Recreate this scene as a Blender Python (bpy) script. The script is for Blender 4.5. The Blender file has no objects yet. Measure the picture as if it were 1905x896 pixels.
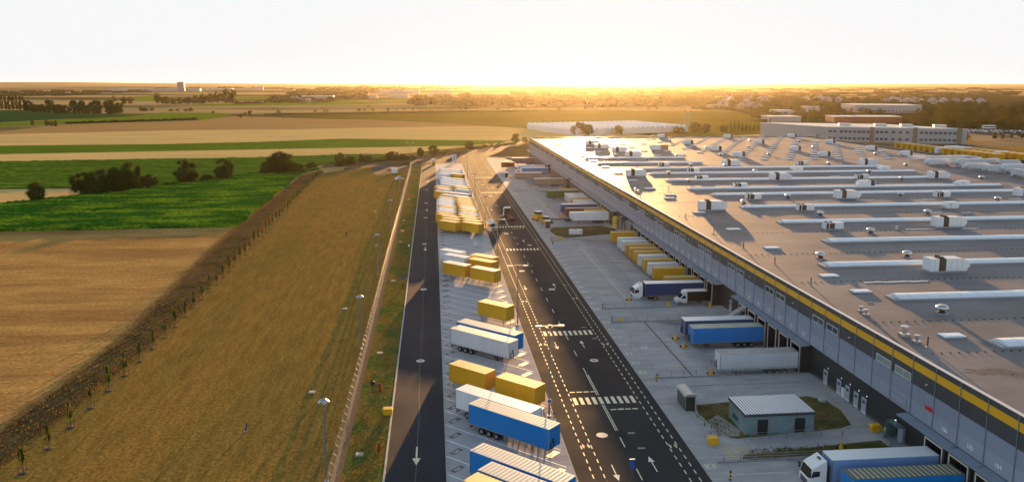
import bpy, math, random
from mathutils import Vector, Matrix
R = math.radians
random.seed(7)
SC = bpy.context.scene
COL = SC.collection

# ------------------------------------------------------------------ camera
# world: metres, +Y along the service roads (away), +X to the right, z = 0 on the asphalt
EYE_H = 48.0
cd = bpy.data.cameras.new('camera'); cam = bpy.data.objects.new('camera', cd); COL.objects.link(cam)
YAW, PITCH, ROLL = 0.0987169, 0.159876, -0.0008289
f_ = Vector((math.sin(YAW)*math.cos(PITCH), math.cos(YAW)*math.cos(PITCH), -math.sin(PITCH)))
r_ = Vector((math.cos(YAW), -math.sin(YAW), 0)); d_ = f_.cross(r_)
rr = math.cos(ROLL)*r_ + math.sin(ROLL)*d_; dd = -math.sin(ROLL)*r_ + math.cos(ROLL)*d_
m = Matrix((rr, -dd, -f_)).transposed().to_4x4(); m.translation = Vector((0, 0, EYE_H))
cam.matrix_world = m
cd.sensor_width = 36.0; cd.lens = 36.0*1482.0/1905.0
cd.shift_y = -(448.0-392.44)/1905.0
cd.clip_start = 0.5; cd.clip_end = 90000
SC.camera = cam

# ------------------------------------------------------------------ light
SUN_AZ, SUN_EL = 10.9, 3.5          # degrees, azimuth from +Y towards +X
SC.view_settings.view_transform = 'Standard'; SC.view_settings.look = 'None'
SC.view_settings.exposure = EXPO = 2.4; SC.view_settings.gamma = 1.0
SC.view_settings.use_curve_mapping = False
w = bpy.data.worlds.new('World'); SC.world = w; w.use_nodes = True
nt = w.node_tree; nt.nodes.clear()
def N(nt, t, **k):
    n = nt.nodes.new(t)
    for a, b in k.items():
        if a.startswith('i_'): n.inputs[a[2:].replace('_', ' ')].default_value = b
        else: setattr(n, a, b)
    return n
L = lambda nt, a, b: nt.links.new(a, b)
sky = N(nt, 'ShaderNodeTexSky', sky_type='NISHITA', sun_disc=False, sun_elevation=R(SUN_EL), sun_rotation=R(SUN_AZ),
        altitude=50, air_density=1.0, dust_density=1.2, ozone_density=1.1)
bg = N(nt, 'ShaderNodeBackground'); bg.inputs['Strength'].default_value = 0.10
bg2 = N(nt, 'ShaderNodeBackground'); bg2.inputs['Color'].default_value = (0.975, 0.98, 0.985, 1); bg2.inputs['Strength'].default_value = 0.182
tc = N(nt, 'ShaderNodeTexCoord'); sx = N(nt, 'ShaderNodeSeparateXYZ'); L(nt, tc.outputs['Generated'], sx.inputs[0])
mr = N(nt, 'ShaderNodeMapRange', interpolation_type='SMOOTHSTEP'); L(nt, sx.outputs['Z'], mr.inputs['Value'])
mr.inputs['From Min'].default_value = 0.10; mr.inputs['From Max'].default_value = 0.62
mr.inputs['To Min'].default_value = 1.0; mr.inputs['To Max'].default_value = 0.0
mx = N(nt, 'ShaderNodeMixShader'); wo = N(nt, 'ShaderNodeOutputWorld')
L(nt, sky.outputs[0], bg.inputs['Color']); L(nt, mr.outputs[0], mx.inputs[0])
L(nt, bg.outputs[0], mx.inputs[1]); L(nt, bg2.outputs[0], mx.inputs[2]); L(nt, mx.outputs[0], wo.inputs[0])
sd = bpy.data.lights.new('sun', 'SUN'); so = bpy.data.objects.new('sun', sd); COL.objects.link(so)
sd.energy = 3.6; sd.angle = R(0.5); sd.color = (1.0, 0.54, 0.20)
so.rotation_euler = (R(90-SUN_EL), 0, R(180-SUN_AZ))
SC.cycles.max_bounces = 5; SC.cycles.diffuse_bounces = 2; SC.cycles.glossy_bounces = 3; SC.cycles.transparent_max_bounces = 12
SC.cycles.transmission_bounces = 4; SC.cycles.volume_bounces = 0; SC.cycles.use_denoising = True
SC.cycles.sample_clamp_indirect = 4.0; SC.cycles.caustics_reflective = False; SC.cycles.caustics_refractive = False

# ------------------------------------------------------------------ materials
MATS = {}
def mat(name, col, rough=.75, spec=.4, metal=0., var=None, tint=None, bump=None, coord='pos', stretch=(1, 1, 1), rnd=0., trans=None, fine=None):
    """col base colour; var=(scale, amount) noise; tint=(colour, scale, lo, hi) large patches; bump=(scale, height)"""
    if name in MATS: return MATS[name]
    M = bpy.data.materials.new(name); M.use_nodes = True; nt = M.node_tree
    b = nt.nodes['Principled BSDF']; b.inputs['Roughness'].default_value = rough
    b.inputs['Specular IOR Level'].default_value = spec; b.inputs['Metallic'].default_value = metal
    c4 = (*col, 1)
    M.diffuse_color = c4
    src = None
    def coords():
        if coord == 'pos':
            g = N(nt, 'ShaderNodeNewGeometry'); o = g.outputs['Position']
        else:
            g = N(nt, 'ShaderNodeTexCoord'); o = g.outputs['Object']
        mp = N(nt, 'ShaderNodeMapping'); mp.inputs['Scale'].default_value = stretch; L(nt, o, mp.inputs[0]); return mp.outputs[0]
    if var or tint or bump: P = coords()
    if tint:
        n = N(nt, 'ShaderNodeTexNoise'); n.inputs['Scale'].default_value = tint[1]; n.inputs['Detail'].default_value = 4; L(nt, P, n.inputs[0])
        mr = N(nt, 'ShaderNodeMapRange'); mr.inputs['From Min'].default_value = tint[2]; mr.inputs['From Max'].default_value = tint[3]; L(nt, n.outputs[0], mr.inputs[0])
        mxx = N(nt, 'ShaderNodeMix', data_type='RGBA'); mxx.inputs[6].default_value = c4; mxx.inputs[7].default_value = (*tint[0], 1)
        L(nt, mr.outputs[0], mxx.inputs[0]); src = mxx.outputs[2]
    if var:
        n = N(nt, 'ShaderNodeTexNoise'); n.inputs['Scale'].default_value = var[0]; n.inputs['Detail'].default_value = 6; n.inputs['Roughness'].default_value = .65; L(nt, P, n.inputs[0])
        mr = N(nt, 'ShaderNodeMapRange'); mr.inputs['From Min'].default_value = .25; mr.inputs['From Max'].default_value = .75
        mr.inputs['To Min'].default_value = 1-var[1]; mr.inputs['To Max'].default_value = 1+var[1]; L(nt, n.outputs[0], mr.inputs[0])
        h = N(nt, 'ShaderNodeMix', data_type='RGBA', blend_type='MULTIPLY'); h.inputs[0].default_value = 1
        if src: L(nt, src, h.inputs[6])
        else: h.inputs[6].default_value = c4
        L(nt, mr.outputs[0], h.inputs[7]); src = h.outputs[2]
    if fine:       # second, finer layer of grain
        g_ = N(nt, 'ShaderNodeNewGeometry'); mp = N(nt, 'ShaderNodeMapping'); mp.inputs['Scale'].default_value = fine[2] if len(fine) > 2 else (1, 1, 1); L(nt, g_.outputs['Position'], mp.inputs[0])
        n = N(nt, 'ShaderNodeTexNoise'); n.inputs['Scale'].default_value = fine[0]; n.inputs['Detail'].default_value = 3; n.inputs['Roughness'].default_value = .7; L(nt, mp.outputs[0], n.inputs[0])
        mr = N(nt, 'ShaderNodeMapRange'); mr.inputs['From Min'].default_value = .3; mr.inputs['From Max'].default_value = .7
        mr.inputs['To Min'].default_value = 1-fine[1]; mr.inputs['To Max'].default_value = 1+fine[1]; L(nt, n.outputs[0], mr.inputs[0])
        h = N(nt, 'ShaderNodeMix', data_type='RGBA', blend_type='MULTIPLY'); h.inputs[0].default_value = 1
        if src: L(nt, src, h.inputs[6])
        else: h.inputs[6].default_value = c4
        L(nt, mr.outputs[0], h.inputs[7]); src = h.outputs[2]
    if rnd:
        oi = N(nt, 'ShaderNodeObjectInfo'); mr = N(nt, 'ShaderNodeMapRange'); L(nt, oi.outputs['Random'], mr.inputs[0])
        mr.inputs['To Min'].default_value = 1-rnd; mr.inputs['To Max'].default_value = 1+rnd
        h = N(nt, 'ShaderNodeMix', data_type='RGBA', blend_type='MULTIPLY'); h.inputs[0].default_value = 1
        if src: L(nt, src, h.inputs[6])
        else: h.inputs[6].default_value = c4
        L(nt, mr.outputs[0], h.inputs[7]); src = h.outputs[2]
    if src: L(nt, src, b.inputs['Base Color'])
    else: b.inputs['Base Color'].default_value = c4
    if bump:
        n = N(nt, 'ShaderNodeTexNoise'); n.inputs['Scale'].default_value = bump[0]; n.inputs['Detail'].default_value = 5; L(nt, P, n.inputs[0])
        bp = N(nt, 'ShaderNodeBump'); bp.inputs['Strength'].default_value = 1; bp.inputs['Distance'].default_value = bump[1]
        L(nt, n.outputs[0], bp.inputs['Height']); L(nt, bp.outputs[0], b.inputs['Normal'])
    if trans:
        t = N(nt, 'ShaderNodeBsdfTranslucent'); t.inputs[0].default_value = (*trans[0], 1)
        s = N(nt, 'ShaderNodeMixShader'); s.inputs[0].default_value = trans[1]
        L(nt, b.outputs[0], s.inputs[1]); L(nt, t.outputs[0], s.inputs[2])
        L(nt, s.outputs[0], nt.nodes['Material Output'].inputs[0])
    MATS[name] = M
    return M
def tweak(M, fn): fn(M.node_tree, M.node_tree.nodes['Principled BSDF']); return M

# ------------------------------------------------------------------ mesh helper
class MB:
    def __init__(s): s.v = []; s.f = []; s.mi = []; s.cur = 0
    def m(s, i): s.cur = i; return s
    def face(s, idx): s.f.append(tuple(idx)); s.mi.append(s.cur)
    def quad(s, *p):
        n = len(s.v); s.v += [tuple(q) for q in p]; s.face(range(n, n+len(p))); return s
    def box(s, x0, x1, y0, y1, z0, z1, T=None):
        n = len(s.v)
        c = [(x, y, z) for z in (z0, z1) for y in (y0, y1) for x in (x0, x1)]
        if T is not None: c = [tuple(T @ Vector(p)) for p in c]
        s.v += c
        for q in ((0, 2, 3, 1), (4, 5, 7, 6), (0, 1, 5, 4), (2, 6, 7, 3), (0, 4, 6, 2), (1, 3, 7, 5)): s.face([n+i for i in q])
        return s
    def prism(s, poly, z0, z1, T=None):
        n = len(s.v); k = len(poly)
        c = [(x, y, z0) for x, y in poly]+[(x, y, z1) for x, y in poly]
        if T is not None: c = [tuple(T @ Vector(p)) for p in c]
        s.v += c; s.face([n+k-1-i for i in range(k)]); s.face([n+k+i for i in range(k)])
        for i in range(k): j = (i+1) % k; s.face([n+i, n+j, n+k+j, n+k+i])
        return s
    def side(s, prof, y0, y1, T=None):
        """extrude an x,z profile (counter-clockwise seen from -y) along y"""
        n = len(s.v); k = len(prof)
        c = [(x, y0, z) for x, z in prof]+[(x, y1, z) for x, z in prof]
        if T is not None: c = [tuple(T @ Vector(p)) for p in c]
        s.v += c; s.face([n+i for i in range(k)]); s.face([n+k+k-1-i for i in range(k)])
        for i in range(k): j = (i+1) % k; s.face([n+j, n+i, n+k+i, n+k+j])
        return s
    def cyl(s, a, b, r0, r1=None, k=8, caps=True):
        r1 = r0 if r1 is None else r1
        a = Vector(a); b = Vector(b); d = (b-a).normalized()
        u = d.orthogonal().normalized(); w_ = d.cross(u); n = len(s.v)
        for p, r in ((a, r0), (b, r1)):
            for i in range(k):
                t = 2*math.pi*i/k; s.v.append(tuple(p+r*(math.cos(t)*u+math.sin(t)*w_)))
        for i in range(k): j = (i+1) % k; s.face([n+i, n+j, n+k+j, n+k+i])
        if caps: s.face([n+k-1-i for i in range(k)]); s.face([n+k+i for i in range(k)])
        return s
    def rings(s, pts, k=12, cx=0, cy=0):
        """lathe around z: pts = [(r, z)]"""
        n = len(s.v)
        for r, z in pts:
            for i in range(k): t = 2*math.pi*i/k; s.v.append((cx+r*math.cos(t), cy+r*math.sin(t), z))
        for a in range(len(pts)-1):
            for i in range(k): j = (i+1) % k; s.face([n+a*k+i, n+a*k+j, n+(a+1)*k+j, n+(a+1)*k+i])
        s.face([n+(len(pts)-1)*k+i for i in range(k)]); return s
    def mesh(s, name, mats, smooth=False):
        me = bpy.data.meshes.new(name); me.from_pydata(s.v, [], s.f)
        for m_ in (mats if isinstance(mats, (list, tuple)) else [mats]): me.materials.append(m_)
        if any(s.mi): me.polygons.foreach_set('material_index', s.mi)
        if smooth: me.polygons.foreach_set('use_smooth', [True]*len(s.f))
        me.update(); return me
    def build(s, name, mats, parent=None, smooth=False, loc=None, rz=0.):
        o = bpy.data.objects.new(name, s.mesh(name, mats, smooth)); COL.objects.link(o)
        if parent is not None: o.parent = parent
        if loc is not None: o.location = loc
        if rz: o.rotation_euler[2] = rz
        return o
def tag(o, label=None, cat=None, group=None, kind=None):
    if label: o['label'] = label
    if cat: o['category'] = cat
    if group: o['group'] = group
    if kind: o['kind'] = kind
    return o
def empty(name, loc=(0, 0, 0), rz=0.):
    o = bpy.data.objects.new(name, None); COL.objects.link(o); o.location = loc; o.rotation_euler[2] = rz; o.empty_display_size = .5; return o
KIDS = {}
def kids(o):
    if o.name not in KIDS: KIDS[o.name] = list(o.children)
    return KIDS[o.name]
def copy_tree(o, parent=None):
    c = o.copy(); COL.objects.link(c); c.parent = parent
    for ch in kids(o): copy_tree(ch, c)
    return c
class Proto:
    """first call hands out the built thing itself, later calls copies"""
    def __init__(s, fn): s.fn = fn; s.o = None
    def put(s, loc, rz=0., label=None, sc=None):
        if s.o is None: s.o = c = s.fn()
        else: c = copy_tree(s.o)
        c.location = loc; c.rotation_euler[2] = rz
        if sc is not None: c.scale = sc if isinstance(sc, tuple) else (sc, sc, sc)
        if label: c['label'] = label
        return c
ORD = 'zeroth first second third fourth fifth sixth seventh eighth ninth tenth eleventh twelfth thirteenth fourteenth fifteenth sixteenth seventeenth eighteenth nineteenth twentieth'.split()
TENS = {20: 'twenty', 30: 'thirty', 40: 'forty', 50: 'fifty', 60: 'sixty', 70: 'seventy', 80: 'eighty', 90: 'ninety'}
def nth(n):
    if n <= 20: return ORD[n]
    if n >= 100: return 'hundred and '+nth(n-100) if n > 100 else 'hundredth'
    t, u = n//10*10, n % 10
    return TENS[t]+'-'+ORD[u] if u else TENS[t][:-1]+'ieth'
def struct(name, mb, m_, **k): return tag(mb.build(name, m_, **k), kind='structure')
def sheet(name, polys, z, m_, thick=0):
    mb = MB()
    for p in polys: mb.quad(*[(x, y, z) for x, y in p])
    return struct(name, mb, m_)
def text_mesh(s, size, name='lettering'):
    cu = bpy.data.curves.new(name, 'FONT'); cu.body = s; cu.size = size; cu.align_x = 'CENTER'; cu.align_y = 'CENTER'; cu.offset = size*.012
    cu.resolution_u = 3
    o = bpy.data.objects.new(name, cu); COL.objects.link(o)
    dg = bpy.context.evaluated_depsgraph_get(); me = bpy.data.meshes.new_from_object(o.evaluated_get(dg))
    bpy.data.objects.remove(o); return me
def put_text(s, size, m_, M, parent=None, name='lettering'):
    me = text_mesh(s, size, name); me.materials.clear(); me.materials.append(m_); me.transform(M)
    o = bpy.data.objects.new(name, me); COL.objects.link(o); o.parent = parent; return o

# ------------------------------------------------------------------ setting: ground, fields, roads, yard
TAN = (.36, .25, .12)
m_ground = mat('stubble_far', (.38, .27, .12), .95, 0., tint=((.09, .08, .035), .0012, .46, .53), var=(.004, .3), stretch=(.45, 1.3, 1))
m_stub = mat('stubble_field', (.41, .25, .08), .95, 0., fine=(2.6, .6, (.5, 1.6, 1)), var=(.35, .3), tint=((.29, .165, .06), .05, .42, .62), bump=(2.2, .12), stretch=(.3, 1.6, 1))
m_mown = mat('mown_grass', (.25, .15, .038), .95, 0., fine=(2.2, .5, (1, .8, 1)), var=(.5, .3), tint=((.20, .135, .035), .06, .42, .66), bump=(1.3, .05), stretch=(1.6, .25, 1))
m_lawn = mat('verge_grass', (.21, .14, .035), .95, 0., fine=(3, .4), var=(.8, .4), tint=((.10, .13, .03), .16, .42, .60), bump=(2.5, .10))
m_track = mat('dry_scrub', (.16, .095, .042), .95, 0., fine=(1.8, .5), var=(.5, .4), tint=((.10, .066, .028), .09, .45, .6), bump=(1.2, .5))
m_crop = mat('green_crop', (.035, .125, .010), .85, 0., fine=(.8, .6), var=(.3, .4), tint=((.19, .28, .015), .10, .45, .62), bump=(1.2, .8), stretch=(.5, 1.4, 1))
m_crop2 = mat('green_crop_rows', (.085, .15, .014), .9, 0., fine=(.5, .6, (.3, 1.8, 1)), var=(.14, .55), bump=(.4, .6), stretch=(.12, 1.5, 1))
m_tan = mat('cut_wheat', (.60, .42, .165), .95, 0., var=(.05, .22), bump=(.15, .25), stretch=(.2, 1.3, 1))
m_brown = mat('harrowed_soil', (.37, .23, .09), .95, 0., var=(.03, .25), stretch=(.2, 1.5, 1))
m_olive = mat('olive_meadow', (.14, .11, .012), .95, 0., var=(.02, .35), stretch=(.2, 1.5, 1))
m_lime = mat('young_green_crop', (.14, .19, .014), .9, 0., var=(.03, .2), stretch=(.2, 1.5, 1))
m_dteal = mat('dark_green_crop', (.03, .085, .022), .9, 0., var=(.03, .2), stretch=(.2, 1.5, 1))

FAR = 42000.
mb = MB()
def rect(mb, x0, x1, y0, y1, z=0.): mb.quad((x0, y0, z), (x1, y0, z), (x1, y1, z), (x0, y1, z))
# base sheet with the warehouse plot cut out (the docks lie lower than the road)
rect(mb, -FAR, 34, -600, FAR, -.03); rect(mb, 34, 262, 515, FAR, -.03); rect(mb, 262, FAR, -600, FAR, -.03); rect(mb, 34, 262, -600, 20, -.03)
struct('ground', mb, m_ground)
sheet('stubble_field', [[(-140.5, 269.7), (-66.0, 270.4), (-64.4, 237.5), (-59.0, 152.4), (-59.9, 122.0), (-60.4, 110.6)]+[(-140, 60), (-260, 60), (-260, 262)]], .004, m_stub)
sheet('scrub_track', [[(-60.3, 110.5), (-59.8, 121.8), (-58.9, 152.1), (-64.2, 236.7), (-65.8, 270.4), (-69.0, 423.3), (-61.3, 448.7), (-58.6, 432.5), (-59.8, 412.9), (-59.2, 310.3), (-56.1, 238.3), (-53.3, 171.3), (-53.4, 141.6), (-55.6, 101.1)]+[(-57, 60), (-140, 60)]], .012, m_track)
sheet('mown_field', [[(-55.6, 101.1), (-53.4, 141.6), (-53.3, 171.3), (-56.1, 238.3), (-59.2, 310.3), (-59.8, 412.9), (-58.6, 432.5), (-39.2, 467.0), (-15.5, 480.4)]+[(-12.4, 462), (-12.4, 60), (-57, 60)]], .008, m_mown)
sheet('grass_verge', [[(-12.4, 60), (-6.8, 60), (-6.8, 455), (-5.5, 468), (1, 478), (17, 480), (20, 492), (-12.4, 466)],
                      [(255.4, -516.6)][:0]+[(-12.4, 466), (20, 492), (36, 530), (76, 632), (76, 760), (30, 640), (-60, 480), (-48, 462)]], .010, m_lawn)
# sandy strip along the fence
sheet('fence_strip', [[(-13.1, 60), (-11.9, 60), (-11.9, 455), (-13.1, 455)]], .016, mat('crushed_stone', (.21, .145, .10), .95, 0., var=(1.5, .3), bump=(3, .05)))
# near crop, a raised carpet of plants
def crop(name, poly, h, m_, step, kind='stuff', label=None):
    xs = [p[0] for p in poly]; ys = [p[1] for p in poly]; rg = random.Random(3)
    def inside(x, y):
        c = False; j = len(poly)-1
        for i in range(len(poly)):
            (xi, yi), (xj, yj) = poly[i], poly[j]
            if (yi > y) != (yj > y) and x < (xj-xi)*(y-yi)/(yj-yi)+xi: c = not c
            j = i
        return c
    x0, y0 = min(xs), min(ys); nx = int((max(xs)-x0)/step)+2; ny = int((max(ys)-y0)/step)+2
    mb = MB(); idx = {}
    ins = {(i, j): inside(x0+(i+.5)*step, y0+(j+.5)*step) for i in range(nx) for j in range(ny)}
    def vid(i, j, low):
        k = (i, j, low)
        if k not in idx:
            idx[k] = len(mb.v)
            z = -.02 if low else h*(.55+.45*rg.random())*(1 if (j*step) % 12 > 1.4 else .7)
            mb.v.append((x0+i*step+rg.uniform(-.3, .3)*step, y0+j*step+rg.uniform(-.3, .3)*step, z))
        return idx[k]
    for (i, j), c in ins.items():
        if not c: continue
        mb.face((vid(i, j, 0), vid(i+1, j, 0), vid(i+1, j+1, 0), vid(i, j+1, 0)))
        for (di, dj, a, b) in ((0, -1, (i, j), (i+1, j)), (1, 0, (i+1, j), (i+1, j+1)), (0, 1, (i+1, j+1), (i, j+1)), (-1, 0, (i, j+1), (i, j))):
            if not ins.get((i+di, j+dj)):
                mb.face((vid(*a, 1), vid(*b, 1), vid(*b, 0), vid(*a, 0)))
    return tag(mb.build(name, m_), kind='stuff')
crop('crop_field', [(-148.2, 265.7), (-140.5, 269.7), (-66.2, 271.5), (-69.8, 428.4), (-63.3, 454.5), (-91.9, 427.9), (-126.9, 376.9), (-152.3, 348.1), (-171.1, 330.4), (-178.3, 321.5)], 1.3, m_crop, 1.1)
crop('row_crop_field', [(-283.2, 504.7), (-261.2, 509.3), (-112.0, 523.7), (-62.7, 538.5), (-25.5, 539.2), (-36.0, 509.6), (-65.3, 478.6), (-93.5, 435.7), (-129.5, 384.9), (-166.1, 380.6), (-195.9, 379.6), (-212.1, 375.6)], .9, m_crop2, 2.2)
sheet('field_corner', [[(-211.0, 373.7), (-195.9, 379.6), (-166.2, 378.7), (-154.4, 353.1), (-171.8, 331.9), (-182.4, 321.9)]], .006, m_tan)
sheet('wheat_field', [[(-409.1, 546.9), (-290.3, 567.0), (-126.2, 591.8), (22.3, 613.6), (80.0, 660.2), (21.7, 598.2), (-25.5, 539.2), (-112.0, 523.7), (-261.2, 509.3), (-370.2, 494.1)]], .02, m_tan)
sheet('thin_crop_field', [[(-475.7, 637.3), (-329.5, 644.7), (-212.6, 650.6), (-142.1, 667.5), (-76.5, 699.7), (-11.6, 680.9), (80.0, 660.2), (22.3, 613.6), (-126.2, 591.8), (-290.3, 567.0), (-414.9, 554.7)]], .03, m_crop2)
sheet('open_wheat_field', [[(-585.3, 786.1), (-413.1, 810.7), (-352.2, 909.0), (-162.8, 1014.9), (123.2, 938.8), (366.5, 859.7), (310.8, 640.0), (80.0, 660.2), (-11.6, 680.9), (-76.5, 699.7), (-142.1, 667.5), (-212.6, 650.6), (-329.5, 644.7), (-479.6, 642.6)]], .02, m_tan)
sheet('harrowed_field', [[(-562.7, 755.5), (-422.1, 828.4), (-424.5, 959.9), (-296.4, 1054.3), (-288.1, 1185.5), (-116.1, 1069.8), (130.1, 991.0), (56.9, 896.8), (-136.6, 850.1), (-271.5, 833.3), (-400.4, 785.5), (-532.0, 713.7)]], .04, m_brown)
sheet('meadow', [[(-246.3, 1261.7), (-143.0, 1320.9), (-4.4, 1385.4), (187.0, 1426.1), (518.1, 1294.7), (436.6, 1025.2), (354.4, 753.5), (229.2, 686.8), (149.0, 771.0), (73.1, 873.4), (-30.0, 1004.1), (-150.7, 1121.3)]], .06, m_olive)
sheet('dark_crop_field', [[(-908.9, 1453.4), (-689.3, 1463.5), (-462.6, 1257.7), (-426.3, 1178.2), (-485.7, 1099.7), (-517.2, 1017.1), (-582.6, 928.4)]], .05, m_dteal)
sheet('bright_crop_field', [[(-575.7, 917.3), (-510.4, 1003.7), (-478.8, 1083.9), (-426.3, 1178.2), (-428.0, 1319.6), (-343.7, 1313.1), (-300.9, 1245.1), (-289.6, 1132.4), (-300.6, 1069.5), (-420.7, 971.5), (-467.6, 918.7), (-537.5, 856.0)]], .05, m_lime)
sheet('far_crop_field', [[(-522, 1748), (-453, 1872), (-330, 2070), (-236, 2186), (-103, 1849), (-191, 1766), (-423, 1702)], [(-550, 2271), (-672, 2778), (-512, 2770), (-448, 2265)], [(-764, 2156), (-989, 2795), (-992, 3014), (-690, 2093)], [(-138, 2002), (-154, 2247), (-54, 2388), (-44, 1943)]], .08, m_lime)
sheet('wood_floor', [[(550, 1524), (1018, 2176), (1812, 2879), (2272, 2426), (655.3, 694.6), (603.6, 768.3), (510.0, 815.6), (594.4, 1012.5), (424.1, 995.8), (478.5, 1163.9)], [(-41, 1799), (101, 2738), (1144, 3179), (602, 1670), (208, 1584), (63, 1707)]], .1, mat('wood_floor', (.045, .038, .014), .95, 0., var=(.05, .3)))
sheet('scrub_edge', [[(-238.3, 1200.5), (-135.7, 1253.1), (173.3, 1320.9), (183.4, 1398.3), (-143.0, 1320.9), (-250.6, 1283.6)]], .09, mat('edge_scrub', (.07, .065, .02), .95, 0.))
sheet('rough_pasture', [[(310.8, 640.0), (375.5, 598.8), (383.1, 457.7), (518.6, 621.8), (472.5, 665.6), (337.8, 637.7)]], .02, mat('golden_pasture', (.34, .20, .06), .95, 0., var=(.1, .3)))

# ---- roads
def asph(nt, b):
    P = N(nt, 'ShaderNodeNewGeometry').outputs['Position']
    n = N(nt, 'ShaderNodeTexNoise'); n.inputs['Scale'].default_value = .12; n.inputs['Detail'].default_value = 6; L(nt, P, n.inputs[0])
    r = N(nt, 'ShaderNodeMapRange'); r.inputs['From Min'].default_value = .3; r.inputs['From Max'].default_value = .7
    r.inputs['To Min'].default_value = .86; r.inputs['To Max'].default_value = 1.0; L(nt, n.outputs[0], r.inputs[0]); L(nt, r.outputs[0], b.inputs['Roughness'])
m_asph = tweak(mat('asphalt', (.042, .041, .044), .75, .07, var=(.25, .22), tint=((.05, .047, .045), .035, .42, .66), bump=(6, .012), stretch=(1, .35, 1)), asph)
m_asph2 = tweak(mat('service_asphalt', (.030, .032, .042), .75, .14, var=(.25, .18), tint=((.044, .044, .05), .05, .42, .66), bump=(6, .012), stretch=(1, .25, 1)), asph)
def slabs(w, h, c1, c2, off=(0, 0), rot=0.):
    def fn(nt, b):
        P = N(nt, 'ShaderNodeNewGeometry').outputs['Position']
        mp = N(nt, 'ShaderNodeMapping'); mp.inputs['Rotation'].default_value = (0, 0, rot); mp.inputs['Location'].default_value = (*off, 0); L(nt, P, mp.inputs[0])
        br = N(nt, 'ShaderNodeTexBrick'); br.offset = 0; br.inputs['Scale'].default_value = 1; br.inputs['Brick Width'].default_value = w; br.inputs['Row Height'].default_value = h
        br.inputs['Mortar Size'].default_value = .035; br.inputs['Mortar Smooth'].default_value = .6; br.inputs['Bias'].default_value = 0
        br.inputs['Color1'].default_value = (*c1, 1); br.inputs['Color2'].default_value = (*c2, 1); br.inputs['Mortar'].default_value = (*[x*.55 for x in c1], 1)
        L(nt, mp.outputs[0], br.inputs[0])
        n = N(nt, 'ShaderNodeTexNoise'); n.inputs['Scale'].default_value = .22; n.inputs['Detail'].default_value = 8; n.inputs['Roughness'].default_value = .7
        m2 = N(nt, 'ShaderNodeMapping'); m2.inputs['Scale'].default_value = (.6, 1.6, 1); L(nt, P, m2.inputs[0]); L(nt, m2.outputs[0], n.inputs[0])
        r = N(nt, 'ShaderNodeMapRange'); r.inputs['From Min'].default_value = .3; r.inputs['From Max'].default_value = .72; r.inputs['To Min'].default_value = 1.15; r.inputs['To Max'].default_value = .72; L(nt, n.outputs[0], r.inputs[0])
        h_ = N(nt, 'ShaderNodeMix', data_type='RGBA', blend_type='MULTIPLY'); h_.inputs[0].default_value = 1; L(nt, br.outputs[0], h_.inputs[6]); L(nt, r.outputs[0], h_.inputs[7])
        L(nt, h_.outputs[2], b.inputs['Base Color'])
    return fn
m_lot = tweak(mat('lot_concrete', (.2, .2, .21), .95, .1), slabs(3.4, 5.2, (.44, .425, .445), (.40, .39, .41), (0, 0), R(45)))
m_yard = tweak(mat('yard_concrete', (.2, .2, .21), .95, .1), slabs(4.75, 5.2, (.43, .405, .41), (.39, .37, .38), (1.2, 3.1)))
m_kerb = mat('kerb_stone', (.42, .40, .37), .8, .3, var=(2, .15))
m_white = mat('white_road_paint', (.72, .71, .62), .6, .3, var=(1.5, .18)); m_cream = mat('cream_road_paint', (.70, .66, .46), .6, .3, var=(1.5, .2))
m_wline = mat('white_lot_paint', (.88, .88, .92), .6, .2, var=(.8, .12)); m_yline = mat('yellow_floor_paint', (.55, .36, .04), .7, .3)

sheet('service_road', [[(-6.5, 60), (1.0, 60), (1.0, 474), (-1.5, 474), (-4.5, 470), (-6.3, 462), (-6.5, 452)]], .020, m_asph2)
sheet('main_road', [[(17, 60), (33.3, 60), (33.3, 500), (36, 522), (46, 554), (80, 655), (72, 700), (34, 590), (20, 540), (-14, 500), (-12, 484), (1, 478), (17, 478)]], .024, m_asph)
sheet('parking_lot', [[(1.0, 60), (17, 60), (17, 478), (1.0, 478)]], .028, m_lot)
sheet('gate_road', [[(-50.4, 456.2), (-34.1, 482.1), (-11.9, 490.0), (-2.0, 472.8), (-14.5, 467.8), (-33.0, 466.4), (-49.2, 444.9)], [(-35.5, 457.7), (-15.0, 483.6), (-12.9, 455.7), (-29.9, 419.8)]], .022, mat('worn_asphalt', (.09, .075, .065), .95, .03, var=(.4, .3)))
sheet('country_road', [[(-65.3, 478.6), (-16.2, 526.5), (24.3, 564.6), (80.0, 660.2), (115.2, 725.7), (111.8, 704.0), (76.4, 630.8), (23.3, 543.0), (-15.5, 504.2), (-62.5, 457.3)]], .018, mat('road_edge_soil', (.13, .09, .06), .95, 0., var=(.2, .3)))
mb = MB(); mb.box(-6.75, -6.5, 60, 452, -.03, .13); mb.box(-6.75, -6.5, 452, 462, -.03, .12, T=Matrix.Translation((.1, 0, 0)))
struct('kerb', mb, m_kerb)
mb = MB()
for y in range(60, 478, 6): mb.box(1.0, 1.12, y, y+5.98, 0, .10); mb.box(16.9, 17.02, y, y+5.98, 0, .045)
mb.box(1.0, 17, 478, 478.3, 0, .12)
struct('kerb_lot', mb, m_kerb)

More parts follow.
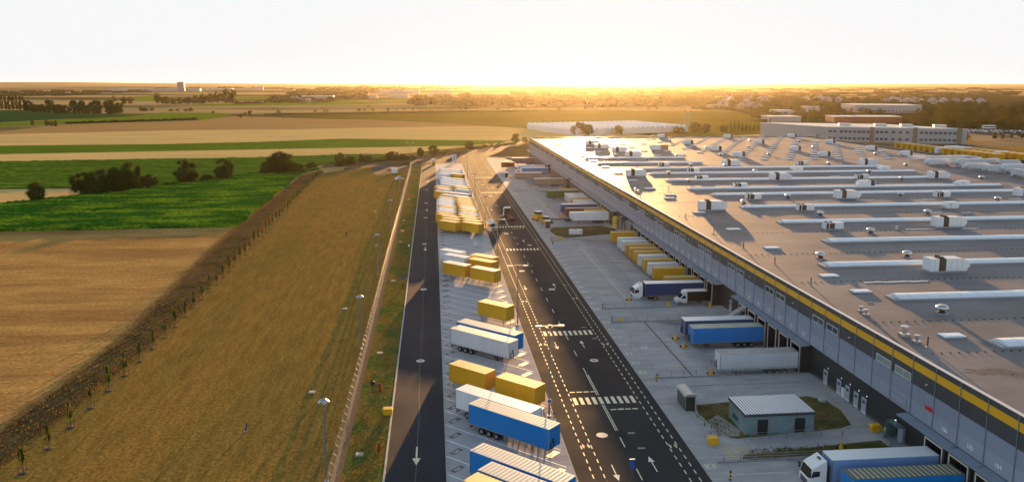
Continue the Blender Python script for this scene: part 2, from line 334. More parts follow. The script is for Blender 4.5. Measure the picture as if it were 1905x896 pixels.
# ---- dock yard: level near the road, sunk in front of the docks
PITS = [(40, 92.4), (122.4, 153.2), (163.3, 238.0), (262.4, 352.0), (357.0, 412.0), (419.0, 512.0)]
DOCK0, MOD, WALLX, PD = 120.2, 4.75, 62.2, .8
mb = MB()
xs = (33.3, 44.5, 49.0, 62.3)
y = 20.
for a, b in PITS+[(516, 516)]:
    if a > y: mb.quad((xs[0], y, 0), (xs[3], y, 0), (xs[3], a, 0), (xs[0], a, 0))
    if b > a:
        mb.quad((xs[0], a, 0), (xs[1], a, 0), (xs[1], b, 0), (xs[0], b, 0))
        mb.quad((xs[1], a, 0), (xs[2], a, -PD), (xs[2], b, -PD), (xs[1], b, 0))
        mb.quad((xs[2], a, -PD), (xs[3], a, -PD), (xs[3], b, -PD), (xs[2], b, -PD))
        for yy in (a, b): mb.quad((xs[1], yy, 0), (xs[3], yy, 0), (xs[3], yy, -PD), (xs[2], yy, -PD))
    y = b
struct('yard_pavement', mb, m_yard)
mb = MB()
for a, b in PITS:
    for yy, s in ((a, -1), (b, 1)):
        if 42 < yy < 511: mb.box(35.6, 60.6, yy+(.02 if s > 0 else -.32), yy+(.32 if s > 0 else -.02), -.1, .14)
struct('retaining_kerb', mb, mat('kerb_concrete', (.26, .26, .27), .8, .3, var=(1, .2)))
mb = MB(); mb.quad((62.2, 10, -.9), (262, 10, -.9), (262, 516, -.9), (62.2, 516, -.9)); rect(mb, 34, 62, 510, 516, -.02)
struct('ground_plot', mb, m_ground)
# ---- planted islands in the yard
def island(poly, z=.10):
    mb = MB(); mb.m(0).prism(poly, .002, z); cx = sum(p[0] for p in poly)/len(poly); cy = sum(p[1] for p in poly)/len(poly)
    inner = [(cx+(x-cx)*.975, cy+(y-cy)*.96) for x, y in poly]; mb.m(1).prism(inner, z-.02, z+.03)
    struct('lawn_island', mb, [m_kerb, m_lawn2])
m_lawn2 = mat('island_turf', (.15, .11, .05), .95, 0., var=(.9, .4), tint=((.085, .085, .03), .3, .42, .62), bump=(3, .08))
island([(37.2, 253), (38.4, 258.5), (40.2, 260.6), (56.5, 261.6), (59.6, 257), (60, 250), (57.7, 247), (40.5, 240.5), (38.2, 246)])
island([(37.9, 107.6), (38.6, 110.8), (43.0, 111.3), (57.4, 112.6), (59.4, 110.5), (59.9, 106.6), (58.8, 101.5), (56.5, 100.4), (40.6, 98.6), (39.6, 98.9), (38.6, 103.0)])
island([(38.9, 92.9), (40.8, 92.55), (60.2, 93.6), (60.2, 96.6), (46, 94.9), (39.5, 94.1)], .12)
struct('path_kerb', MB().box(38.2, 59.5, 118.3, 118.6, .002, .15), m_kerb)
sheet('gravel_patch', [[(38.3, 104.5), (40.8, 106.8), (42.2, 101.4), (41.2, 99.5), (39.9, 99.6)]], .136, mat('pale_gravel', (.30, .29, .26), .95, 0., var=(3, .5), bump=(6, .05)))

# ---- painted markings
# worn green wheel tracks in the mown field
m_tr = mat('track_grass', (.155, .125, .035), .95, 0., fine=(2.5, .5), var=(.4, .4))
mb = MB(); rg_ = random.Random(5)
for x0, w0, zz in ((-19.6, 1.2, .0), (-17.9, .5, .0), (-16.5, .3, .0), (-15.2, .25, .0), (-22.5, .2, .0), (-25.5, .15, 0), (-34, .15, 0)):
    y = 60; pl = None
    while y < 430:
        a = w0*rg_.uniform(.25, .75); o1 = .25*math.sin(y*.05+x0)+rg_.uniform(-.1, .1)*w0; cur = ((x0+o1-a, y, .012), (x0+o1+a, y, .012))
        if pl: mb.quad(pl[0], pl[1], cur[1], cur[0])
        pl = cur; y += rg_.uniform(1.5, 4)
struct('grass_tracks', mb, m_tr)
MARKZ = .034
def stripes(name, quads, m_, z=MARKZ):
    mb = MB()
    for q in quads: mb.quad(*[(x, y, z) for x, y in q])
    return struct(name, mb, m_)
def rq(x0, x1, y0, y1): return [(x0, y0), (x1, y0), (x1, y1), (x0, y1)]
q = []
for x, y0, y1 in ((19.05, 62, 480), (20.45, 62, 480), (30.75, 62, 505), (32.0, 62, 505)):
    y = y0
    while y < y1: q.append(rq(x-.075, x+.075, y, y+1.0)); y += 2.0
for y0 in [80+9*i for i in range(48)]:
    if 103 < y0+1.5 < 126 or abs(y0-270) < 12: continue
    q.append(rq(24.82, 24.97, y0, y0+3.0))
for y0, y1 in ((103.2, 112.2), (116, 124.8), (266, 281)):
    for dx in (-.15, .12): q.append(rq(24.9+dx, 25.03+dx, y0, y1))
for zy in (113.9, 147.2, 226.0, 263.0, 348.0, 404.5):
    for i in range(10): q.append(rq(20.75+i*.99, 21.30+i*.99, zy-1.35, zy+1.35))
for zy in (113.9, 263.0):
    for i in range(4): q.append(rq(20.75+i*1.1, 21.6+i*1.1, zy+3.4, zy+3.75)); q.append(rq(25.7+i*1.1, 26.55+i*1.1, zy-3.75, zy-3.4))
stripes('road_markings', q, m_cream)
def arrow(cx, cy, s, ln=4.2, w=.14, hd=.42, hl=1.5):
    """s=+1 points away, -1 towards the viewer"""
    a, b = cy-s*ln/2, cy+s*(ln/2-hl); t = cy+s*ln/2
    p = [[(cx-w/2, a), (cx+w/2, a), (cx+w/2, b), (cx-w/2, b)], [(cx-hd, b), (cx+hd, b), (cx, t)]]
    return p if s > 0 else [list(reversed(k)) for k in p]
q = []
for cx, cy, s in ((22.1, 140.0, -1), (27.1, 140.3, 1), (22.0, 91.2, -1), (27.3, 93.0, 1), (21.2, 182.4, -1), (28.4, 183.6, 1), (21.8, 300.0, -1), (27.2, 238, 1), (27.2, 345, 1), (21.8, 385, -1)):
    q += arrow(cx, cy, s)
stripes('arrow_markings', q, m_white, MARKZ+.004)
q = []
for cy in (98.2, 229.5, 302, 392): q += arrow(-2.75, cy, -1, 5.2, .22, .55, 1.9)
stripes('service_arrows', q, m_cream)
mb = MB()      # thin repair seam down the service road
pts = [(-2.75+.10*math.sin(y*.13)+.05*math.sin(y*.41), y) for y in range(62, 470, 3)]
for (x, y), (x2, y2) in zip(pts, pts[1:]): mb.quad((x, y, .03), (x+.05, y, .03), (x2+.05, y2, .03), (x2, y2, .03))
struct('road_seam', mb, mat('seam_bitumen', (.10, .10, .10), .5))
# bicycle and walking symbols in the two dashed lanes
q = []
for (x, ys) in ((19.75, (98.8, 140.9, 170.5, 205)), (31.35, (97.7, 139.9, 172, 240))):
    for y in ys:
        for dx in (-.36, .36):
            q += [rq(x+dx-.1, x+dx+.1, y-.55, y+.35), rq(x+dx-.22, x+dx+.22, y-.05, y+.12), rq(x+dx-.07, x+dx+.07, y+.45, y+.65)]
stripes('lane_symbols', q, m_cream, MARKZ+.004)
# parking slots on the lot: lines run from the far left to the near right
SL = math.tan(R(43.5)); PITCH_Y = 4.85; SLOT0 = 97.75
q = []; C45, S45 = math.cos(R(-43.5)), math.sin(R(-43.5))
def slant(x0, x1, y, wd=.15): dy = wd/C45; return [(x0, y-(x0-1)*SL), (x1, y-(x1-1)*SL), (x1, y-(x1-1)*SL+dy), (x0, y-(x0-1)*SL+dy)]
for k in range(-5, 78):
    y = SLOT0+PITCH_Y*k
    q.append(slant(1.15, 16.2, y))
    # short closing line, square to the slot, back to the next line
    ex, ey = 16.2, y-(16.2-1)*SL; q.append([(ex, ey), (ex+.09, ey+.09), (ex-2.44, ey-2.36), (ex-2.53, ey-2.27)][::-1])
stripes('slot_markings', q, m_wline)
m_plate = mat('dark_plate_paint', (.035, .035, .04), .45, .5); m_plate2 = mat('glint_plate_paint', (.45, .38, .28), .35, .5, var=(2, .4))  # end plates are dark paint too; sun glint painted in as pale colour
mb = MB(); mb2 = MB(); T_ = []
for k in range(-3, 60):
    y = SLOT0+PITCH_Y*k+1.15; num = str(372-k)
    for (cx, cy, b) in ((2.45, y+.0, mb), (15.0, y-(15.0-2.45)*SL+.2, mb2)):
        M = Matrix.Translation((cx, cy, 0)) @ Matrix.Rotation(R(226.5), 4, 'Z')
        b.quad(*[tuple(M @ Vector((sx*1.0, sy*.46, MARKZ+.003))) for sx, sy in ((-1, -1), (1, -1), (1, 1), (-1, 1))])
        if k < 16: T_.append((num, M @ Matrix.Translation((0, 0, MARKZ+.007))))
struct('number_plate_markings', mb, m_plate); struct('number_plate_end_markings', mb2, m_plate2)
def joined_text(name, items, size, m_):
    mb = MB()
    for s, M in items:
        me = text_mesh(s, size); n = len(mb.v); mb.v += [tuple(M @ v.co) for v in me.vertices]
        for p in me.polygons: mb.face([n+i for i in p.vertices])
        bpy.data.meshes.remove(me)
    return struct(name, mb, m_)
joined_text('slot_number_markings', T_, .66, mat('number_paint', (.78, .78, .8), .6, .3))
# yard: slot lines, number plates, drain joint, long lines
q = []; ql = []; T_ = []
for k in range(-8, 82):
    y = DOCK0+MOD*k; inpit = any(a-1 < y < b+1 for a, b in PITS)
    if not inpit: continue
    q.append(rq(35.6, 44.3, y+2.3, y+2.42))
    ql.append(rq(33.75, 35.15, y-.6, y+.6))
    if k < 8:
        M = Matrix.Translation((34.45, y, .012)) @ Matrix.Rotation(R(-90), 4, 'Z'); T_.append((str(173+k), M))
m_faint = mat('worn_line_paint', (.60, .60, .45), .7, .3, var=(.7, .35))
stripes('yard_slot_markings', q, m_faint, .005)
stripes('yard_plate_markings', ql, mat('worn_plate_paint', (.52, .51, .40), .7, .3, var=(2.5, .5)), .005)
joined_text('yard_number_markings', T_, .62, mat('yard_number_paint', (.09, .09, .09), .7))
stripes('drain_joint', [rq(42.1, 42.4, 122.6, 153.0), rq(42.4, 42.55, 228, 237.8)], mat('drain_iron', (.03, .03, .032), .6), .008)
stripes('yard_long_markings', [rq(42.6, 42.95, 168.6, 228), rq(43.2, 43.5, 281, 331)], mat('pale_joint_paint', (.50, .47, .38), .7, .3, var=(.7, .3)), .008)
stripes('hatch_markings', [[(37.5+i*.95, 97.0), (37.72+i*.95, 97.0), (37.95+i*.95, 93.7), (37.7+i*.95, 93.7)][::-1] for i in range(4)], m_yline, .006)

# manhole lids
mb = MB()
for x, y, r in ((27.5, 131.5, .75), (22.6, 101.9, .8), (22.4, 151.4, .8), (27.3, 180.3, .8), (22.3, 199.3, .75), (-2.75, 183.2, .8), (-2.75, 134.2, .75), (-3.0, 236.6, .75), (-3.1, 284.0, .75), (-3.1, 319, .75), (-3.1, 360, .75), (-3.1, 388, .75),
                (28.3, 232, .75), (23.0, 251, .75), (24.6, 286, .75), (24.4, 310, .75), (24, 338, .75), (27, 365, .75), (23, 375, .75), (27, 430, .75), (22, 460, .75), (29, 395, .75), (38.0, 137.3, .6)):
    mb.m(0).rings([(r*1.0, .026), (r, .042)], 20, x, y); mb.m(1).rings([(r*.42, .03), (r*.42, .046)], 14, x, y)
struct('manhole_lids', mb, [mat('lid_concrete', (.62, .60, .58), .6, .4), mat('lid_iron', (.12, .12, .12), .5, .5)])
mb = MB()
for x, y in ((26.8, 102.2), (27.0, 97.5), (27.3, 110.5), (30.0, 143.5), (29.2, 150.5), (25.4, 205), (25.6, 243), (31, 184)): mb.box(x-.5, x+.5, y-.25, y+.25, .02, .033)
struct('drain_covers', mb, mat('drain_grate', (.16, .16, .18), .5, .5))

# ------------------------------------------------------------------ warehouse
def lap(nt, b):   # fine vertical ribs of the metal cladding
    P = N(nt, 'ShaderNodeNewGeometry').outputs['Position']
    wv = N(nt, 'ShaderNodeTexWave', wave_type='BANDS', bands_direction='Y'); wv.inputs['Scale'].default_value = .66; wv.inputs['Distortion'].default_value = 0
    L(nt, P, wv.inputs[0]); bp = N(nt, 'ShaderNodeBump'); bp.inputs['Distance'].default_value = .03; bp.inputs['Strength'].default_value = .7
    L(nt, wv.outputs[1], bp.inputs['Height']); L(nt, bp.outputs[0], b.inputs['Normal'])
m_clad = tweak(mat('grey_cladding', (.225, .275, .37), .38, .5, var=(.09, .10)), lap)
m_clad2 = tweak(mat('lightened_cladding', (.265, .32, .42), .38, .5, var=(.09, .10)), lap)  # same cladding; lighter reflection low on the wall painted into the colour
m_char = mat('charcoal_cladding', (.055, .062, .068), .5, .4, var=(.1, .15)); m_yel = mat('yellow_cladding', (.72, .40, .01), .42, .4, var=(.08, .05))
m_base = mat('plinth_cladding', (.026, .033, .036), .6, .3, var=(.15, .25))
def roofmat(nt, b):
    P = N(nt, 'ShaderNodeNewGeometry').outputs['Position']
    # membrane sheets 2 m wide, weather stains
    br = N(nt, 'ShaderNodeTexBrick'); br.offset = .5; br.inputs['Scale'].default_value = 1; br.inputs['Brick Width'].default_value = 24; br.inputs['Row Height'].default_value = 2.05
    br.inputs['Mortar Size'].default_value = .05; br.inputs['Bias'].default_value = 0; br.inputs['Mortar Smooth'].default_value = 1
    br.inputs['Color1'].default_value = (.222, .208, .215, 1); br.inputs['Color2'].default_value = (.20, .19, .198, 1); br.inputs['Mortar'].default_value = (.155, .15, .165, 1)
    L(nt, P, br.inputs[0])
    n = N(nt, 'ShaderNodeTexNoise'); n.inputs['Scale'].default_value = .07; n.inputs['Detail'].default_value = 9; n.inputs['Roughness'].default_value = .62; L(nt, P, n.inputs[0])
    r = N(nt, 'ShaderNodeMapRange'); r.inputs['From Min'].default_value = .35; r.inputs['From Max'].default_value = .68; r.inputs['To Min'].default_value = 1.12; r.inputs['To Max'].default_value = .74; L(nt, n.outputs[0], r.inputs[0])
    h = N(nt, 'ShaderNodeMix', data_type='RGBA', blend_type='MULTIPLY'); h.inputs[0].default_value = 1; L(nt, br.outputs[0], h.inputs[6]); L(nt, r.outputs[0], h.inputs[7]); L(nt, h.outputs[2], b.inputs['Base Color'])
    r2 = N(nt, 'ShaderNodeMapRange'); r2.inputs['From Min'].default_value = .3; r2.inputs['From Max'].default_value = .7; r2.inputs['To Min'].default_value = .72; r2.inputs['To Max'].default_value = .60; L(nt, n.outputs[0], r2.inputs[0]); L(nt, r2.outputs[0], b.inputs['Roughness'])
m_roof = tweak(mat('roof_membrane', (.26, .25, .25), .55, .06), roofmat)
m_cap = mat('parapet_cap', (.62, .60, .58), .35, .5); m_pipe = mat('zinc_pipe', (.22, .27, .34), .4, .5, .3)
m_sky = mat('skylight_dome', (.72, .78, .86), .28, .6); m_curb = mat('skylight_curb', (.30, .33, .38), .5, .5)
m_glass = mat('window_glass', (.05, .08, .08), .08, .9); m_frame = mat('window_frame_paint', (.60, .63, .66), .5, .4)
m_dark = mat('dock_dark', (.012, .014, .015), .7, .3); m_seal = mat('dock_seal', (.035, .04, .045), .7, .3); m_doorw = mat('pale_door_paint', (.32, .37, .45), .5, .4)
WY0, WY1, WX1, ZR, ZP = 22.0, 514.0, 250.0, 12.3, 12.95
wh = tag(empty('warehouse', (WALLX, WY0, 0)), 'huge flat-roofed warehouse with grey cladding and a yellow stripe above the docks', 'warehouse')
Tw = Matrix.Translation((-WALLX, -WY0, 0))
class WB(MB):          # parts are written in world metres and shifted to the warehouse's base
    def build(s, name, mats, parent=wh, **k):
        s.v = [(x-WALLX, y-WY0, z) for x, y, z in s.v]; return MB.build(s, name, mats, parent, **k)
X = WALLX
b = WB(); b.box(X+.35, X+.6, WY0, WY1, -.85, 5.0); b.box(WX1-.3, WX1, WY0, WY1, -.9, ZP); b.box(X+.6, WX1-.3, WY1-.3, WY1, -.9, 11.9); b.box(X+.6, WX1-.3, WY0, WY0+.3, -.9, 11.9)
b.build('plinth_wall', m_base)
b = WB(); b.m(0).box(X, X+.34, WY0, WY1, 4.9, 6.9); b.m(1).box(X-.003, X+.34, WY0, WY1, 6.9, 9.1); b.build('grey_wall', [m_clad2, m_clad])
WB().box(X, X+.34, WY0, WY1, 9.1, 11.1).build('charcoal_band', m_char); WB().box(X, X+.34, WY0, WY1, 12.15, ZP-.05).build('upper_band', m_char)
WB().box(X-.012, X+.34, WY0, WY1, 11.1, 12.15).build('yellow_stripe', m_yel)
b = WB(); b.box(X-.08, X+.42, WY0, WY1, ZP-.05, ZP+.03); b.box(X+.42, WX1, WY1-.32, WY1+.05, 12.75, 12.83); b.box(WX1-.35, WX1+.05, WY0, WY1-.32, ZP+.003, ZP+.07); b.build('parapet_coping', m_cap)
b = WB(); b.box(X+.34, X+.40, WY0, WY1-.3, ZR, ZP-.05); b.box(X+.40, WX1-.3, WY1-.36, WY1-.30, ZR, 12.75); b.build('parapet_inner', m_roof)
roof = WB().quad((X+.4, WY0, ZR), (WX1-.3, WY0, ZR), (WX1-.3, WY1-.3, ZR), (X+.4, WY1-.3, ZR)).build('roof', m_roof)
m_stain = mat('roof_stain', (.10, .085, .085), .6, .15, fine=(1.2, .5))
rg = random.Random(21)
for cx, cy, rx, ry in ((69, 89, 3.6, 1.6), (73.5, 87.5, 3.2, 1.2), (78, 90.5, 2.2, .9), (71, 126, 1.2, .6), (95, 112, 2.5, .7)):
    WB().quad(*[(cx+rx*math.cos(t)*rg.uniform(.6, 1.15), cy+ry*math.sin(t)*rg.uniform(.55, 1.2), ZR+.006) for t in [6.283*i/26 for i in range(26)]]).build('water_stain', m_stain)
# downpipes / joints on every module
pm = MB(); pm.cyl((-.07, 0, 5.0), (-.07, 0, 12.9), .055, k=6); pipe_me = pm.mesh('downpipe', m_pipe)
def kid(me, name, parent, loc, rz=0):
    o = bpy.data.objects.new(name, me); COL.objects.link(o); o.parent = parent; o.location = loc; o.rotation_euler[2] = rz; return o
k0 = -14
for k in range(k0, 83):
    y = DOCK0+MOD*(k-.5)
    if y < WY1-.5: kid(pipe_me, 'downpipe', wh, (0, y-WY0, 0))
# windows: a pair every four modules, some with open blinds
wf = MB()
for a, b_ in ((-1.8, -1.72), (1.72, 1.8), (-.03, .03)): wf.box(-.06, .02, a, b_, .0, 1.05)
for z in (0, .98): wf.box(-.07, .02, -1.8, 1.8, z, z+.09)
wf_me = wf.mesh('window', m_frame); pane_me = MB().box(-.02, .01, -1.72, 1.72, .09, .98).mesh('pane', m_glass)
pane2_me = MB().box(-.02, .01, -1.72, 1.72, .09, .98).mesh('pane', mat('window_blind', (.22, .30, .27), .3, .6))
i = 0
for c in [98.6+19.15*j for j in range(0, 20)]:
    for dy in (-2.35, 2.35):
        wdw = kid(wf_me, 'window', wh, (-.02, c+dy-WY0, 9.2)); kid(pane2_me if c < 99 else pane_me, 'pane', wdw, (0, 0, 0)); i += 1
# docks
def docks_at(k):
    y = DOCK0+MOD*k
    return any(a+.8 < y < b_-.8 for a, b_ in PITS)
sh = MB()
for s in (-1, 1): sh.box(-1.25, .35, s*1.75-(.0 if s > 0 else .35), s*1.75+(.35 if s > 0 else .0), -.75, 4.25)
sh.box(-1.25, .35, -2.1, 2.1, 4.25, 4.6)
shelter_me = sh.mesh('dock_shelter', m_seal)
fr = MB()
for s in (-1, 1): fr.box(-1.33, -1.251, s*1.70-.07, s*1.70+.07, -.6, 4.2)
fr.box(-1.33, -1.251, -1.77, 1.77, 4.12, 4.30); frame_me = fr.mesh('door_frame', mat('dock_outline', (.62, .58, .52), .5, .4))
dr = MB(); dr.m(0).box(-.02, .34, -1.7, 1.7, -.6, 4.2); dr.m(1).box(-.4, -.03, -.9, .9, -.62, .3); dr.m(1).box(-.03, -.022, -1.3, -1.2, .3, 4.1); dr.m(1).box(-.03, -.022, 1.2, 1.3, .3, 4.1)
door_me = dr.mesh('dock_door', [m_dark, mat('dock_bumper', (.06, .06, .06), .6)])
m_num = mat('dock_number_paint', (.85, .88, .92), .6, .3)
def wall_sign(k, y, size=.78):
    me = text_mesh(str(173+k), size, 'dock_number'); me.materials.clear(); me.materials.append(m_num)
    me.transform(Matrix.Translation((-.02, 0, 0)) @ Matrix.Rotation(R(-90), 4, 'Z') @ Matrix.Rotation(R(90), 4, 'X')); return me
for k in range(-14, 82):
    if not docks_at(k): continue
    y = DOCK0+MOD*k
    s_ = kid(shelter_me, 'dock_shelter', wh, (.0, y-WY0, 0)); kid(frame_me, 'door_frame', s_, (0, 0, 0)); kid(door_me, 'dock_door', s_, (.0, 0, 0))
    if k < 30: kid(wall_sign(k, y), 'dock_number', wh, (-.01, y-WY0, 5.85))
# canopy over each run of docks: a shallow metal shelf with a dark joint and curved gutter ends
for a, b_ in PITS:
    a = max(a, WY0+.5); b = WB(); e0, e1 = a-.6 if a > 90 else a, min(b_+.8, WY1-.5)
    n = max(1, int((e1-e0)/MOD))
    if a < 50: e1 = 94.4
    b.m(0).side([(X-1.75, 4.72), (X-.18, 4.80), (X-.18, 4.92), (X-1.75, 4.80)], e0, e1)
    b.m(1).box(X-.18, X-.004, e0, e1, 4.78, 4.90)
    b.build('dock_canopy', [mat('canopy_metal', (.21, .26, .34), .5, .4, 0., var=(.3, .08)), m_dark])
brk = MB()
for i in range(5):
    t0, t1 = i*.5*math.pi/5, (i+1)*.5*math.pi/5
    brk.cyl((-1.1+1.0*math.sin(t0), -.9*math.cos(t0)*.6, 4.96), (-1.1+1.0*math.sin(t1), -.9*math.cos(t1)*.6, 4.96), .05, k=5)
brk_me = brk.mesh('gutter_elbow', m_pipe)
for k in range(-14, 30):
    if docks_at(k): kid(brk_me, 'gutter_elbow', wh, (0, DOCK0+MOD*(k-.5)-WY0, 0))
# personnel doors between the dock runs, with lamps over them
pd = MB(); pd.m(0).box(.25, .349, -.62, .62, 0, 2.35); pd.m(1).box(.24, .25, -.35, .35, 1.5, 1.95); pd_me = pd.mesh('personnel_door', [m_doorw, m_glass])
lp_me = MB().box(.12, .25, -.08, .08, 2.75, 2.87).mesh('door_lamp', None); 
m_lamp = mat('lamp_glow', (.9, .95, 1.)); tweak(m_lamp, lambda nt, b: (setattr(b.inputs['Emission Color'], 'default_value', (.8, .9, 1, 1)), setattr(b.inputs['Emission Strength'], 'default_value', .2)))
lp_me.materials.clear(); lp_me.materials.append(m_lamp)
for y in (117.2, 112.9, 110.3, 107.8, 105.6, 258.6, 255.4, 158.9):
    kid(pd_me, 'personnel_door', wh, (0.02, y-WY0, 0)); kid(lp_me, 'door_lamp', wh, (.2, y-.6-WY0, 0))
WB().box(X+.1, X+.349, 110.9, 111.8, .1, 1.6).build('meter_cabinet', m_frame)
# glazed stair porch with railing beside the near docks
b = WB(); b.m(0).box(X-1.2, X+.34, 97.3, 97.38, 0, 2.6); b.m(0).box(X-1.2, X-.1, 94.6, 97.3, 2.6, 2.7); b.m(1).box(X-.05, X+.34, 95.2, 96.3, .1, 2.4)
for z in (.35, .65, .95): b.m(2).box(X-1.5, X-1.46, 93.2, 97.2, z, z+.04)
for y in (93.2, 95.2, 97.1): b.m(2).box(X-1.5, X-1.45, y, y+.05, 0, 1.0)
b.build('stair_porch', [mat('porch_glass', (.10, .16, .18), .2, .8), m_doorw, m_pipe])
kid(lp_me, 'door_lamp', wh, (-.55, 96.5-WY0, .1))
WB().box(X-.06, X-.004, 89.2, 91.0, 6.9, 7.4).build('red_sign', mat('red_banner', (.55, .02, .02), .6, .3))
# small ledges in the grey wall
for y0, y1 in ((113.4, 117.3), (94.9, 98.8), (230, 234), (155, 158.8)):
    b = WB(); b.box(X-.05, X-.004, y0, y1, 6.25, 6.31); b.box(X-.05, X-.004, y0, y1, 5.25, 5.31); b.box(X-.05, X-.004, y0, y0+.06, 5.31, 6.25); b.box(X-.05, X-.004, y1-.06, y1, 5.31, 6.25)
    b.build('wall_hatch', m_pipe)
wl_me = MB().cyl((-.25, 0, 10.0), (0, 0, 10.12), .09, k=6).mesh('wall_lamp', m_frame)
for j in range(-1, 20): kid(wl_me, 'wall_lamp', wh, (0, 91.0+19.15*j-WY0, 0))
# ---- roof lights: long vaulted strips
strips = [(50.5, 78, 240), (74.5, 77, 240), (98.5, 76.5, 240), (122.6, 75.7, 236), (146.5, 75.7, 236), (169.7, 88.0, 236), (194.5, 88.2, 230), (219.8, 88.3, 224), (245.3, 88.5, 205), (260.0, 85.5, 198), (283.6, 84.9, 190.5), (305.4, 84.5, 194.7), (324.0, 83.9, 192), (347.4, 72.1, 120), (371.0, 71.0, 119.5)]
for y, x0, x1 in strips:
    b = WB(); w2 = 1.55
    b.m(1).box(x0, x1, y-w2, y+w2, ZR+.002, ZR+.32)
    prof = [(y+w2*.97*math.cos(t), ZR+.32+.5*math.sin(t)) for t in [math.pi*i/8 for i in range(9)]]
    n = len(b.v)
    for xx in (x0+.9, x1-.05): b.v += [(xx, yy, zz) for yy, zz in prof]
    b.m(0)
    for i in range(8): b.face([n+i, n+i+1, n+9+i+1, n+9+i])
    b.face([n+8-i for i in range(9)]); b.face([n+9+i for i in range(9)])
    b.m(2); xx = x0+3
    while xx < x1-1:
        for i in range(8):
            (ya, za), (yb, zb) = prof[i], prof[i+1]
            b.quad((xx, ya, za+.012), (xx+.07, ya, za+.012), (xx+.07, yb, zb+.012), (xx, yb, zb+.012))
        xx += 3.0
    b.build('roof_light_strip', [m_sky, m_curb, mat('strip_rib', (.45, .50, .56), .4, .5)], smooth=False)
# single roof lights in rows
sl = MB(); sl.m(1).box(-1.7, 1.7, -.95, .95, 0, .2)
sl.m(0).prism([(-1.62, -.88), (1.62, -.88), (1.62, .88), (-1.62, .88)], .2, .3); sl.m(0).prism([(-1.3, -.6), (1.3, -.6), (1.3, .6), (-1.3, .6)], .3, .36)
sl_me = sl.mesh('skylight', [m_sky, m_curb])
pts = [(73.2, y) for y in (509, 484.5, 459.5, 435, 409.5, 384.5, 360, 333.5, 309.5, 286, 263, 240, 212, 186.5, 164, 138.5, 127.2, 102.6)]
pts += [(92, 102.5), (75.5, 247)]
far_pts = [(x, y) for y in (508, 484, 458.5, 434, 408.5) for x in (85.5,)] + [(x, y) for y in (506, 483, 458, 436.5, 410, 385) for x in (98+(.5), 110.5, 123)]
for j in range(0, 13):
    y = 360.5+12.3*j
    n = 9
    for i in range(n):
        x = (136.5 if j % 2 else 142.6)+12.25*i
        if x < 240 and not (j < 2 and 128 < x < 140): far_pts.append((x, y))
far_pts.sort(key=lambda p: p[1])
taken = []
near = pts+far_pts
near = sorted(near, key=lambda p: p[1])
for x, y in near[:100]: kid(sl_me, 'skylight', roof, (x-WALLX, y-WY0, ZR+.002))
b = MB()
for x, y in near[100:]:
    b.m(1).box(x-1.7-WALLX, x+1.7-WALLX, y-.95-WY0, y+.95-WY0, ZR+.002, ZR+.2); b.m(0).box(x-1.6-WALLX, x+1.6-WALLX, y-.85-WY0, y+.85-WY0, ZR+.2, ZR+.3)
o = b.build('skylight', [m_sky, m_curb], roof); o['kind'] = 'stuff'
# thin lines of lightning-wire feet, long white strips that paint in glints off the roof
b = MB()
for y in (96, 110, 134.5, 158, 181.5, 207, 232, 252, 271, 294, 315, 338):
    x = 66
    while x < 225: b.box(x-WALLX-.09, x-WALLX+.09, y-WY0-.09, y-WY0+.09, ZR+.002, ZR+.12); x += 1.25
o = b.build('wire_foot', mat('rubber_black', (.02, .02, .02), .8), roof); o['kind'] = 'stuff'
m_glint = mat('white_glint_strip', (.85, .85, .85), .35, .5)
GLINTS = [(77.3, 133.6), (89.5, 133.2), (115.7, 182.8), (123.3, 182.8), (130.2, 182.2), (134.6, 182.5), (129.5, 230.9), (135.2, 231.5), (116.1, 231.0), (123.2, 231.5), (150.2, 230.1), (154.4, 230.3), (146.1, 205.6), (149.0, 205.7), (138.0, 206.4), (140.9, 206.5), (153.1, 293.4), (156.9, 293.1), (219.7, 402.1), (228.5, 401.3), (83.1, 305.4), (88.0, 304.9), (104.9, 304.7), (111.9, 304.0), (224.7, 448.9), (228.2, 448.6), (178.1, 228.7), (182.6, 229.4)]
for i in range(0, len(GLINTS), 2):
    (x0, y0), (x1, y1) = GLINTS[i], GLINTS[i+1]; y = (y0+y1)/2
    mb = MB(); n = 7
    for j in range(n):
        xa, xb = x0+(x1-x0)*j/n, x0+(x1-x0)*(j+1)/n; o_ = .12*math.sin(j*2.1+i)
        mb.box(xa-WALLX, xb-WALLX-.02, y-WY0-.16+o_, y-WY0+.16+o_, ZR+.003, ZR+.10)
    mb.build('glint_strip', m_glint, roof)

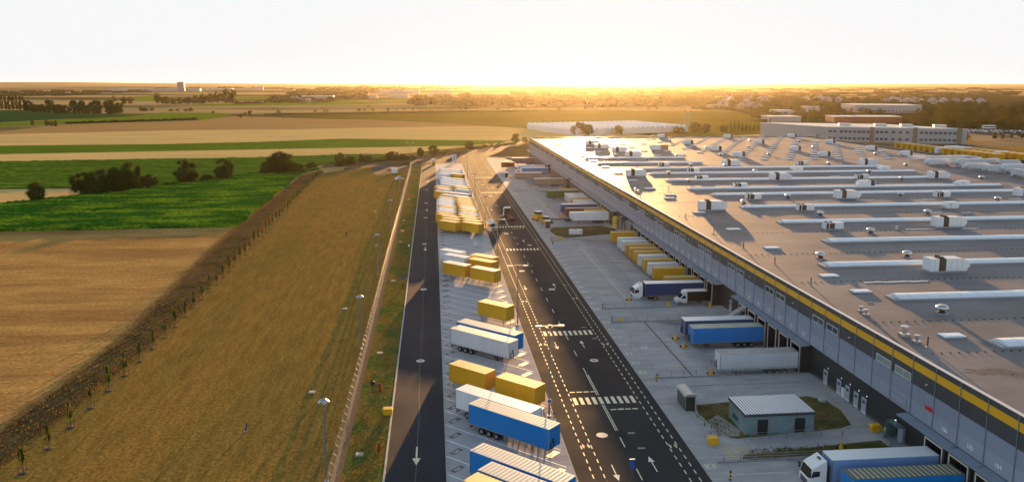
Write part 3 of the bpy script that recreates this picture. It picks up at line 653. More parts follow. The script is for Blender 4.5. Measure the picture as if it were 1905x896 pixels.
# ---- roof plant: things standing on the roof
m_uw = mat('unit_white', (.66, .72, .78), .45, .4, rnd=.04); m_louv = mat('unit_louvre', (.085, .062, .045), .7, .3); m_fan = mat('fan_dark', (.03, .028, .025), .6)
def louv_box(mb, x0, x1, y0, y1, z0, z1, mi):
    mb.m(mi).box(x0, x1, y0, y1, z0, z1)
def hvac(kind):
    def fn():
        root = tag(empty('rooftop_unit'), cat='air handling unit', group='air handling units on the warehouse roof')
        if kind == 'A':    # long unit, dark louvre bay near one end, two fans on top, hood at the other
            b = MB(); b.box(-3.1, -1.75, -1.15, 1.15, .35, 2.5); b.side([(-.55, .35), (3.0, .35), (3.0, .8), (3.35, 1.0), (3.35, 1.5), (2.6, 2.3), (2.0, 2.5), (-.55, 2.5)], -1.15, 1.15); b.build('casing', m_uw, root)
            MB().box(-1.75, -.55, -1.08, 1.08, .35, 2.42).build('louvre_bay', m_louv, root)
            for y in (-.5, .55): MB().rings([(.48, 2.40), (.52, 2.55), (.46, 2.72), (.3, 2.66)], 12, -1.15, y).build('fan', m_fan, root)
            MB().box(-3.0, 3.0, -1.0, 1.0, 0, .33).build('base_frame', m_curb, root)
            b = MB()
            for x in (-2.4, .3, 1.2, 2.1): b.box(x, x+.03, -1.165, -1.152, .4, 2.4)
            b.build('panel_joint', m_curb, root)
        if kind == 'B':    # short unit: two dark bays then a white box
            b = MB(); b.box(.2, 2.35, -.95, .95, .3, 1.75); b.box(-2.0, -1.85, -.95, .95, .3, 1.75); b.box(-1.2, -1.05, -.95, .95, .3, 1.75); b.box(-2.0, .2, -.95, .95, 1.68, 1.77); b.build('casing', m_uw, root)
            b = MB(); b.box(-1.84, -1.21, -.9, .9, .3, 1.66); b.box(-1.04, .19, -.9, .9, .3, 1.66); b.build('louvre_bay', m_louv, root)
            for x in (-1.5, -.4): MB().rings([(.42, 1.77), (.44, 1.9), (.25, 1.86)], 12, x, 0).build('fan', m_fan, root)
            MB().box(-2.0, 2.3, -.85, .85, 0, .29).build('base_frame', m_curb, root)
        if kind == 'C':    # white box with a sloped intake hood
            b = MB(); b.side([(-1.5, .3), (2.1, .3), (2.1, 1.9), (-1.2, 1.9), (-1.6, 1.5), (-2.5, 1.25), (-2.4, .9), (-1.7, .8)], -1., 1.); b.build('casing', m_uw, root)
            MB().box(-.4, -.1, -1.02, -1.005, .7, 1.5).build('service_panel', m_curb, root); MB().box(-1.4, 2.0, -.9, .9, 0, .29).build('base_frame', m_curb, root)
        if kind == 'D':    # hood at one end, dark bay with fans at the other
            b = MB(); b.side([(-2.7, 1.2), (-2.3, .9), (-1.9, .35), (1.5, .35), (1.5, 2.35), (-1.8, 2.35), (-2.4, 1.9)], -1.1, 1.1); b.box(2.85, 2.98, -1.1, 1.1, .35, 2.35); b.build('casing', m_uw, root)
            MB().box(1.5, 2.85, -1.05, 1.05, .35, 2.3).build('louvre_bay', m_louv, root)
            for y in (-.5, .5): MB().rings([(.46, 2.30), (.5, 2.5), (.3, 2.5)], 12, 2.15, y).build('fan', m_fan, root)
            MB().box(-2.2, 2.9, -1.0, 1.0, 0, .33).build('base_frame', m_curb, root)
        if kind == 'E':
            b = MB(); b.side([(-3.8, .9), (-3.2, .35), (.6, .35), (.6, 2.7), (-3.1, 2.7), (-3.8, 2.0)], -1.4, 1.4); b.build('casing', m_uw, root)
            MB().box(.6, 4.0, -1.35, 1.35, .35, 2.7).build('louvre_bay', mat('unit_tan', (.30, .20, .12), .7), root); MB().box(-3.2, 3.9, -1.3, 1.3, 0, .33).build('base_frame', m_curb, root)
        return root
    return Proto(fn)
HV = {k: hvac(k) for k in 'ABCDE'}
DESC = {'A': 'long white air unit with one louvre bay', 'B': 'short white air unit with two louvre bays', 'C': 'white hooded roof unit without louvres', 'D': 'white air unit with its louvre bay last', 'E': 'wide air unit, half white and half tan'}
UN = [(97.4, 139.2, 'A', 'behind the nearest full roof-light strip', 1.0), (128.1, 183.7, 'A', 'standing alone between two long strips near the roof middle', 1.0), (97.6, 183.6, 'B', 'on the strip gap in front of the long fourth strip', 1), (104.1, 212.1, 'B', 'beside the kerb end of the fifth strip', 1), (147.5, 211.9, 'C', 'resting against the seventh roof-light strip', 1), (128.1, 233.5, 'A', 'against the strip, beside a white glint strip', 1), (159.4, 233.5, 'B', 'between two domed ventilators', 1), (148.5, 259.3, 'D', '', 1), (184.0, 258.9, 'C', '', 1), (188.1, 233.2, 'A', '', 1), (189.4, 280.4, 'A', '', 1), (78.4, 215.4, 'A', 'casting a long shadow near the roof edge', 1), (98.1, 234.5, 'B', '', 1), (104.2, 260.5, 'B', '', 1), (190.8, 404.5, 'D', '', 1), (190.4, 371.9, 'D', '', 1), (234.3, 451.4, 'D', '', 1), (233.1, 404.1, 'D', '', 1), (235.6, 505.1, 'D', '', 1), (233.2, 372.4, 'D', '', 1), (161.1, 333.4, 'B', '', 1), (147.7, 310.0, 'C', '', 1), (189.4, 329.7, 'A', '', 1), (183.7, 307.7, 'C', '', 1), (127.7, 281.1, 'A', '', 1), (159.6, 281.5, 'B', '', 1), (148.5, 507.5, 'D', '', 1), (191.6, 503.8, 'D', '', 1), (148.1, 452.8, 'D', '', 1), (191.4, 453.1, 'D', '', 1), (120.2, 415.9, 'E', '', 1), (148.8, 408.2, 'D', '', 1), (148.2, 374.3, 'D', '', 1), (128.4, 331.8, 'A', '', 1), (98.4, 332.4, 'B', '', 1), (103.7, 309.1, 'B', '', 1), (98.3, 283.0, 'B', '', 1), (91.6, 453.7, 'A', '', 1), (91.6, 427.2, 'A', '', 1), (96.3, 404.7, 'A', '', 1), (97.0, 378.9, 'A', '', 1), (77.7, 298.5, 'A', '', 1)]
UN.sort(key=lambda u: u[1]); cnt = {}
tot = {k: sum(1 for u in UN if u[2] == k) for k in 'ABCDE'}
for x, y, k, d, s in UN:
    cnt[k] = cnt.get(k, 0)+1
    lab = DESC[k] if tot[k] == 1 else DESC[k]+', '+nth(cnt[k])+' of these from the near edge'
    HV[k].put((x, y+1.1, ZR), 0, lab, (1.22, 1.15, 1.1) if k in 'AE' else (1.05, 1.1, 1.05))
# domed roof ventilators
m_alu = mat('ventilator_metal', (.55, .56, .58), .28, .5, .85)
def vent_fn():
    root = tag(empty('roof_ventilator'), cat='ventilator', group='domed ventilators on the warehouse roof')
    MB().rings([(.62, 0), (.62, .35), (.42, .40), (.42, .95)], 14).build('stack', mat('vent_dark', (.05, .05, .055), .5), root)
    MB().box(-.75, .75, -.75, .75, 0, .18).build('flashing', m_curb, root)
    MB().rings([(.95, .88), (1.0, .98), (.86, 1.22), (.55, 1.42), (.15, 1.52)], 16).build('dome', m_alu, root, smooth=True)
    return root
VP = Proto(vent_fn)
VE = [(79.0, 113.6), (78.9, 153.2), (97.3, 152.5), (104.2, 203.8), (134.9, 203.6), (104.1, 178.4), (171.7, 225.4), (147.7, 237.6), (172.8, 277.8), (204.1, 277.4), (91.7, 226.3), (110.1, 236.9), (155.5, 328.3), (173.0, 333.5), (173.7, 301.7), (204.3, 326.1), (209.5, 422.2), (222.7, 467.6), (221.2, 379.5), (117.8, 377.0), (98.5, 359.8), (110.3, 332.4), (92.0, 303.6), (91.9, 278.0), (123.9, 327.8), (128.4, 306.8), (141.2, 380.7), (166.4, 381.4), (148.5, 422.1), (173.6, 425.4), (143.0, 472.0), (193.5, 472.0), (218.0, 511.9), (143.6, 513.1), (78.9, 359.0), (88.4, 379.7)]
VE.sort(key=lambda u: u[1])
for i, (x, y) in enumerate(VE): VP.put((x, y, ZR), 0, 'silver domed ventilator, '+nth(i+1)+' from the near edge of the roof')
def stack_fn():
    root = tag(empty('flue_stack'), cat='flue', group='short metal flues near the roof edge')
    b = MB(); b.box(-.55, .55, -.5, .5, 0, .45); b.build('curb', m_alu, root); MB().cyl((0, 0, .45), (0, 0, 1.2), .3, k=12).build('pipe', m_alu, root); MB().rings([(.5, 1.2), (.5, 1.38), (.2, 1.45)], 12).build('cap', m_alu, root); return root
ST = Proto(stack_fn)
for i, (x, y, s) in enumerate([(66.4, 103.2, 1.15), (66.5, 100.4, 0.85), (66.8, 115.6, 0.7), (66.5, 113.6, 0.75), (113.3, 182.8, 0.7), (179.3, 335.3, 0.7), (113.4, 282.4, 0.6), (66.7, 257.2, 0.8), (66.8, 253.3, 0.7)]):
    ST.put((x, y, ZR), 0, 'silver capped flue, '+['taller of the two nearest the parapet', 'shorter of the two nearest the parapet', 'upper one of a small pair by the parapet', 'lower one of a small pair by the parapet', 'lone small one between two strips', 'lone small one amid the middle strips', 'tiny one between far strips', 'taller of the far pair by the parapet', 'shorter of the far pair by the parapet'][i], s)
def post_fn():
    root = tag(empty('vent_post'), cat='vent pipe', group='thin dark vent pipes along the parapet')
    MB().cyl((0, 0, 0), (0, 0, 1.15), .10, k=7).build('pipe', mat('rust_pipe', (.06, .035, .03), .6), root); MB().rings([(.22, 0), (.14, .12)], 8).build('collar', m_curb, root); return root
PO = Proto(post_fn)
for i, (x, y) in enumerate(sorted([(66.7, 132.3), (67.0, 98.7), (78.3, 258.8), (66.5, 203.0), (66.4, 181.3), (67.1, 164.6), (65.0, 278.9), (65.1, 313.6), (65.3, 336.5), (66.3, 360.2), (66.7, 377.4), (67.3, 148.9)], key=lambda u: u[1])):
    PO.put((x, y, ZR), 0, 'thin dark vent pipe near the parapet, '+nth(i+1)+' from the near end', (1, 1, 1.3))
# slender lightning rod near the flues
root = tag(empty('lightning_rod', (*[(71.1, 120.6)][0], ZR)), 'tall hair-thin lightning rod on a flat tripod near the roof edge', 'lightning rod')
MB().cyl((0, 0, 0), (0, 0, 3.2), .025, .012, k=5).build('rod', m_pipe, root); MB().box(-.5, .5, -.1, .1, 0, .08).build('foot', m_curb, root)
# silver ductwork at the far right of the roof
def duct_fn():
    root = tag(empty('duct_cluster'), cat='ductwork', group='silver ductwork at the far corner of the roof')
    b = MB(); b.box(-4.5, 4.5, -1.3, 1.3, 1.2, 3.6); b.side([(4.5, 1.2), (6.2, .2), (6.8, .2), (6.8, 2.2), (5.6, 3.6), (4.5, 3.6)], -1.0, 1.0); b.build('duct', mat('duct_silver', (.55, .60, .68), .4, .5, .2, rnd=.12), root)
    MB().cyl((-6.5, -.3, 2.2), (-4.5, -.3, 2.3), .9, k=12).build('round_duct', MATS['duct_silver'], root)
    b = MB()
    for x in (-4.2, 0, 4.2):
        for y in (-1, 1): b.box(x-.08, x+.08, y-.08, y+.08, 0, 1.2)
    b.build('support_frame', m_curb, root)
    b = MB()
    for x in (-3, -1.5, 0, 1.5, 3): b.box(x, x+.08, -1.34, 1.34, 1.19, 3.64)
    b.build('flange', m_curb, root); return root
DU = Proto(duct_fn)
for i, (x, y, rz, s) in enumerate([(223.2, 348.5, 0, 0.7), (226.2, 338.2, 5, 0.9), (236.5, 339.7, 0, 0.9), (217.4, 324.9, 0, 0.9), (243.2, 336.7, 90, 0.8), (228.0, 319.4, 0, 1.0), (240.3, 322.8, 20, 0.9), (221.5, 305.3, 0, 0.9), (224.2, 297.1, 0, 0.9), (231.3, 296.5, 0, 1.0), (246.9, 319.9, 0, 0.8), (222.4, 279.1, 90, 0.9)]):
    DU.put((x, y, ZR), R(rz), ['small silver duct box nearest the last roof lights', 'silver duct run behind a low tan screen', 'silver duct box beside the tall grey block', 'long silver duct standing on legs', 'tall grey duct block turned end-on', 'silver duct run in the middle of the cluster', 'silver duct with a slanted end piece', 'silver duct lying in front of the cluster', 'pale boxy duct beyond the last domed ventilator', 'wide pale duct at the roof rim', 'silver duct behind the pale boxy one', 'end-on duct at the frame edge of the roof'][i], s)

# ------------------------------------------------------------------ trailers, swap bodies, trucks
m_tyre = mat('tyre_rubber', (.018, .018, .018), .8, .3); m_rim = mat('rim_steel', (.30, .30, .31), .4, .5, .4); m_chas = mat('chassis_black', (.03, .03, .032), .6, .4)
m_zinc = mat('galvanised_steel', (.28, .30, .32), .5, .5, .4); m_redl = mat('rear_lamp_red', (.35, .01, .01), .4, .5); m_cabw = mat('cab_white', (.74, .76, .78), .3, .5, rnd=.03)
m_wind = mat('windscreen', (.015, .018, .022), .06, .9); m_cream_roof = mat('pale_roof_sheet', (.66, .66, .60), .6, .3, var=(.35, .12), coord='obj', rnd=.06)
m_grille = mat('grille_black', (.02, .02, .022), .5, .4)
def paint(n, c, rough=.5, rnd=.05): return mat(n, c, rough, .4, var=(.5, .11), coord='obj', rnd=rnd, stretch=(1, 1, .35))
P_BLUE = paint('blue_tarpaulin', (.004, .20, .60)); P_WHITE = paint('white_box_paint', (.72, .77, .83)); P_YEL = paint('yellow_box_paint', (.62, .33, .008), .55, .08)
P_NAVY = paint('navy_tarpaulin', (.008, .05, .17)); P_GREEN = paint('green_tarpaulin', (.06, .11, .012)); P_BROWN = paint('rust_brown_paint', (.22, .055, .02)); P_PURP = paint('plum_tarpaulin', (.13, .085, .11))
P_TAUPE = paint('taupe_tarpaulin', (.28, .22, .18)); P_SLATE = paint('slate_blue_tarpaulin', (.05, .10, .20)); P_LBLUE = paint('faded_blue_tarpaulin', (.03, .17, .42)); P_BLACK = paint('black_tarpaulin', (.03, .025, .015)); P_GREY = paint('light_grey_tarpaulin', (.58, .63, .71))
R_YEL = paint('sunlit_yellow_roof', (.60, .40, .15), .6, .12); R_WHITE = m_cream_roof; R_RIB = mat('roof_bow', (.50, .50, .45), .6, .3); R_DULL = mat('weathered_roof', (.40, .37, .36), .7, .3, var=(.5, .25), coord='obj'); R_OLD = mat('ribbed_old_roof', (.46, .46, .36), .6, .3, var=(.3, .2), coord='obj')  # R_YEL: box yellow with the tan of sunlight on top painted in
def wheel(root, x, y, r=.5, w=.32, s=1):
    o = MB().cyl((x, y-w/2, r), (x, y+w/2, r), r, k=16).build('wheel', m_tyre, root)
    MB().cyl((x, y+s*(w/2-.02), r), (x, y+s*(w/2+.03), r), r*.55, r*.42, k=12).build('rim', m_rim, o)
def trailer_parts(root, body, roofm, x0=0., ribs=0, fridge=False, curtain=True, side_dark=False, z0=1.12, z1=4.0, L_=13.6, front_frame=True, skirt=False):
    """rear at x0, front at x0+L_, centred on y"""
    x1 = x0+L_; b = MB(); b.m(0).box(x0, x1, -1.275, 1.275, z0, z1-.06)
    b.build('box_body', body, root)
    b = MB(); b.m(0).prism([(x0-.02, -1.285), (x1-.10, -1.285), (x1+.02, -1.15), (x1+.02, 1.15), (x1-.10, 1.285), (x0-.02, 1.285)], z1-.06, z1)
    if ribs:
        x = x0+.35
        while x < x1-.3: b.m(1).box(x, x+(.10 if ribs != .62 else .2), -1.2, 1.2, z1+.001, z1+.018); x += ribs
    b.build('roof', [roofm, R_RIB if ribs != .62 else R_OLD], root)
    b = MB()                       # corner posts, lower rail, door bars
    for x in (x0-.012, x1-.05):
        for s in (-1, 1): b.box(x, x+.062, s*1.275-.06, s*1.275+.062 if s > 0 else s*1.275+.06, z0-.02, z1-.07)
    for s in (-1, 1): b.box(x0+.05, x1-.05, s*1.288-.012, s*1.288+.012, z0-.05, z0+.06)
    b.build('edge_rail', m_zinc, root)
    if curtain:                    # tension straps hanging under the curtain
        b = MB(); x = x0+.6
        while x < x1-.3:
            for s in (-1, 1): b.box(x, x+.05, s*1.30-.006, s*1.30+.006, z0-.18, z0+.35)
            x += .72
        b.build('strap', m_chas, root)
    b = MB()                       # rear doors
    b.box(x0-.03, x0-.012, -.012, .012, z0, z1-.1)
    for y in (-.85, -.4, .4, .85): b.box(x0-.05, x0-.012, y-.02, y+.02, z0+.05, z1-.12)
    b.build('door_bar', m_zinc, root)
    if front_frame:
        b = MB(); yy = -.55
        b.box(x1+.003, x1+.12, yy-.4, yy-.32, z0+.05, z0+.95); b.box(x1+.003, x1+.12, yy+.32, yy+.4, z0+.05, z0+.95); b.box(x1+.003, x1+.12, yy-.4, yy+.4, z0+.87, z0+.95); b.box(x1+.003, x1+.12, yy-.4, yy+.4, z0+.05, z0+.13); b.box(x1+.003, x1+.10, yy+.0, yy+.3, z0+1.1, z0+1.35)
        b.build('hose_frame', m_grille, root)
    if fridge: MB().box(x1+.003, x1+.42, -.95, .95, z1-1.9, z1-.2).build('cooling_unit', m_uw, root)
    b = MB(); b.box(x0+.1, x1-.4, -.5, -.38, z0-.38, z0-.052); b.box(x0+.1, x1-.4, .38, .5, z0-.38, z0-.052)
    for x in (x0+.1, x0+3, x0+6, x0+9, x1-.5): b.box(x, x+.1, -1.2, 1.2, z0-.18, z0-.055)
    b.box(x0+.02, x0+.12, -1.15, 1.15, .45, .62); b.build('chassis', m_chas, root)
    for x in (x0+2.2, x0+3.52, x0+4.84):
        for s in (-1, 1): wheel(root, x, s*1.08, .5, .34, s)
    for s in (-1, 1): MB().box(x1-3.1, x1-2.96, s*.75-.07, s*.75+.07, .02, z0-.05).box(x1-3.2, x1-2.86, s*.75-.15, s*.75+.15, 0, .05).build('landing_leg', m_chas, root)
    for s in ((-1, 1) if z0 > 1 else ()):
        b = MB()
        for z in (.45, .75): b.box(x0+6.1, x1-3.4, s*1.2-.02, s*1.2+.02, z, z+.12)
        for x in (x0+6.3, x1-3.6): b.box(x, x+.06, s*1.2-.05, s*1.2+.03, .44, z0-.04)
        b.build('side_guard', m_zinc if not side_dark else m_chas, root)
    for s in (-1, 1): MB().box(x0-.04, x0-.013, s*.95-.16, s*.95+.16, .68, .82).build('rear_lamp', m_redl, root)
    if skirt: MB().box(x0+5.6, x0+9.6, -1.24, -1.18, .4, .85).build('pallet_box', m_uw, root)
def trailer(body, roofm, **k):
    def fn():
        root = tag(empty('semi_trailer'), cat='semi-trailer', group='semi-trailers parked or docked'); trailer_parts(root, body, roofm, **k); return root
    return Proto(fn)
def swap(body, roofm, h=2.75, L_=7.45):
    def fn():
        root = tag(empty('swap_body'), cat='swap body', group='swap bodies standing on their legs'); z0, z1 = 1.22, 1.22+h; a = L_/2
        MB().box(-a, a, -1.26, 1.26, z0, z1-.05).build('box_body', body, root)
        b = MB(); b.m(0).box(-a-.02, a+.02, -1.28, 1.28, z1-.05, z1); b.build('roof', roofm, root)
        b = MB()
        for x in (-a-.015, a-.06):
            for s in (-1, 1): b.box(x, x+.075, s*1.23-.05, s*1.23+.05, z0-.05, z1-.052)
        for s in (-1, 1): b.box(-a+.06, a-.06, s*1.265-.01, s*1.265+.01, z0-.06, z0+.07); b.box(-a+.06, a-.06, s*1.265-.01, s*1.265+.01, z1-.16, z1-.052)
        b.build('edge_rail', paint('yellow_rail_paint', (.50, .27, .01)) if body is P_YEL else m_zinc, root)
        b = MB()
        for y in (-.8, -.35, .35, .8): b.box(a+.016, a+.045, y-.018, y+.018, z0+.05, z1-.1)
        b.box(a+.016, a+.028, -.01, .01, z0, z1-.06); b.build('door_bar', m_zinc, root)
        MB().box(-a+.2, a-.2, -.5, -.42, z0-.22, z0-.052).box(-a+.2, a-.2, .42, .5, z0-.22, z0-.052).build('chassis', m_chas, root)
        lm = paint('leg_paint', (.30, .17, .02)) if body is P_YEL else m_zinc
        for sx in (-1, 1):
            for s in (-1, 1):
                x = sx*2.9; b = MB().box(x-.05, x+.05, s*1.1-.05, s*1.1+.05, .03, z0-.05); b.box(x-.13, x+.13, s*1.1-.13, s*1.1+.13, 0, .03); b.cyl((x, s*1.1, .35), (x-sx*.75, s*.95, z0-.06), .025, k=5); b.build('leg', lm, root)
        return root
    return Proto(fn)
def cab_parts(root, X0, col=m_cabw, dirx=1, name='cab'):
    """European cab-over tractor facing +x, front bumper at X0"""
    h = X0
    prof = [(h-2.25, .95), (h-1.75, .95), (h-1.75, .45), (h-1.7, .38), (h-.12, .38), (h-.02, .75), (h, 1.55), (h-.10, 1.75), (h-.42, 2.85), (h-.62, 3.02), (h-1.3, 3.40), (h-2.1, 3.86), (h-2.2, 3.86), (h-2.25, 3.1)]
    cab = MB().side(list(prof), -1.23, 1.23).build(name, col, root)
    MB().side([(h+.012, 1.62), (h-.085, 1.78), (h-.40, 2.78), (h-.30, 2.78), (h-.045, 1.98)][:0] or [(h-.06, 1.74), (h-.40, 2.80), (h-.385, 2.82), (h-.03, 1.76)], -1.08, 1.08).build('windscreen', m_wind, cab)
    for s in (-1, 1): MB().side([(h-1.38, 1.95), (h-.30, 1.80), (h-.52, 2.60), (h-1.38, 2.62)], s*1.236-.006, s*1.236+.006).build('side_window', m_wind, cab)
    b = MB(); b.box(h-.001, h+.025, -.85, .85, .80, 1.05); b.box(h-.02, h+.028, -.85, .85, 1.15, 1.40); b.box(h-.10, h+.03, -1.0, 1.0, .40, .58); b.build('grille', m_grille, cab)
    for s in (-1, 1):
        MB().box(h-.05, h+.03, s*.98-.16, s*.98+.16, .66, .86).build('headlight', m_sky, cab)
        MB().box(h-.15, h+.02, s*1.42-.10, s*1.42+.10, 1.95, 2.65).box(h-.12, h-.06, min(s*1.22, s*1.42), max(s*1.22, s*1.42), 2.55, 2.60).build('mirror', m_grille, cab)
    MB().box(h-1.95, h-1.62, -.3, .3, 3.72, 3.80, T=Matrix.Identity(4)).build('roof_hatch', m_grille, cab)
    b = MB(); b.box(h-6.0, h-2.3, -.45, -.33, .7, .98); b.box(h-6.0, h-2.3, .33, .45, .7, .98); b.box(h-4.9, h-3.5, -1.15, -.6, .35, .9); b.box(h-4.9, h-3.5, .6, 1.15, .35, .9); b.build('tractor_chassis', m_chas, root)
    b = MB(); b.box(h-2.55, h-2.28, -1.15, 1.15, 1.0, 3.2); b.build('sleeper_gap', m_grille, root)
    for s in (-1, 1): wheel(root, h-1.45+.0, s*1.05, .51, .30, s); wheel(root, h-5.2, s*.98, .51, .55, s)
def truck(body, roofm, cab=m_cabw, **k):
    def fn():
        root = tag(empty('articulated_truck'), cat='articulated truck', group='articulated trucks with a white cab'); trailer_parts(root, body, roofm, front_frame=False, **k); cab_parts(root, 13.6+2.85, cab); return root
    return Proto(fn)

LOTA = R(-43.5); UX, UY = math.cos(LOTA), math.sin(LOTA)
T_BLUE = trailer(P_BLUE, R_WHITE, ribs=.55, curtain=False); T_WHITE = trailer(P_WHITE, m_cabw, curtain=False); T_WHITE2 = trailer(P_GREY, R_WHITE, curtain=True)
S_YEL = swap(P_YEL, R_YEL); S_WHITE = swap(P_WHITE, m_cabw); S_YELW = swap(P_YEL, R_WHITE); S_YELR = swap(P_YEL, paint('ribbed_yellow_roof', (.62, .47, .16)))
def lot_trailer(proto, x, y, lab, sc=None):        # x, y: top corner nearest the service road (near side)
    nx, ny = -UY, UX                                # towards the far side of the body
    return proto.put((x+nx*1.275, y+ny*1.275, 0), LOTA, lab, sc)
def lot_swap(proto, x, y, lab, sc=None):
    nx, ny = -UY, UX
    return proto.put((x+UX*3.725+nx*1.26, y+UY*3.725+ny*1.26, 0), LOTA, lab, sc)
lot_trailer(T_BLUE, 4.4, 105.1, 'long blue trailer, the one parked between a white trailer and a second blue trailer')
lot_trailer(T_BLUE, 3.9, 90.9, 'long blue trailer with a white ribbed roof, one bay nearer than the empty bays')
lot_trailer(T_BLUE, 4.6, 85.9, 'blue trailer parked directly beside a yellow ribbed container at the lot\'s near end')
lot_swap(S_YELR, 2.8, 83.6, 'yellow swap body with a ribbed pale yellow roof at the near end of the lot')
lot_trailer(T_WHITE, 2.7, 110.6, 'long plain white trailer squeezed between two yellow boxes and a blue trailer')
lot_swap(S_YEL, 2.0, 121.4, 'yellow swap body by the service road, behind the white and blue trailers')
lot_swap(S_YEL, 8.9, 115.0, 'yellow swap body by the lane, end to end with another behind a white trailer')
lot_trailer(T_WHITE2, 2.6, 139.9, 'grey-white trailer with straps, close beside a blue trailer')
lot_trailer(T_BLUE, 3.9, 143.8, 'blue trailer mostly hidden behind the grey-white trailer')
lot_swap(S_YEL, 8.6, 157.4, 'lone yellow swap body standing by itself among empty bays')
lot_swap(S_YELW, 8.5, 188.0, 'yellow swap body with a white roof, nearest of four beside the lane')
lot_swap(S_YELW, 1.9, 194.2, 'yellow swap body with a white roof, next to two white boxes')
lot_swap(S_WHITE, 2.2, 203.3, 'white swap body directly behind a yellow one by the service road')
lot_swap(S_WHITE, 1.2, 209.5, 'white swap body, farther of the pair by the service road')
lot_swap(S_YEL, 8.5, 197.4, 'yellow swap body in the middle of three by the lane')
lot_swap(S_YEL, 9.2, 202.3, 'yellow swap body, farthest of the three by the lane')
# the packed far part of the lot: left column, right column
YL = 'Y'; SW = {'Y': S_YEL, 'W': S_WHITE, 'V': S_YELW}
DS = {'Y': 'yellow swap body', 'W': 'white swap body', 'V': 'pale-roofed yellow swap body'}
left = [(255.2, 'Y', 0), (259.7, 'Y', .9), (264.5, 'Y', .9), (268.3, 'Y', -1.0), (272.6, 'Y', -1), (277.0, 'W', -.6), (281.5, 'W', -.6), (286.0, 'Y', 0), (290.8, 'W', -.6), (295.4, 'W', -.6), (300.0, 'W', -.4), (304.8, 'W', 0), (309.6, 'Y', 0), (326, 'Y', -1.6), (333.5, 'W', -.4), (338.2, 'Y', -1), (343, 'Y', -1.2)]
for i, (y, c, dx) in enumerate(left): lot_swap(SW[c], 1.9+dx*.8-.6, y, DS[c]+', '+nth(i+1)+' of the packed left column counted from its near end')
right = [(252.0, 'Y', 0), (256.8, 'Y', 0), (262.0, 'Y', -1), (266.4, 'Y', -1.2), (271.0, 'W', -.6), (275.8, 'Y', -.4), (280.4, 'V', 0), (285.2, 'V', -.4), (290.0, 'Y', -.6), (294.8, 'Y', -.8), (299.5, 'Y', -.9), (304.3, 'Y', -1.0), (309.0, 'Y', -1.), (332.0, 'W', -.2), (338.0, 'Y', -.4), (342.6, 'Y', -.8)]
for i, (y, c, dx) in enumerate(right): lot_swap(SW[c], 8.6+dx*.7, y-.4, DS[c]+', '+nth(i+1)+' of the packed right column counted from its near end')
T_BLUER = trailer(P_LBLUE, R_WHITE)
lot_trailer(T_BLUER, 3.4, 323.0, 'pale-roofed blue trailer wedged in the packed far rows')
lot_trailer(T_WHITE2, 2.6, 316.2, 'white trailer wedged in the packed far rows with a green mark at its front')
k = 0
for y, pr_, lab in ((350, T_WHITE, 'white trailer'), (358, T_WHITE, 'white trailer'), (366, T_WHITE, 'white trailer'), (374, T_WHITE2, 'grey-white trailer'), (396, T_WHITE, 'white trailer'), (404, T_WHITE2, 'grey-white trailer'), (412, T_WHITE, 'white trailer')):
    k += 1; lot_trailer(pr_, 2.8, y, lab+', '+nth(k)+' of the bright trailers beyond the packed boxes')
lot_swap(S_YEL, 8.0, 388.0, 'yellow swap body standing alone among the farthest white trailers')
lot_swap(S_WHITE, 1.4, 390.0, 'white swap body beside the farthest yellow one')

# ---- the docks
DK = {}
def dock_y(k): return DOCK0+MOD*k
def dock(proto, k, lab, x=60.9, z=-PD, ln=0): return proto.put((x, dock_y(k), z), math.pi, lab)
T_DGREY = trailer(P_GREY, R_DULL, curtain=True, skirt=True); T_DBLUE = trailer(P_BLUE, R_OLD, curtain=False); T_SLATE = trailer(P_SLATE, m_cabw, curtain=False)
dock(trailer(P_BLUE, mat('dark_slat_roof', (.13, .14, .10), .7), ribs=.62, curtain=False), -8, 'blue trailer with a slatted old roof docked nearest the viewer')
dock(T_DGREY, 1, 'pale grey curtain trailer with a dull roof docked alone beside the paved path')
dock(T_DBLUE, 4, 'bright blue trailer with a stained roof docked beside a slate blue one')
dock(T_SLATE, 5, 'slate blue trailer with a white roof half hidden behind the bright blue one')
dock(truck(P_NAVY, m_cabw), 11, 'white-cabbed truck with a navy trailer docked beside a small dark van')
TRB = truck(paint('pale_blue_tarpaulin', (.22, .36, .62)), m_cabw)
dock(TRB, -7, 'white-cabbed truck with a pale blue trailer docked nearest the viewer')
# docked swap bodies on their legs
dsw = [(12, S_YEL), (14, S_YEL), (15, S_WHITE), (16, S_YEL), (17, S_WHITE), (18, S_YEL), (19, S_YEL), (20, S_YEL), (21, S_WHITE), (22, S_WHITE), (24, S_YEL)]
for i, (k, p) in enumerate(dsw): p.put((57.2, dock_y(k), -PD), math.pi, ('yellow' if p is S_YEL else 'white')+' box at the docks, '+nth(i+1)+' of that run counted from the navy truck')
dock(trailer(P_WHITE, m_cabw, curtain=False, skirt=False), 32, 'white trailer docked last before the yellow tank')
S_YEL.put((57.2, dock_y(33), -PD), math.pi, 'yellow docked box between the white and the rust-brown trailers')
dock(trailer(P_BROWN, R_DULL), 34, 'rust-brown trailer docked between a yellow box and a navy trailer')
dock(trailer(P_NAVY, m_cabw), 36, 'navy trailer with a white roof docked behind the rust-brown one')
for i, (k, p) in enumerate(((37, S_WHITE), (38, S_WHITE), (39, S_YEL), (40, S_WHITE), (41, S_WHITE), (42, S_WHITE))): p.put((57.2, dock_y(k), -PD), math.pi, ('yellow' if p is S_YEL else 'white')+' docked box behind the navy trailer, '+nth(i+1)+' of its run')
dock(trailer(P_GREEN, R_DULL), 44, 'olive green trailer docked in the far row')
S_YEL.put((57.2, dock_y(45), -PD), math.pi, 'yellow docked box just behind the olive green trailer')
dock(trailer(P_TAUPE, m_cabw), 53, 'taupe trailer with a bright white roof in the far dock row')
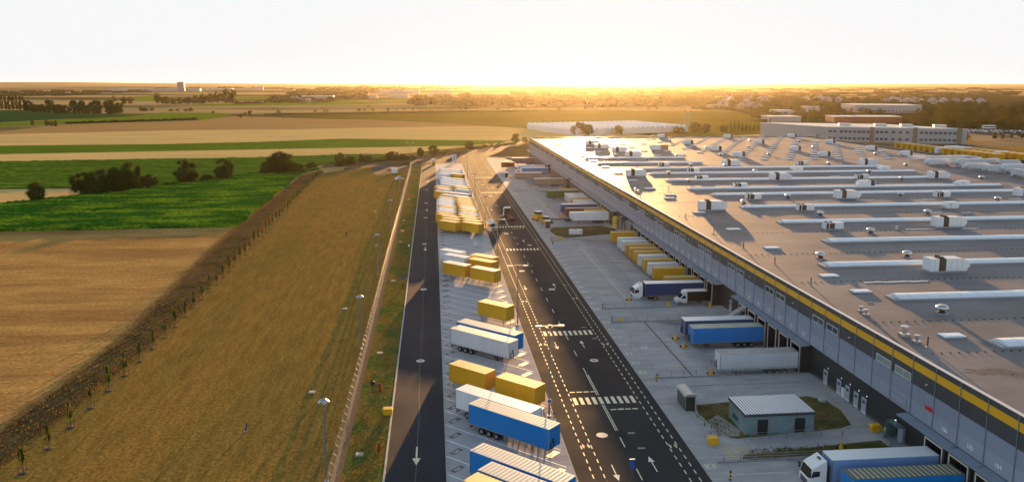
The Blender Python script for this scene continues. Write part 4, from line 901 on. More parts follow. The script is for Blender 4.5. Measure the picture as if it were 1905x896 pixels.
dock(truck(P_LBLUE, m_cabw), 63, 'blue trailer with white cab at the far docks, nearer of two trucks')
dock(truck(P_WHITE, m_cabw), 66, 'white trailer with white cab at the far docks, farther of two trucks')
dock(trailer(P_PURP, R_WHITE), 75, 'plum coloured trailer docked last at the far end')
swap(P_BROWN, R_DULL).put((41.6, 444.0, 0), math.pi, 'brown box standing off by itself near the far end of the yard')
root = T_TA = trailer(P_TAUPE, m_cabw, curtain=False, z0=.6, z1=3.3).put((54.5, 397.0, 0), math.pi, 'low beige trailer with a white roof standing clear of the docks')
# open dark waste container and its chute
root = tag(empty('waste_container', (54.6, 148.3, -PD)), 'open-topped black steel container beside the raised path', 'container')
b = MB(); b.box(-5.2, 3.2, -1.2, -1.12, .2, 2.4); b.box(-5.2, 3.2, 1.12, 1.2, .2, 2.4); b.box(-5.2, -5.1, -1.12, 1.12, .2, 2.4); b.box(-5.1, 3.2, -1.12, 1.12, .2, .3); b.build('hull', m_chas, root)
b = MB()
for i in range(9): b.box(-5.0+i*.95, -4.88+i*.95, -1.26, -1.201, .2, 2.4)
b.box(-5.2, 3.2, -1.25, -1.201, 2.28, 2.42); b.build('rib', mat('container_rib', (.06, .06, .065), .6), root)
MB().quad((-4.9, -1.12, 2.1), (3.2, -1.12, 2.1), (3.2, 1.12, 2.1), (-4.9, 1.12, 2.1)).build('waste_fill', mat('waste_brown', (.07, .06, .055), .9, var=(1.5, .5)), root)
root = tag(empty('loading_chute', (60.4, 148.3, -PD)), 'slanting grey sheet-metal chute feeding the black container', 'chute')
MB().side([(-3.0, 2.3), (-2.7, 2.1), (1.2, 4.6), (1.2, 5.2), (-2.9, 2.7)], -.8, .8).build('trough', mat('chute_grey', (.30, .30, .30), .6, var=(1, .3)), root); MB().box(.2, 1.2, -1.1, 1.1, 0, 3.6).build('press_body', m_chas, root)
# small van with a dark box
root = tag(empty('box_van', (56.9, 167.9, -PD*.9)), 'small white van with a black curtain box docked beside the navy truck', 'van'); root.rotation_euler[2] = math.pi
MB().box(-3.2, 1.2, -1.05, 1.05, .75, 3.0).build('cargo_box', P_BLACK, root); MB().box(-3.25, 1.25, -1.07, 1.07, 3.0, 3.1).build('roof', m_cabw, root)
MB().side([(1.25, .45), (3.6, .45), (3.75, .8), (3.65, 1.25), (2.9, 1.5), (2.2, 2.25), (1.25, 2.3)], -.98, .98).build('cab', m_cabw, root)
MB().side([(1.25, 2.3), (2.0, 2.35), (2.25, 2.6), (1.9, 3.05), (1.25, 3.15)], -.85, .85).build('sleeper_pod', m_cabw, root)
MB().quad((2.93, -.85, 1.53), (2.93, .85, 1.53), (2.24, .85, 2.24), (2.24, -.85, 2.24)).build('windscreen', m_wind, root)
for s in (-1, 1): MB().side([(1.55, 1.45), (2.7, 1.45), (2.15, 2.05), (1.55, 2.05)], s*.986-.005, s*.986+.005).build('side_window', m_wind, root)
for x in (-2.0, 2.9):
    for s in (-1, 1): wheel(root, x, s*.88, .36, .24, s)
# swap-body carrier driving away on the main road
root = tag(empty('carrier_truck', (26.6, 279.3, .02), R(95)), 'empty carrier truck with white cab driving away on the main road', 'truck')
cab_parts(root, 5.6); 
b = MB(); b.box(-5.6, 3.2, -.5, -.36, .8, 1.1); b.box(-5.6, 3.2, .36, .5, .8, 1.1)
for x in (-5.4, -3.4, -1.2, 1.0): b.box(x, x+.3, -1.2, 1.2, 1.0, 1.18)
b.build('carrier_frame', mat('rusty_frame', (.10, .05, .03), .7), root)
for x in (-3.9, -2.6):
    for s in (-1, 1): wheel(root, x, s*1.0, .5, .5, s)
for s in (-1, 1): MB().box(-5.68, -5.6, s*.9-.2, s*.9+.2, .7, .85).build('rear_lamp', m_redl, root)
# second tractor parked at the near end of the packed rows
root = tag(empty('tractor_unit', (17.4, 255.6, .03), R(-43.5)), 'white tractor unit with black back poking out beside the packed yellow boxes', 'tractor unit'); cab_parts(root, 2.4)
MB().box(-3.5, -.1, -1.2, 1.2, 1.0, 1.15).build('deck_plate', m_chas, root)
# yellow terminal tractors and an empty chassis
def yardtug():
    root = tag(empty('terminal_tractor'), cat='yard tractor', group='yellow yard tractors by the lawn')
    MB().side([(-.9, .5), (1.5, .5), (1.6, 1.1), (.9, 1.35), (.7, 2.0), (-.9, 2.0)], -1.15, 1.15).build('lower_body', P_YEL, root)
    MB().box(-.8, .65, -1.0, 1.0, 2.0, 2.75).build('cab_glass', m_wind, root); MB().box(-.95, .8, -1.12, 1.12, 2.75, 2.88).build('cab_roof', m_cabw, root)
    MB().box(-3.2, -.9, -.5, .5, .6, .95).build('frame', m_chas, root)
    for x, ww in ((1.0, .3), (-2.4, .5)):
        for s in (-1, 1): wheel(root, x, s*.98, .48, ww, s)
    return root
YT = Proto(yardtug); YT.put((36.4, 274.8, 0), R(205), 'yellow yard tractor with a pale roof, farther of the two', 1.15); YT.put((38.2, 266.9, 0), R(230), 'yellow yard tractor with a round pale roof, nearer of the two', .95)
root = tag(empty('container_chassis', (43.6, 271.2, 0), R(4)), 'bare rusty container chassis lying beside the yellow yard tractors', 'chassis')
b = MB(); b.box(-4.4, 4.4, -.5, -.36, .8, 1.1); b.box(-4.4, 4.4, .36, .5, .8, 1.1)
for x in (-4.3, -2.2, .2, 2.2, 4.1): b.box(x, x+.25, -1.2, 1.2, .9, 1.16)
b.build('frame', MATS['rusty_frame'], root)
for x in (2.4, 3.7):
    for s in (-1, 1): wheel(root, x, s*1.0, .5, .4, s)

# ------------------------------------------------------------------ street furniture, fences, small things
m_post = mat('lamp_post_steel', (.20, .24, .26), .5, .5, .5); m_white_p = mat('white_enamel', (.74, .74, .74), .4, .5); m_orange = mat('signal_orange', (.75, .13, .01), .6, .3); m_stand = mat('stand_yellow', (.70, .38, .01), .55, .4)
def mast(h, heads):
    def fn():
        root = tag(empty('lamp_mast'), cat='lamp post')
        MB().cyl((0, 0, 0), (0, 0, h), .13, .07, k=8).build('pole', m_post, root); MB().box(-.25, .25, -.25, .25, 0, .25).build('foot_plate', m_curb, root)
        if heads == 'flood':
            for a in (20, 110, 200, 290):
                c, s = math.cos(R(a)), math.sin(R(a)); T = Matrix.Translation((c*.45, s*.45, h)) @ Matrix.Rotation(R(a), 4, 'Z') @ Matrix.Rotation(R(35), 4, 'Y')
                MB().box(-.22, .22, -.28, .28, -.07, .09, T=T).build('floodlight', mat('floodlight_grey', (.42, .44, .46), .4, .5), root)
            MB().box(-.5, .5, -.05, .05, h-.1, h).build('cross_arm', m_post, root)
        else:
            for s in (-1, 1): MB().side([(s*.9-.9, h+.02), (s*.9+.9, h+.02), (s*.9+.85, h+.12), (s*.9-.85, h+.12)] if 0 else [(min(s*.1, s*1.5), h+.0), (max(s*.1, s*1.5), h+.0), (max(s*.1, s*1.5), h+.1), (min(s*.1, s*1.5), h+.1)], -.05, .05).build('arm', m_post, root)
            for s in (-1, 1): MB().box(s*1.6-.45, s*1.6+.45, -.16, .16, h-.02, h+.14).build('lamp_head', m_white_p, root)
            MB().box(-.2, .2, -.2, .2, h-.15, h+.18).build('camera_box', m_grille, root)
        return root
    return Proto(fn)
ML, MR = mast(9.8, 'flood'), mast(12.2, 'arms')
for i, (x, y, d, h) in enumerate(((-13.5, 92.2, '', 1.06), (-13.6, 141.8, '', 1), (-14.3, 199.0, '', 1.05), (-14.2, 262, '', 1), (-14.0, 330, '', 1))):
    o = ML.put((x, y, 0), 0, 'slim mast with a cluster of white floodlights beside the fence, '+nth(i+1)+' along it', (1, 1, h)); o['group'] = 'floodlight masts along the fence'
for i, (x, y, h) in enumerate(((16.2, 108.6, 1.12), (16.3, 153.0, 1.0), (16.6, 207.0, 1.0), (16.8, 256.5, .93), (16.9, 326, .9), (17, 400, .9))):
    o = MR.put((x, y, 0), 0, 'tall double-armed lamp post at the lot edge, '+nth(i+1)+' along the main road', (1, 1, h)); o['group'] = 'double-armed lamp posts along the main road'
o = mast(17, 'arms').put((-12.0, 420, 0), 0, 'very tall lone lamp mast at the far end of the fence', None)
# base guards and round sign on the first post
root = tag(empty('post_guard', (16.2, 108.6, .03)), 'dark hooped guard rails around the nearest double-armed lamp post', 'guard rail')
b = MB()
for x, y in ((-.7, -.6), (.7, -.6), (-.7, .6), (.7, .6)): b.cyl((x, y, 0), (x, y, 1.1), .05, k=6)
b.box(-.7, .7, -.63, -.57, 1.05, 1.12); b.box(-.7, .7, .57, .63, 1.05, 1.12); b.build('hoop', m_chas, root)
root = tag(empty('round_sign', (16.2, 108.4, 2.6)), 'round blue-ringed sign fixed to the nearest double-armed lamp post', 'road sign')
MB().cyl((0, -.20, 0), (0, -.16, 0), .36, k=18).build('disc', m_white_p, root); MB().cyl((0, -.23, 0), (0, -.205, 0), .26, k=18).build('symbol', mat('sign_blue', (.05, .10, .35), .4), root)
# perimeter fence: leaning arms on top of each post, wire mesh between
m_mesh = mat('fence_wire', (.30, .30, .30), .6, .4, .3)
M = MATS['fence_wire']; nt = M.node_tree; bs = nt.nodes['Principled BSDF']
tcn = N(nt, 'ShaderNodeTexCoord'); sx_ = N(nt, 'ShaderNodeSeparateXYZ'); L(nt, tcn.outputs['Object'], sx_.inputs[0])
def grid_line(ax, per, wd):
    a = N(nt, 'ShaderNodeMath', operation='MULTIPLY'); a.inputs[1].default_value = 1/per; L(nt, sx_.outputs[ax], a.inputs[0]); f = N(nt, 'ShaderNodeMath', operation='FRACT'); L(nt, a.outputs[0], f.inputs[0]); l = N(nt, 'ShaderNodeMath', operation='LESS_THAN'); l.inputs[1].default_value = wd; L(nt, f.outputs[0], l.inputs[0]); return l
g1, g2 = grid_line('Y', .10, .22), grid_line('Z', .20, .16); mxn = N(nt, 'ShaderNodeMath', operation='MAXIMUM'); L(nt, g1.outputs[0], mxn.inputs[0]); L(nt, g2.outputs[0], mxn.inputs[1]); L(nt, mxn.outputs[0], bs.inputs['Alpha'])
fence = tag(empty('perimeter_fence', (-12.6, 60, 0)), 'long grey wire fence with slanted post tops beside the service road', 'fence')
panel = MB().quad((0, 0, .05), (0, 2.5, .05), (0, 2.5, 2.0), (0, 0, 2.0)).mesh('mesh_panel', m_mesh)
pb = MB(); pb.box(-.035, .035, -.035, .035, 0, 2.02); pb.cyl((0, 0, 2.0), (-.42, 0, 2.45), .03, k=5); post_me = pb.mesh('fence_post', mat('fence_post_steel', (.30, .30, .30), .45, .5, .3))
b = MB()
for i in range(160):
    y = i*2.5
    if i < 96: kid(post_me, 'fence_post', fence, (0, y, 0))
    else: b.box(-.035, .035, y-.035, y+.035, 0, 2.02); b.cyl((0, y, 2.0), (-.42, y, 2.45), .03, k=4)
o = b.build('fence_post', MATS['fence_post_steel'], fence); o['kind'] = 'stuff'
for i in range(0, 160, 4):
    p = MB().quad((0, i*2.5, .05), (0, i*2.5+10, .05), (0, i*2.5+10, 2.0), (0, i*2.5, 2.0)).build('mesh_panel', m_mesh, fence)
b = MB()
for dz, dx in ((2.12, -.12), (2.27, -.26), (2.42, -.40)): b.cyl((dx, 0, dz), (dx, 400, dz), .012, k=4)
b.build('barbed_wire', m_zinc, fence)
# short dark board fence between lot and service road, seen as a dotted edge
# yellow-black striped bollards and hand rails of the raised paths
m_blk = mat('bollard_black', (.015, .015, .015), .5)
def boll_fn():
    root = tag(empty('striped_bollard'), cat='bollard', group='yellow and black bollards at the railing ends')
    for i in range(5): MB().cyl((0, 0, i*.24), (0, 0, (i+1)*.24), .13, k=10).build('band', m_stand if i % 2 else m_blk, root)
    return root
BO = Proto(boll_fn)
for (x, y), d in zip(((35.8, 163.1), (35.6, 153.4), (35.7, 120.9), (35.6, 88.0), (35.7, 238.2)), ('farther of the two flanking the raised ramp', 'nearer of the two flanking the raised ramp', 'before the path by the grey shelter', 'nearest the viewer by the truck ramp', 'in the middle yard')): BO.put((x, y, 0), 0, 'striped bollard '+d)
def railing(x0, y0, x1, y1, lab, z=0.):
    root = tag(empty('hand_rail', (x0, y0, z)), lab, 'railing', 'steel railings along the sunken yards'); dx, dy = x1-x0, y1-y0; Ln = math.hypot(dx, dy); n = max(2, int(Ln/2.1)); root.rotation_euler[2] = math.atan2(dy, dx)
    b = MB()
    for i in range(n+1): b.box(Ln*i/n-.035, Ln*i/n+.035, -.035, .035, .1, 1.15)
    b.build('upright', m_post, root); b = MB()
    for zz in (.45, .78, 1.12): b.box(0, Ln, -.02, .02, zz, zz+.045)
    b.build('rail', m_zinc, root)
railing(36.4, 163.2, 59.8, 163.2, 'long low railing on the far side of the raised ramp'); railing(36.2, 153.3, 58.5, 153.3, 'long low railing on the near side of the raised ramp')
railing(36.4, 122.3, 59.8, 122.3, 'railing beside the pale grey docked trailer'); railing(36.4, 92.3, 60, 92.3, 'railing beside the nearest docked truck'); railing(36.4, 238.1, 59, 238.1, 'railing before the brown lawn island')
MB_ = None
root = tag(empty('rail_board', (37.5, 153.26, 0)), 'small orange board hung on the near ramp railing', 'sign board'); MB().box(-.4, .4, -.06, -.03, .3, .9).build('board', m_stand, root)
root = tag(empty('rail_board', (50.2, 163.1, 0)), 'small orange board on the far ramp railing before the van', 'sign board'); MB().box(-.3, .3, -.06, -.03, .0, 1.3).build('board', m_stand, root)
# yellow trailer support stands with a thin red-tipped rod
def stand_fn():
    root = tag(empty('trailer_stand'), cat='trailer stand', group='yellow trailer stands with red-tipped rods')
    MB().prism([(-.5, -.35), (.5, -.35), (.5, .35), (-.5, .35)], 0, .10).build('base_plate', m_stand, root)
    MB().rings([(.40, .10), (.16, .75), (.13, 1.05), (.2, 1.1)], 6).build('cone', m_stand, root)
    for s in (-1, 1): MB().cyl((s*.5, 0, .22), (s*.5, .12, .22), .2, k=10).build('wheel', m_tyre, root)
    MB().cyl((.15, .2, .1), (.15, .2, 1.9), .025, k=5).build('rod', m_zinc, root); MB().box(.1, .2, .17, .23, 1.9, 2.5).build('red_tip', mat('rod_red', (.5, .03, .02), .5), root)
    return root
SD = Proto(stand_fn)
for x, y, d in ((45.2, 141.6, 'left of the slate blue trailer'), (45.3, 137.0, 'in front of the bright blue trailer'), (45.6, 123.2, 'in front of the pale grey trailer'), (43.0, 168.9, 'in front of the navy truck'), (59.2, 162.3, 'by the wall beyond the ramp railing'), (53.3, 94.6, 'on the weedy strip beside the nearest truck'), (45.7, 282.4, 'before the rust-brown trailer'), (44.2, 303.5, 'before the row of white boxes'), (43.6, 363.5, 'before the taupe trailer')):
    SD.put((x, y, -.1 if 46 > x > 44.6 and y > 93 else 0), 0, 'yellow wheeled stand '+d)
# smoking shelter
root = tag(empty('smoking_shelter', (37.3, 110.6, .0)), 'dark glass shelter with a curved silver roof at the lawn corner', 'shelter')
b = MB()
for x in (-.75, .75):
    for y in (-1.9, -.65, .65, 1.9): b.box(x-.04, x+.04, y-.04, y+.04, 0, 2.3)
for x in (-.75, .75): b.box(x-.04, x+.04, -1.9, 1.9, .02, .12)
b.build('frame', m_zinc, root)
m_sg = mat('smoked_glass', (.02, .03, .025), .1, .9)
for x in (-.75, .75):
    for y in (-1.27, 0, 1.27): MB().box(x-.012, x+.012, y-.57, y+.57, .15, 2.2).build('pane', m_sg, root)
for y in (-1.9, 1.9): MB().box(-.7, .7, y-.012, y+.012, .15, 2.2).build('pane', m_sg, root)
b = MB(); pr_ = [(.95*math.cos(t), 2.28+.42*math.sin(t)) for t in [math.pi*i/8 for i in range(9)]]; b.side(pr_, -2.1, 2.1); b.build('roof', mat('shelter_roof', (.30, .32, .34), .35, .5, .3), root)
b = MB()
for y in (-.7, .7): b.side([(p[0]*1.01, p[1]+.012) for p in pr_], y-.03, y+.03)
b.build('roof_rib', m_curb, root)
# glazed plant building with a ribbed roof
root = tag(empty('pump_house', (42.15, 99.9, .02)), 'flat ribbed-roof plant building with pale glass walls and two dark doorways', 'plant building')
W_, D_, H_ = 9.9, 6.0, 3.05
m_teal = mat('pale_glass_wall', (.17, .27, .30), .22, .7, var=(.4, .25)); 
MB().box(0, W_, 0, D_, 0, H_-.35).build('wall', m_teal, root)
b = MB(); b.box(-.15, W_+.15, -.15, D_+.15, H_-.35, H_); b.build('fascia', mat('fascia_dark', (.05, .06, .07), .5), root)
b = MB(); b.m(0).quad((-.1, -.1, H_+.005), (W_+.1, -.1, H_+.005), (W_+.1, D_+.1, H_+.005), (-.1, D_+.1, H_+.005))
for i in range(25): x = -.02+i*.402; b.m(1).box(x, x+.22, -.12, D_+.12, H_+.006, H_+.10)
b.build('ribbed_roof', [mat('roof_valley', (.05, .06, .08), .5), mat('roof_rib_pale', (.72, .76, .84), .35, .5, .2)], root)
b = MB()
for x in (0, 1.55, 3.4, 5.0, 7.0, 8.6, 9.85): b.box(x, x+.06, -.03, -.003, 0, H_-.36)
for y in (0, 2, 4, 5.9): b.box(-.03, -.003, y, y+.06, 0, H_-.36)
b.box(0, W_, -.028, -.002, 1.35, 1.41); b.build('mullion', m_zinc, root)
for x in (1.75, 7.1): d_o = MB().box(x, x+1.5, -.06, -.031, 0, 2.25).build('doorway', mat('dark_opening', (.02, .025, .025), .6), root); MB().box(x-.1, x, -.075, -.031, 0, 2.35).box(x+1.5, x+1.6, -.075, -.031, 0, 2.35).box(x, x+1.5, -.075, -.031, 2.25, 2.35).build('door_frame', m_zinc, d_o)
MB().box(-.05, -.031, 2.4, 4.4, .9, 1.5).build('window', m_glass, root)
railing(42.3, 98.2, 52.6, 98.6, 'thin railing in front of the ribbed-roof plant building')
# twin white generator
root = tag(empty('generator_unit', (44.8, 246.4, .13)), 'white twin-box generator standing on the brown lawn island', 'generator')
for s in (-1, 1): MB().box(s*1.05-1.0, s*1.05+1.0, -.75, .75, .25, 1.75).build('enclosure', m_uw, root)
MB().box(-2.1, 2.1, -.8, .8, 0, .24).build('skid', m_chas, root); MB().box(-.2, .2, -.2, .2, 1.76, 1.95).build('exhaust', m_chas, root); MB().box(1.35, 1.75, -.77, -.752, .8, 1.2).build('grille', m_grille, root)
# yellow tank, silver pipes by the wall
root = tag(empty('yellow_tank', (60.6, 258.8, 0)), 'upright yellow tank against the dark wall', 'tank'); MB().rings([(1.0, 0), (1.0, 3.4), (.8, 3.7)], 16).build('vessel', mat('tank_yellow', (.60, .48, .05), .5), root); MB().rings([(1.02, 1.5), (1.02, 1.65)], 16).build('band', m_chas, root)
def pipe_fn():
    root = tag(empty('wall_pipe'), cat='pipe', group='silver pipes standing against the warehouse wall'); MB().cyl((0, 0, 0), (0, 0, 4.2), .28, k=10).build('pipe', m_alu, root); MB().cyl((0, 0, 4.15), (.9, 0, 4.25), .24, k=8).build('elbow', m_alu, root); return root
PI_ = Proto(pipe_fn)
for i, y in enumerate((246.5, 243.9, 241.6, 255.0)): PI_.put((61.2, y, 0), 0, ['middle silver wall pipe of the trio', 'silver wall pipe nearest the yellow docked box', 'silver wall pipe', 'silver wall pipe beside the yellow tank'][i] if i != 2 else 'silver wall pipe nearest the dock canopy')
def kiosk(loc, lab):
    root = tag(empty('guard_kiosk', loc), lab, 'kiosk'); MB().box(-.7, .7, -.7, .7, .1, 2.4).build('body', mat('kiosk_brown', (.07, .055, .035), .5), root); MB().box(-.95, .95, -.95, .95, 2.4, 2.6).build('roof', m_white_p, root); b = MB()
    b.box(-.5, .5, -.72, -.701, 1.0, 2.0); b.build('window', m_glass, root)
kiosk((37.7, 259.6, 0), 'small dark kiosk with a white roof at the brown lawn corner'); kiosk((37.2, 404.5, 0), 'small brown kiosk with a white roof near the far yard')
def gritbin(loc, lab, rz=0):
    root = tag(empty('grit_bin', loc, rz), lab, 'grit bin'); MB().side([(-.6, 0), (.6, 0), (.7, .75), (-.7, .75)], -.45, .45).build('bin_body', m_stand, root); MB().side([(-.74, .75), (.74, .75), (.6, 1.0), (-.6, 1.0)], -.5, .5).build('lid', m_stand, root)
gritbin((36.9, 97.9, 0), 'yellow grit bin at the end of the hatched floor lines'); gritbin((39.2, 404, 0), 'yellow grit bin beside the brown far kiosk', .3)
gritbin((-7.2, 111.8, .02), 'bright yellow grit bin on the grass beside the service road'); gritbin((60.9, 99.6, 0), 'yellow bin against the dark wall before the stair porch'); gritbin((38.6, 239.3, 0), 'yellow bin beside the worker in orange', .2)
root = tag(empty('concrete_cap', (58.6, 110.2, .0)), 'small pale concrete manhole block near the white doors', 'concrete block'); MB().rings([(.75, 0), (.72, .45), (.6, .5)], 8).build('block', m_kerb, root)
# small furniture on the left verge
def hydrant_fn():
    root = tag(empty('red_hydrant'), cat='hydrant', group='red hydrants beside the service road'); MB().cyl((0, 0, 0), (0, 0, 1.0), .13, k=8).build('barrel', mat('hydrant_red', (.28, .02, .015), .5), root); MB().cyl((-.24, 0, .7), (.24, 0, .7), .07, k=6).build('nozzle', MATS['hydrant_red'], root); MB().rings([(.17, 1.0), (.1, 1.15)], 8).build('cap', MATS['hydrant_red'], root); return root
HY = Proto(hydrant_fn)
for i, (x, y) in enumerate(((-7.7, 99.9), (-8.9, 120.9), (-7.6, 184.9), (-9.0, 253.0))): HY.put((x, y, .01), 0, 'red hydrant on the verge, '+nth(i+1)+' along the service road', 1.15)
def lid_fn():
    root = tag(empty('well_cover'), cat='well cover', group='square concrete well covers on the verge'); MB().box(-.5, .5, -.5, .5, 0, .10).build('collar', m_kerb, root); MB().box(-.4, .4, -.4, .4, .10, .14).build('lid', mat('lid_pale', (.42, .39, .34), .7), root); return root
LI = Proto(lid_fn)
for i, (x, y) in enumerate(((-10.2, 99.3), (-10.1, 139.0), (-10.2, 192.0), (-10.3, 240.5), (-10.5, 259), (-10.6, 279), (-19.4, 168.5), (-17.2, 236.0), (-22, 300), (-10.4, 330), (-19.5, 121.5))): LI.put((x, y, .01), 0, 'pale concrete well cover in the grass, '+nth(i+1)+' in order of distance' if i not in (6, 7, 8, 10) else 'pale well cover out in the mown field, '+{10: 'nearest', 6: 'second nearest', 7: 'third nearest', 8: 'farthest'}[i])
root = tag(empty('dark_sign', (-10.0, 120.6, 0)), 'dark round-topped notice on a thin stake beside a hydrant', 'sign'); MB().cyl((0, 0, 0), (0, 0, 1.3), .03, k=5).build('stake', m_chas, root); MB().cyl((0, -.05, 1.5), (0, 0, 1.5), .4, k=14).build('disc', mat('sign_dark', (.03, .02, .04), .5), root)
root = tag(empty('blue_sign', (-7.7, 187, 0)), 'small blue sign post on the verge before the crossing track', 'sign'); MB().cyl((0, 0, 0), (0, 0, 2.4), .04, k=5).build('post', m_post, root); MB().box(-.3, .3, -.05, -.02, 1.6, 2.4).build('panel', MATS['sign_blue'], root)
root = tag(empty('white_sign', (-7.4, 228, 0)), 'small white sign on the verge opposite the first lane arrow', 'sign'); MB().cyl((0, 0, 0), (0, 0, 1.6), .04, k=5).build('post', m_post, root); MB().box(-.25, .25, -.05, -.02, 1.1, 1.7).build('panel', m_white_p, root)
root = tag(empty('blue_post', (-26.6, 107.8, 0), .4), 'leaning blue marker post alone in the mown field', 'marker post'); MB().cyl((0, 0, 0), (.28, .1, 1.3), .12, .10, k=6).build('shaft', mat('marker_blue', (.02, .05, .2), .5), root); MB().rings([(.22, 0), (.16, .1)], 8).build('socket', m_curb, root)
root = tag(empty('twin_sign', (12.6, 481, 0)), 'pair of pale upright panels on posts at the far lot end', 'sign')
for s in (-.8, .8): MB().box(s-.6, s+.6, -.05, 0, .6, 5.2).build('panel', mat('panel_pale', (.5, .6, .7), .4), root); MB().cyl((s, .06, 0), (s, .06, .7), .06, k=5).build('post', m_post, root)
root = tag(empty('yellow_drum_sign', (.2, 470, 0)), 'pale-topped yellow sign drum at the far corner of the lot', 'sign'); MB().rings([(.9, 0), (.9, 2.0), (.5, 2.4)], 12).build('drum', mat('drum_ochre', (.45, .27, .05), .6), root); MB().rings([(1.3, 2.4), (1.3, 3.2), (.9, 3.4)], 12).build('top', m_cream_roof, root)
root = tag(empty('lane_sign', (23.7, 89.6, 0)), 'blue rectangular road sign on a short post in the near lane', 'road sign'); MB().cyl((0, 0, 0), (0, 0, 2.2), .05, k=6).build('post', m_post, root); MB().box(-.32, .32, -.06, -.02, 1.3, 2.5).build('panel', MATS['sign_blue'], root); MB().box(-.34, .34, -.08, .08, 2.5, 2.56).build('cap', m_white_p, root)
root = tag(empty('bike_rack', (.45, 192.0, .03)), 'row of low dark hoops along the kerb by the white boxes', 'hoop barrier'); b = MB()
for i in range(34):
    y = -6+i*1.05
    for dx in (-.25, .25): b.box(dx-.03, dx+.03, y-.03, y+.03, 0, .85)
    b.box(-.25, .25, y-.03, y+.03, .82, .88)
b.build('hoop', mat('hoop_dark', (.10, .07, .07), .5), root)
root = tag(empty('gate_cabin', (-21, 430, 0)), 'small pale cabin by the track gate at the end of the fence', 'cabin'); MB().box(-1.5, 1.5, -1, 1, 0, 2.4).build('body', m_uw, root); MB().box(-1.7, 1.7, -1.2, 1.2, 2.4, 2.6).build('roof', m_white_p, root)
root = tag(empty('parked_car', (-17.0, 398, 0), .5), 'silver car parked beside the far end of the fence', 'car'); MB().side([(-2.1, .3), (2.1, .3), (2.15, .75), (1.2, .9), (.6, 1.4), (-1.2, 1.42), (-1.9, .95), (-2.15, .85)], -.85, .85).build('body', m_uw, root)
MB().side([(-1.15, .95), (1.05, .93), (.55, 1.34), (-1.1, 1.36)], -.86, .86).build('window', m_wind, root)
for x in (-1.3, 1.3):
    for s in (-1, 1): wheel(root, x, s*.78, .32, .2, s)
# ------------------------------------------------------------------ people
def person(loc, rz, lab, top, legs, pose='stand', cat='person'):
    root = tag(empty('person', loc, rz), lab, cat)
    V = [(0, 0, .95), (0, 0, 1.15), (0, .02, 1.38), (0, .02, 1.50), (0, 0, 1.66),            # pelvis spine chest neck head
         (.11, 0, .88), (.13, .10, .48), (.13, .02, .07), (.13, -.16, .03), (-.11, 0, .88), (-.13, -.14, .50), (-.13, .12, .10), (-.13, -.03, .03),
         (.20, .02, 1.38), (.27, .06, 1.12), (.25, -.10, .92), (.25, -.15, .84), (-.20, .02, 1.38), (-.27, .0, 1.12), (-.26, -.02, .88), (-.26, -.04, .80)]
    Ed = [(0, 1), (1, 2), (2, 3), (3, 4), (0, 5), (5, 6), (6, 7), (7, 8), (0, 9), (9, 10), (10, 11), (11, 12), (2, 13), (13, 14), (14, 15), (15, 16), (2, 17), (17, 18), (18, 19), (19, 20)]
    rad = [.15, .14, .17, .06, .10, .11, .075, .05, .045, .11, .075, .05, .045, .075, .05, .04, .035, .075, .05, .04, .035]
    me = bpy.data.meshes.new('body'); me.from_pydata(V, Ed, []); o = bpy.data.objects.new('body', me); COL.objects.link(o)
    md = o.modifiers.new('s', 'SKIN'); md.use_smooth_shade = True; o.modifiers.new('u', 'SUBSURF').render_levels = 1; o.modifiers['u'].levels = 1
    for i, r in enumerate(rad): me.skin_vertices[0].data[i].radius = (r, r)
    me.skin_vertices[0].data[0].use_root = True
    dg = bpy.context.evaluated_depsgraph_get(); m2 = bpy.data.meshes.new_from_object(o.evaluated_get(dg)); bpy.data.objects.remove(o)
    skin = mat('skin', (.35, .2, .14), .6); m2.materials.clear()
    for mm in (mat(legs[0], legs[1], .8), mat(top[0], top[1], .7), skin): m2.materials.append(mm)
    for p in m2.polygons:
        z = p.center.z; ax = abs(p.center.x)
        p.material_index = 2 if z > 1.50 or (ax > .2 and z < .93) else 1 if z > .95 or ax > .22 else 0
    bo = bpy.data.objects.new('body', m2); COL.objects.link(bo); bo.parent = root
    MB().rings([(.115, 1.66), (.12, 1.72), (.09, 1.79), (.03, 1.82)], 10).build('hair', mat('dark_hair', (.03, .02, .015), .8), root)
person((35.2, 231.6, 0), 0.4, 'worker in an orange vest walking at the road edge', ('orange_vest', (.75, .14, .02)), ('dark_trousers', (.03, .03, .05)))
person((61.1, 97.5, 0), 1.2, 'worker in a green vest standing in the stair porch', ('green_vest', (.15, .55, .22)), ('grey_trousers', (.06, .06, .07)))
person((-27.6, 250.7, 0), 0.2, 'distant person in dark clothes walking across the mown field', ('dark_coat', (.05, .03, .03)), ('dark_trousers', (.03, .03, .05)))

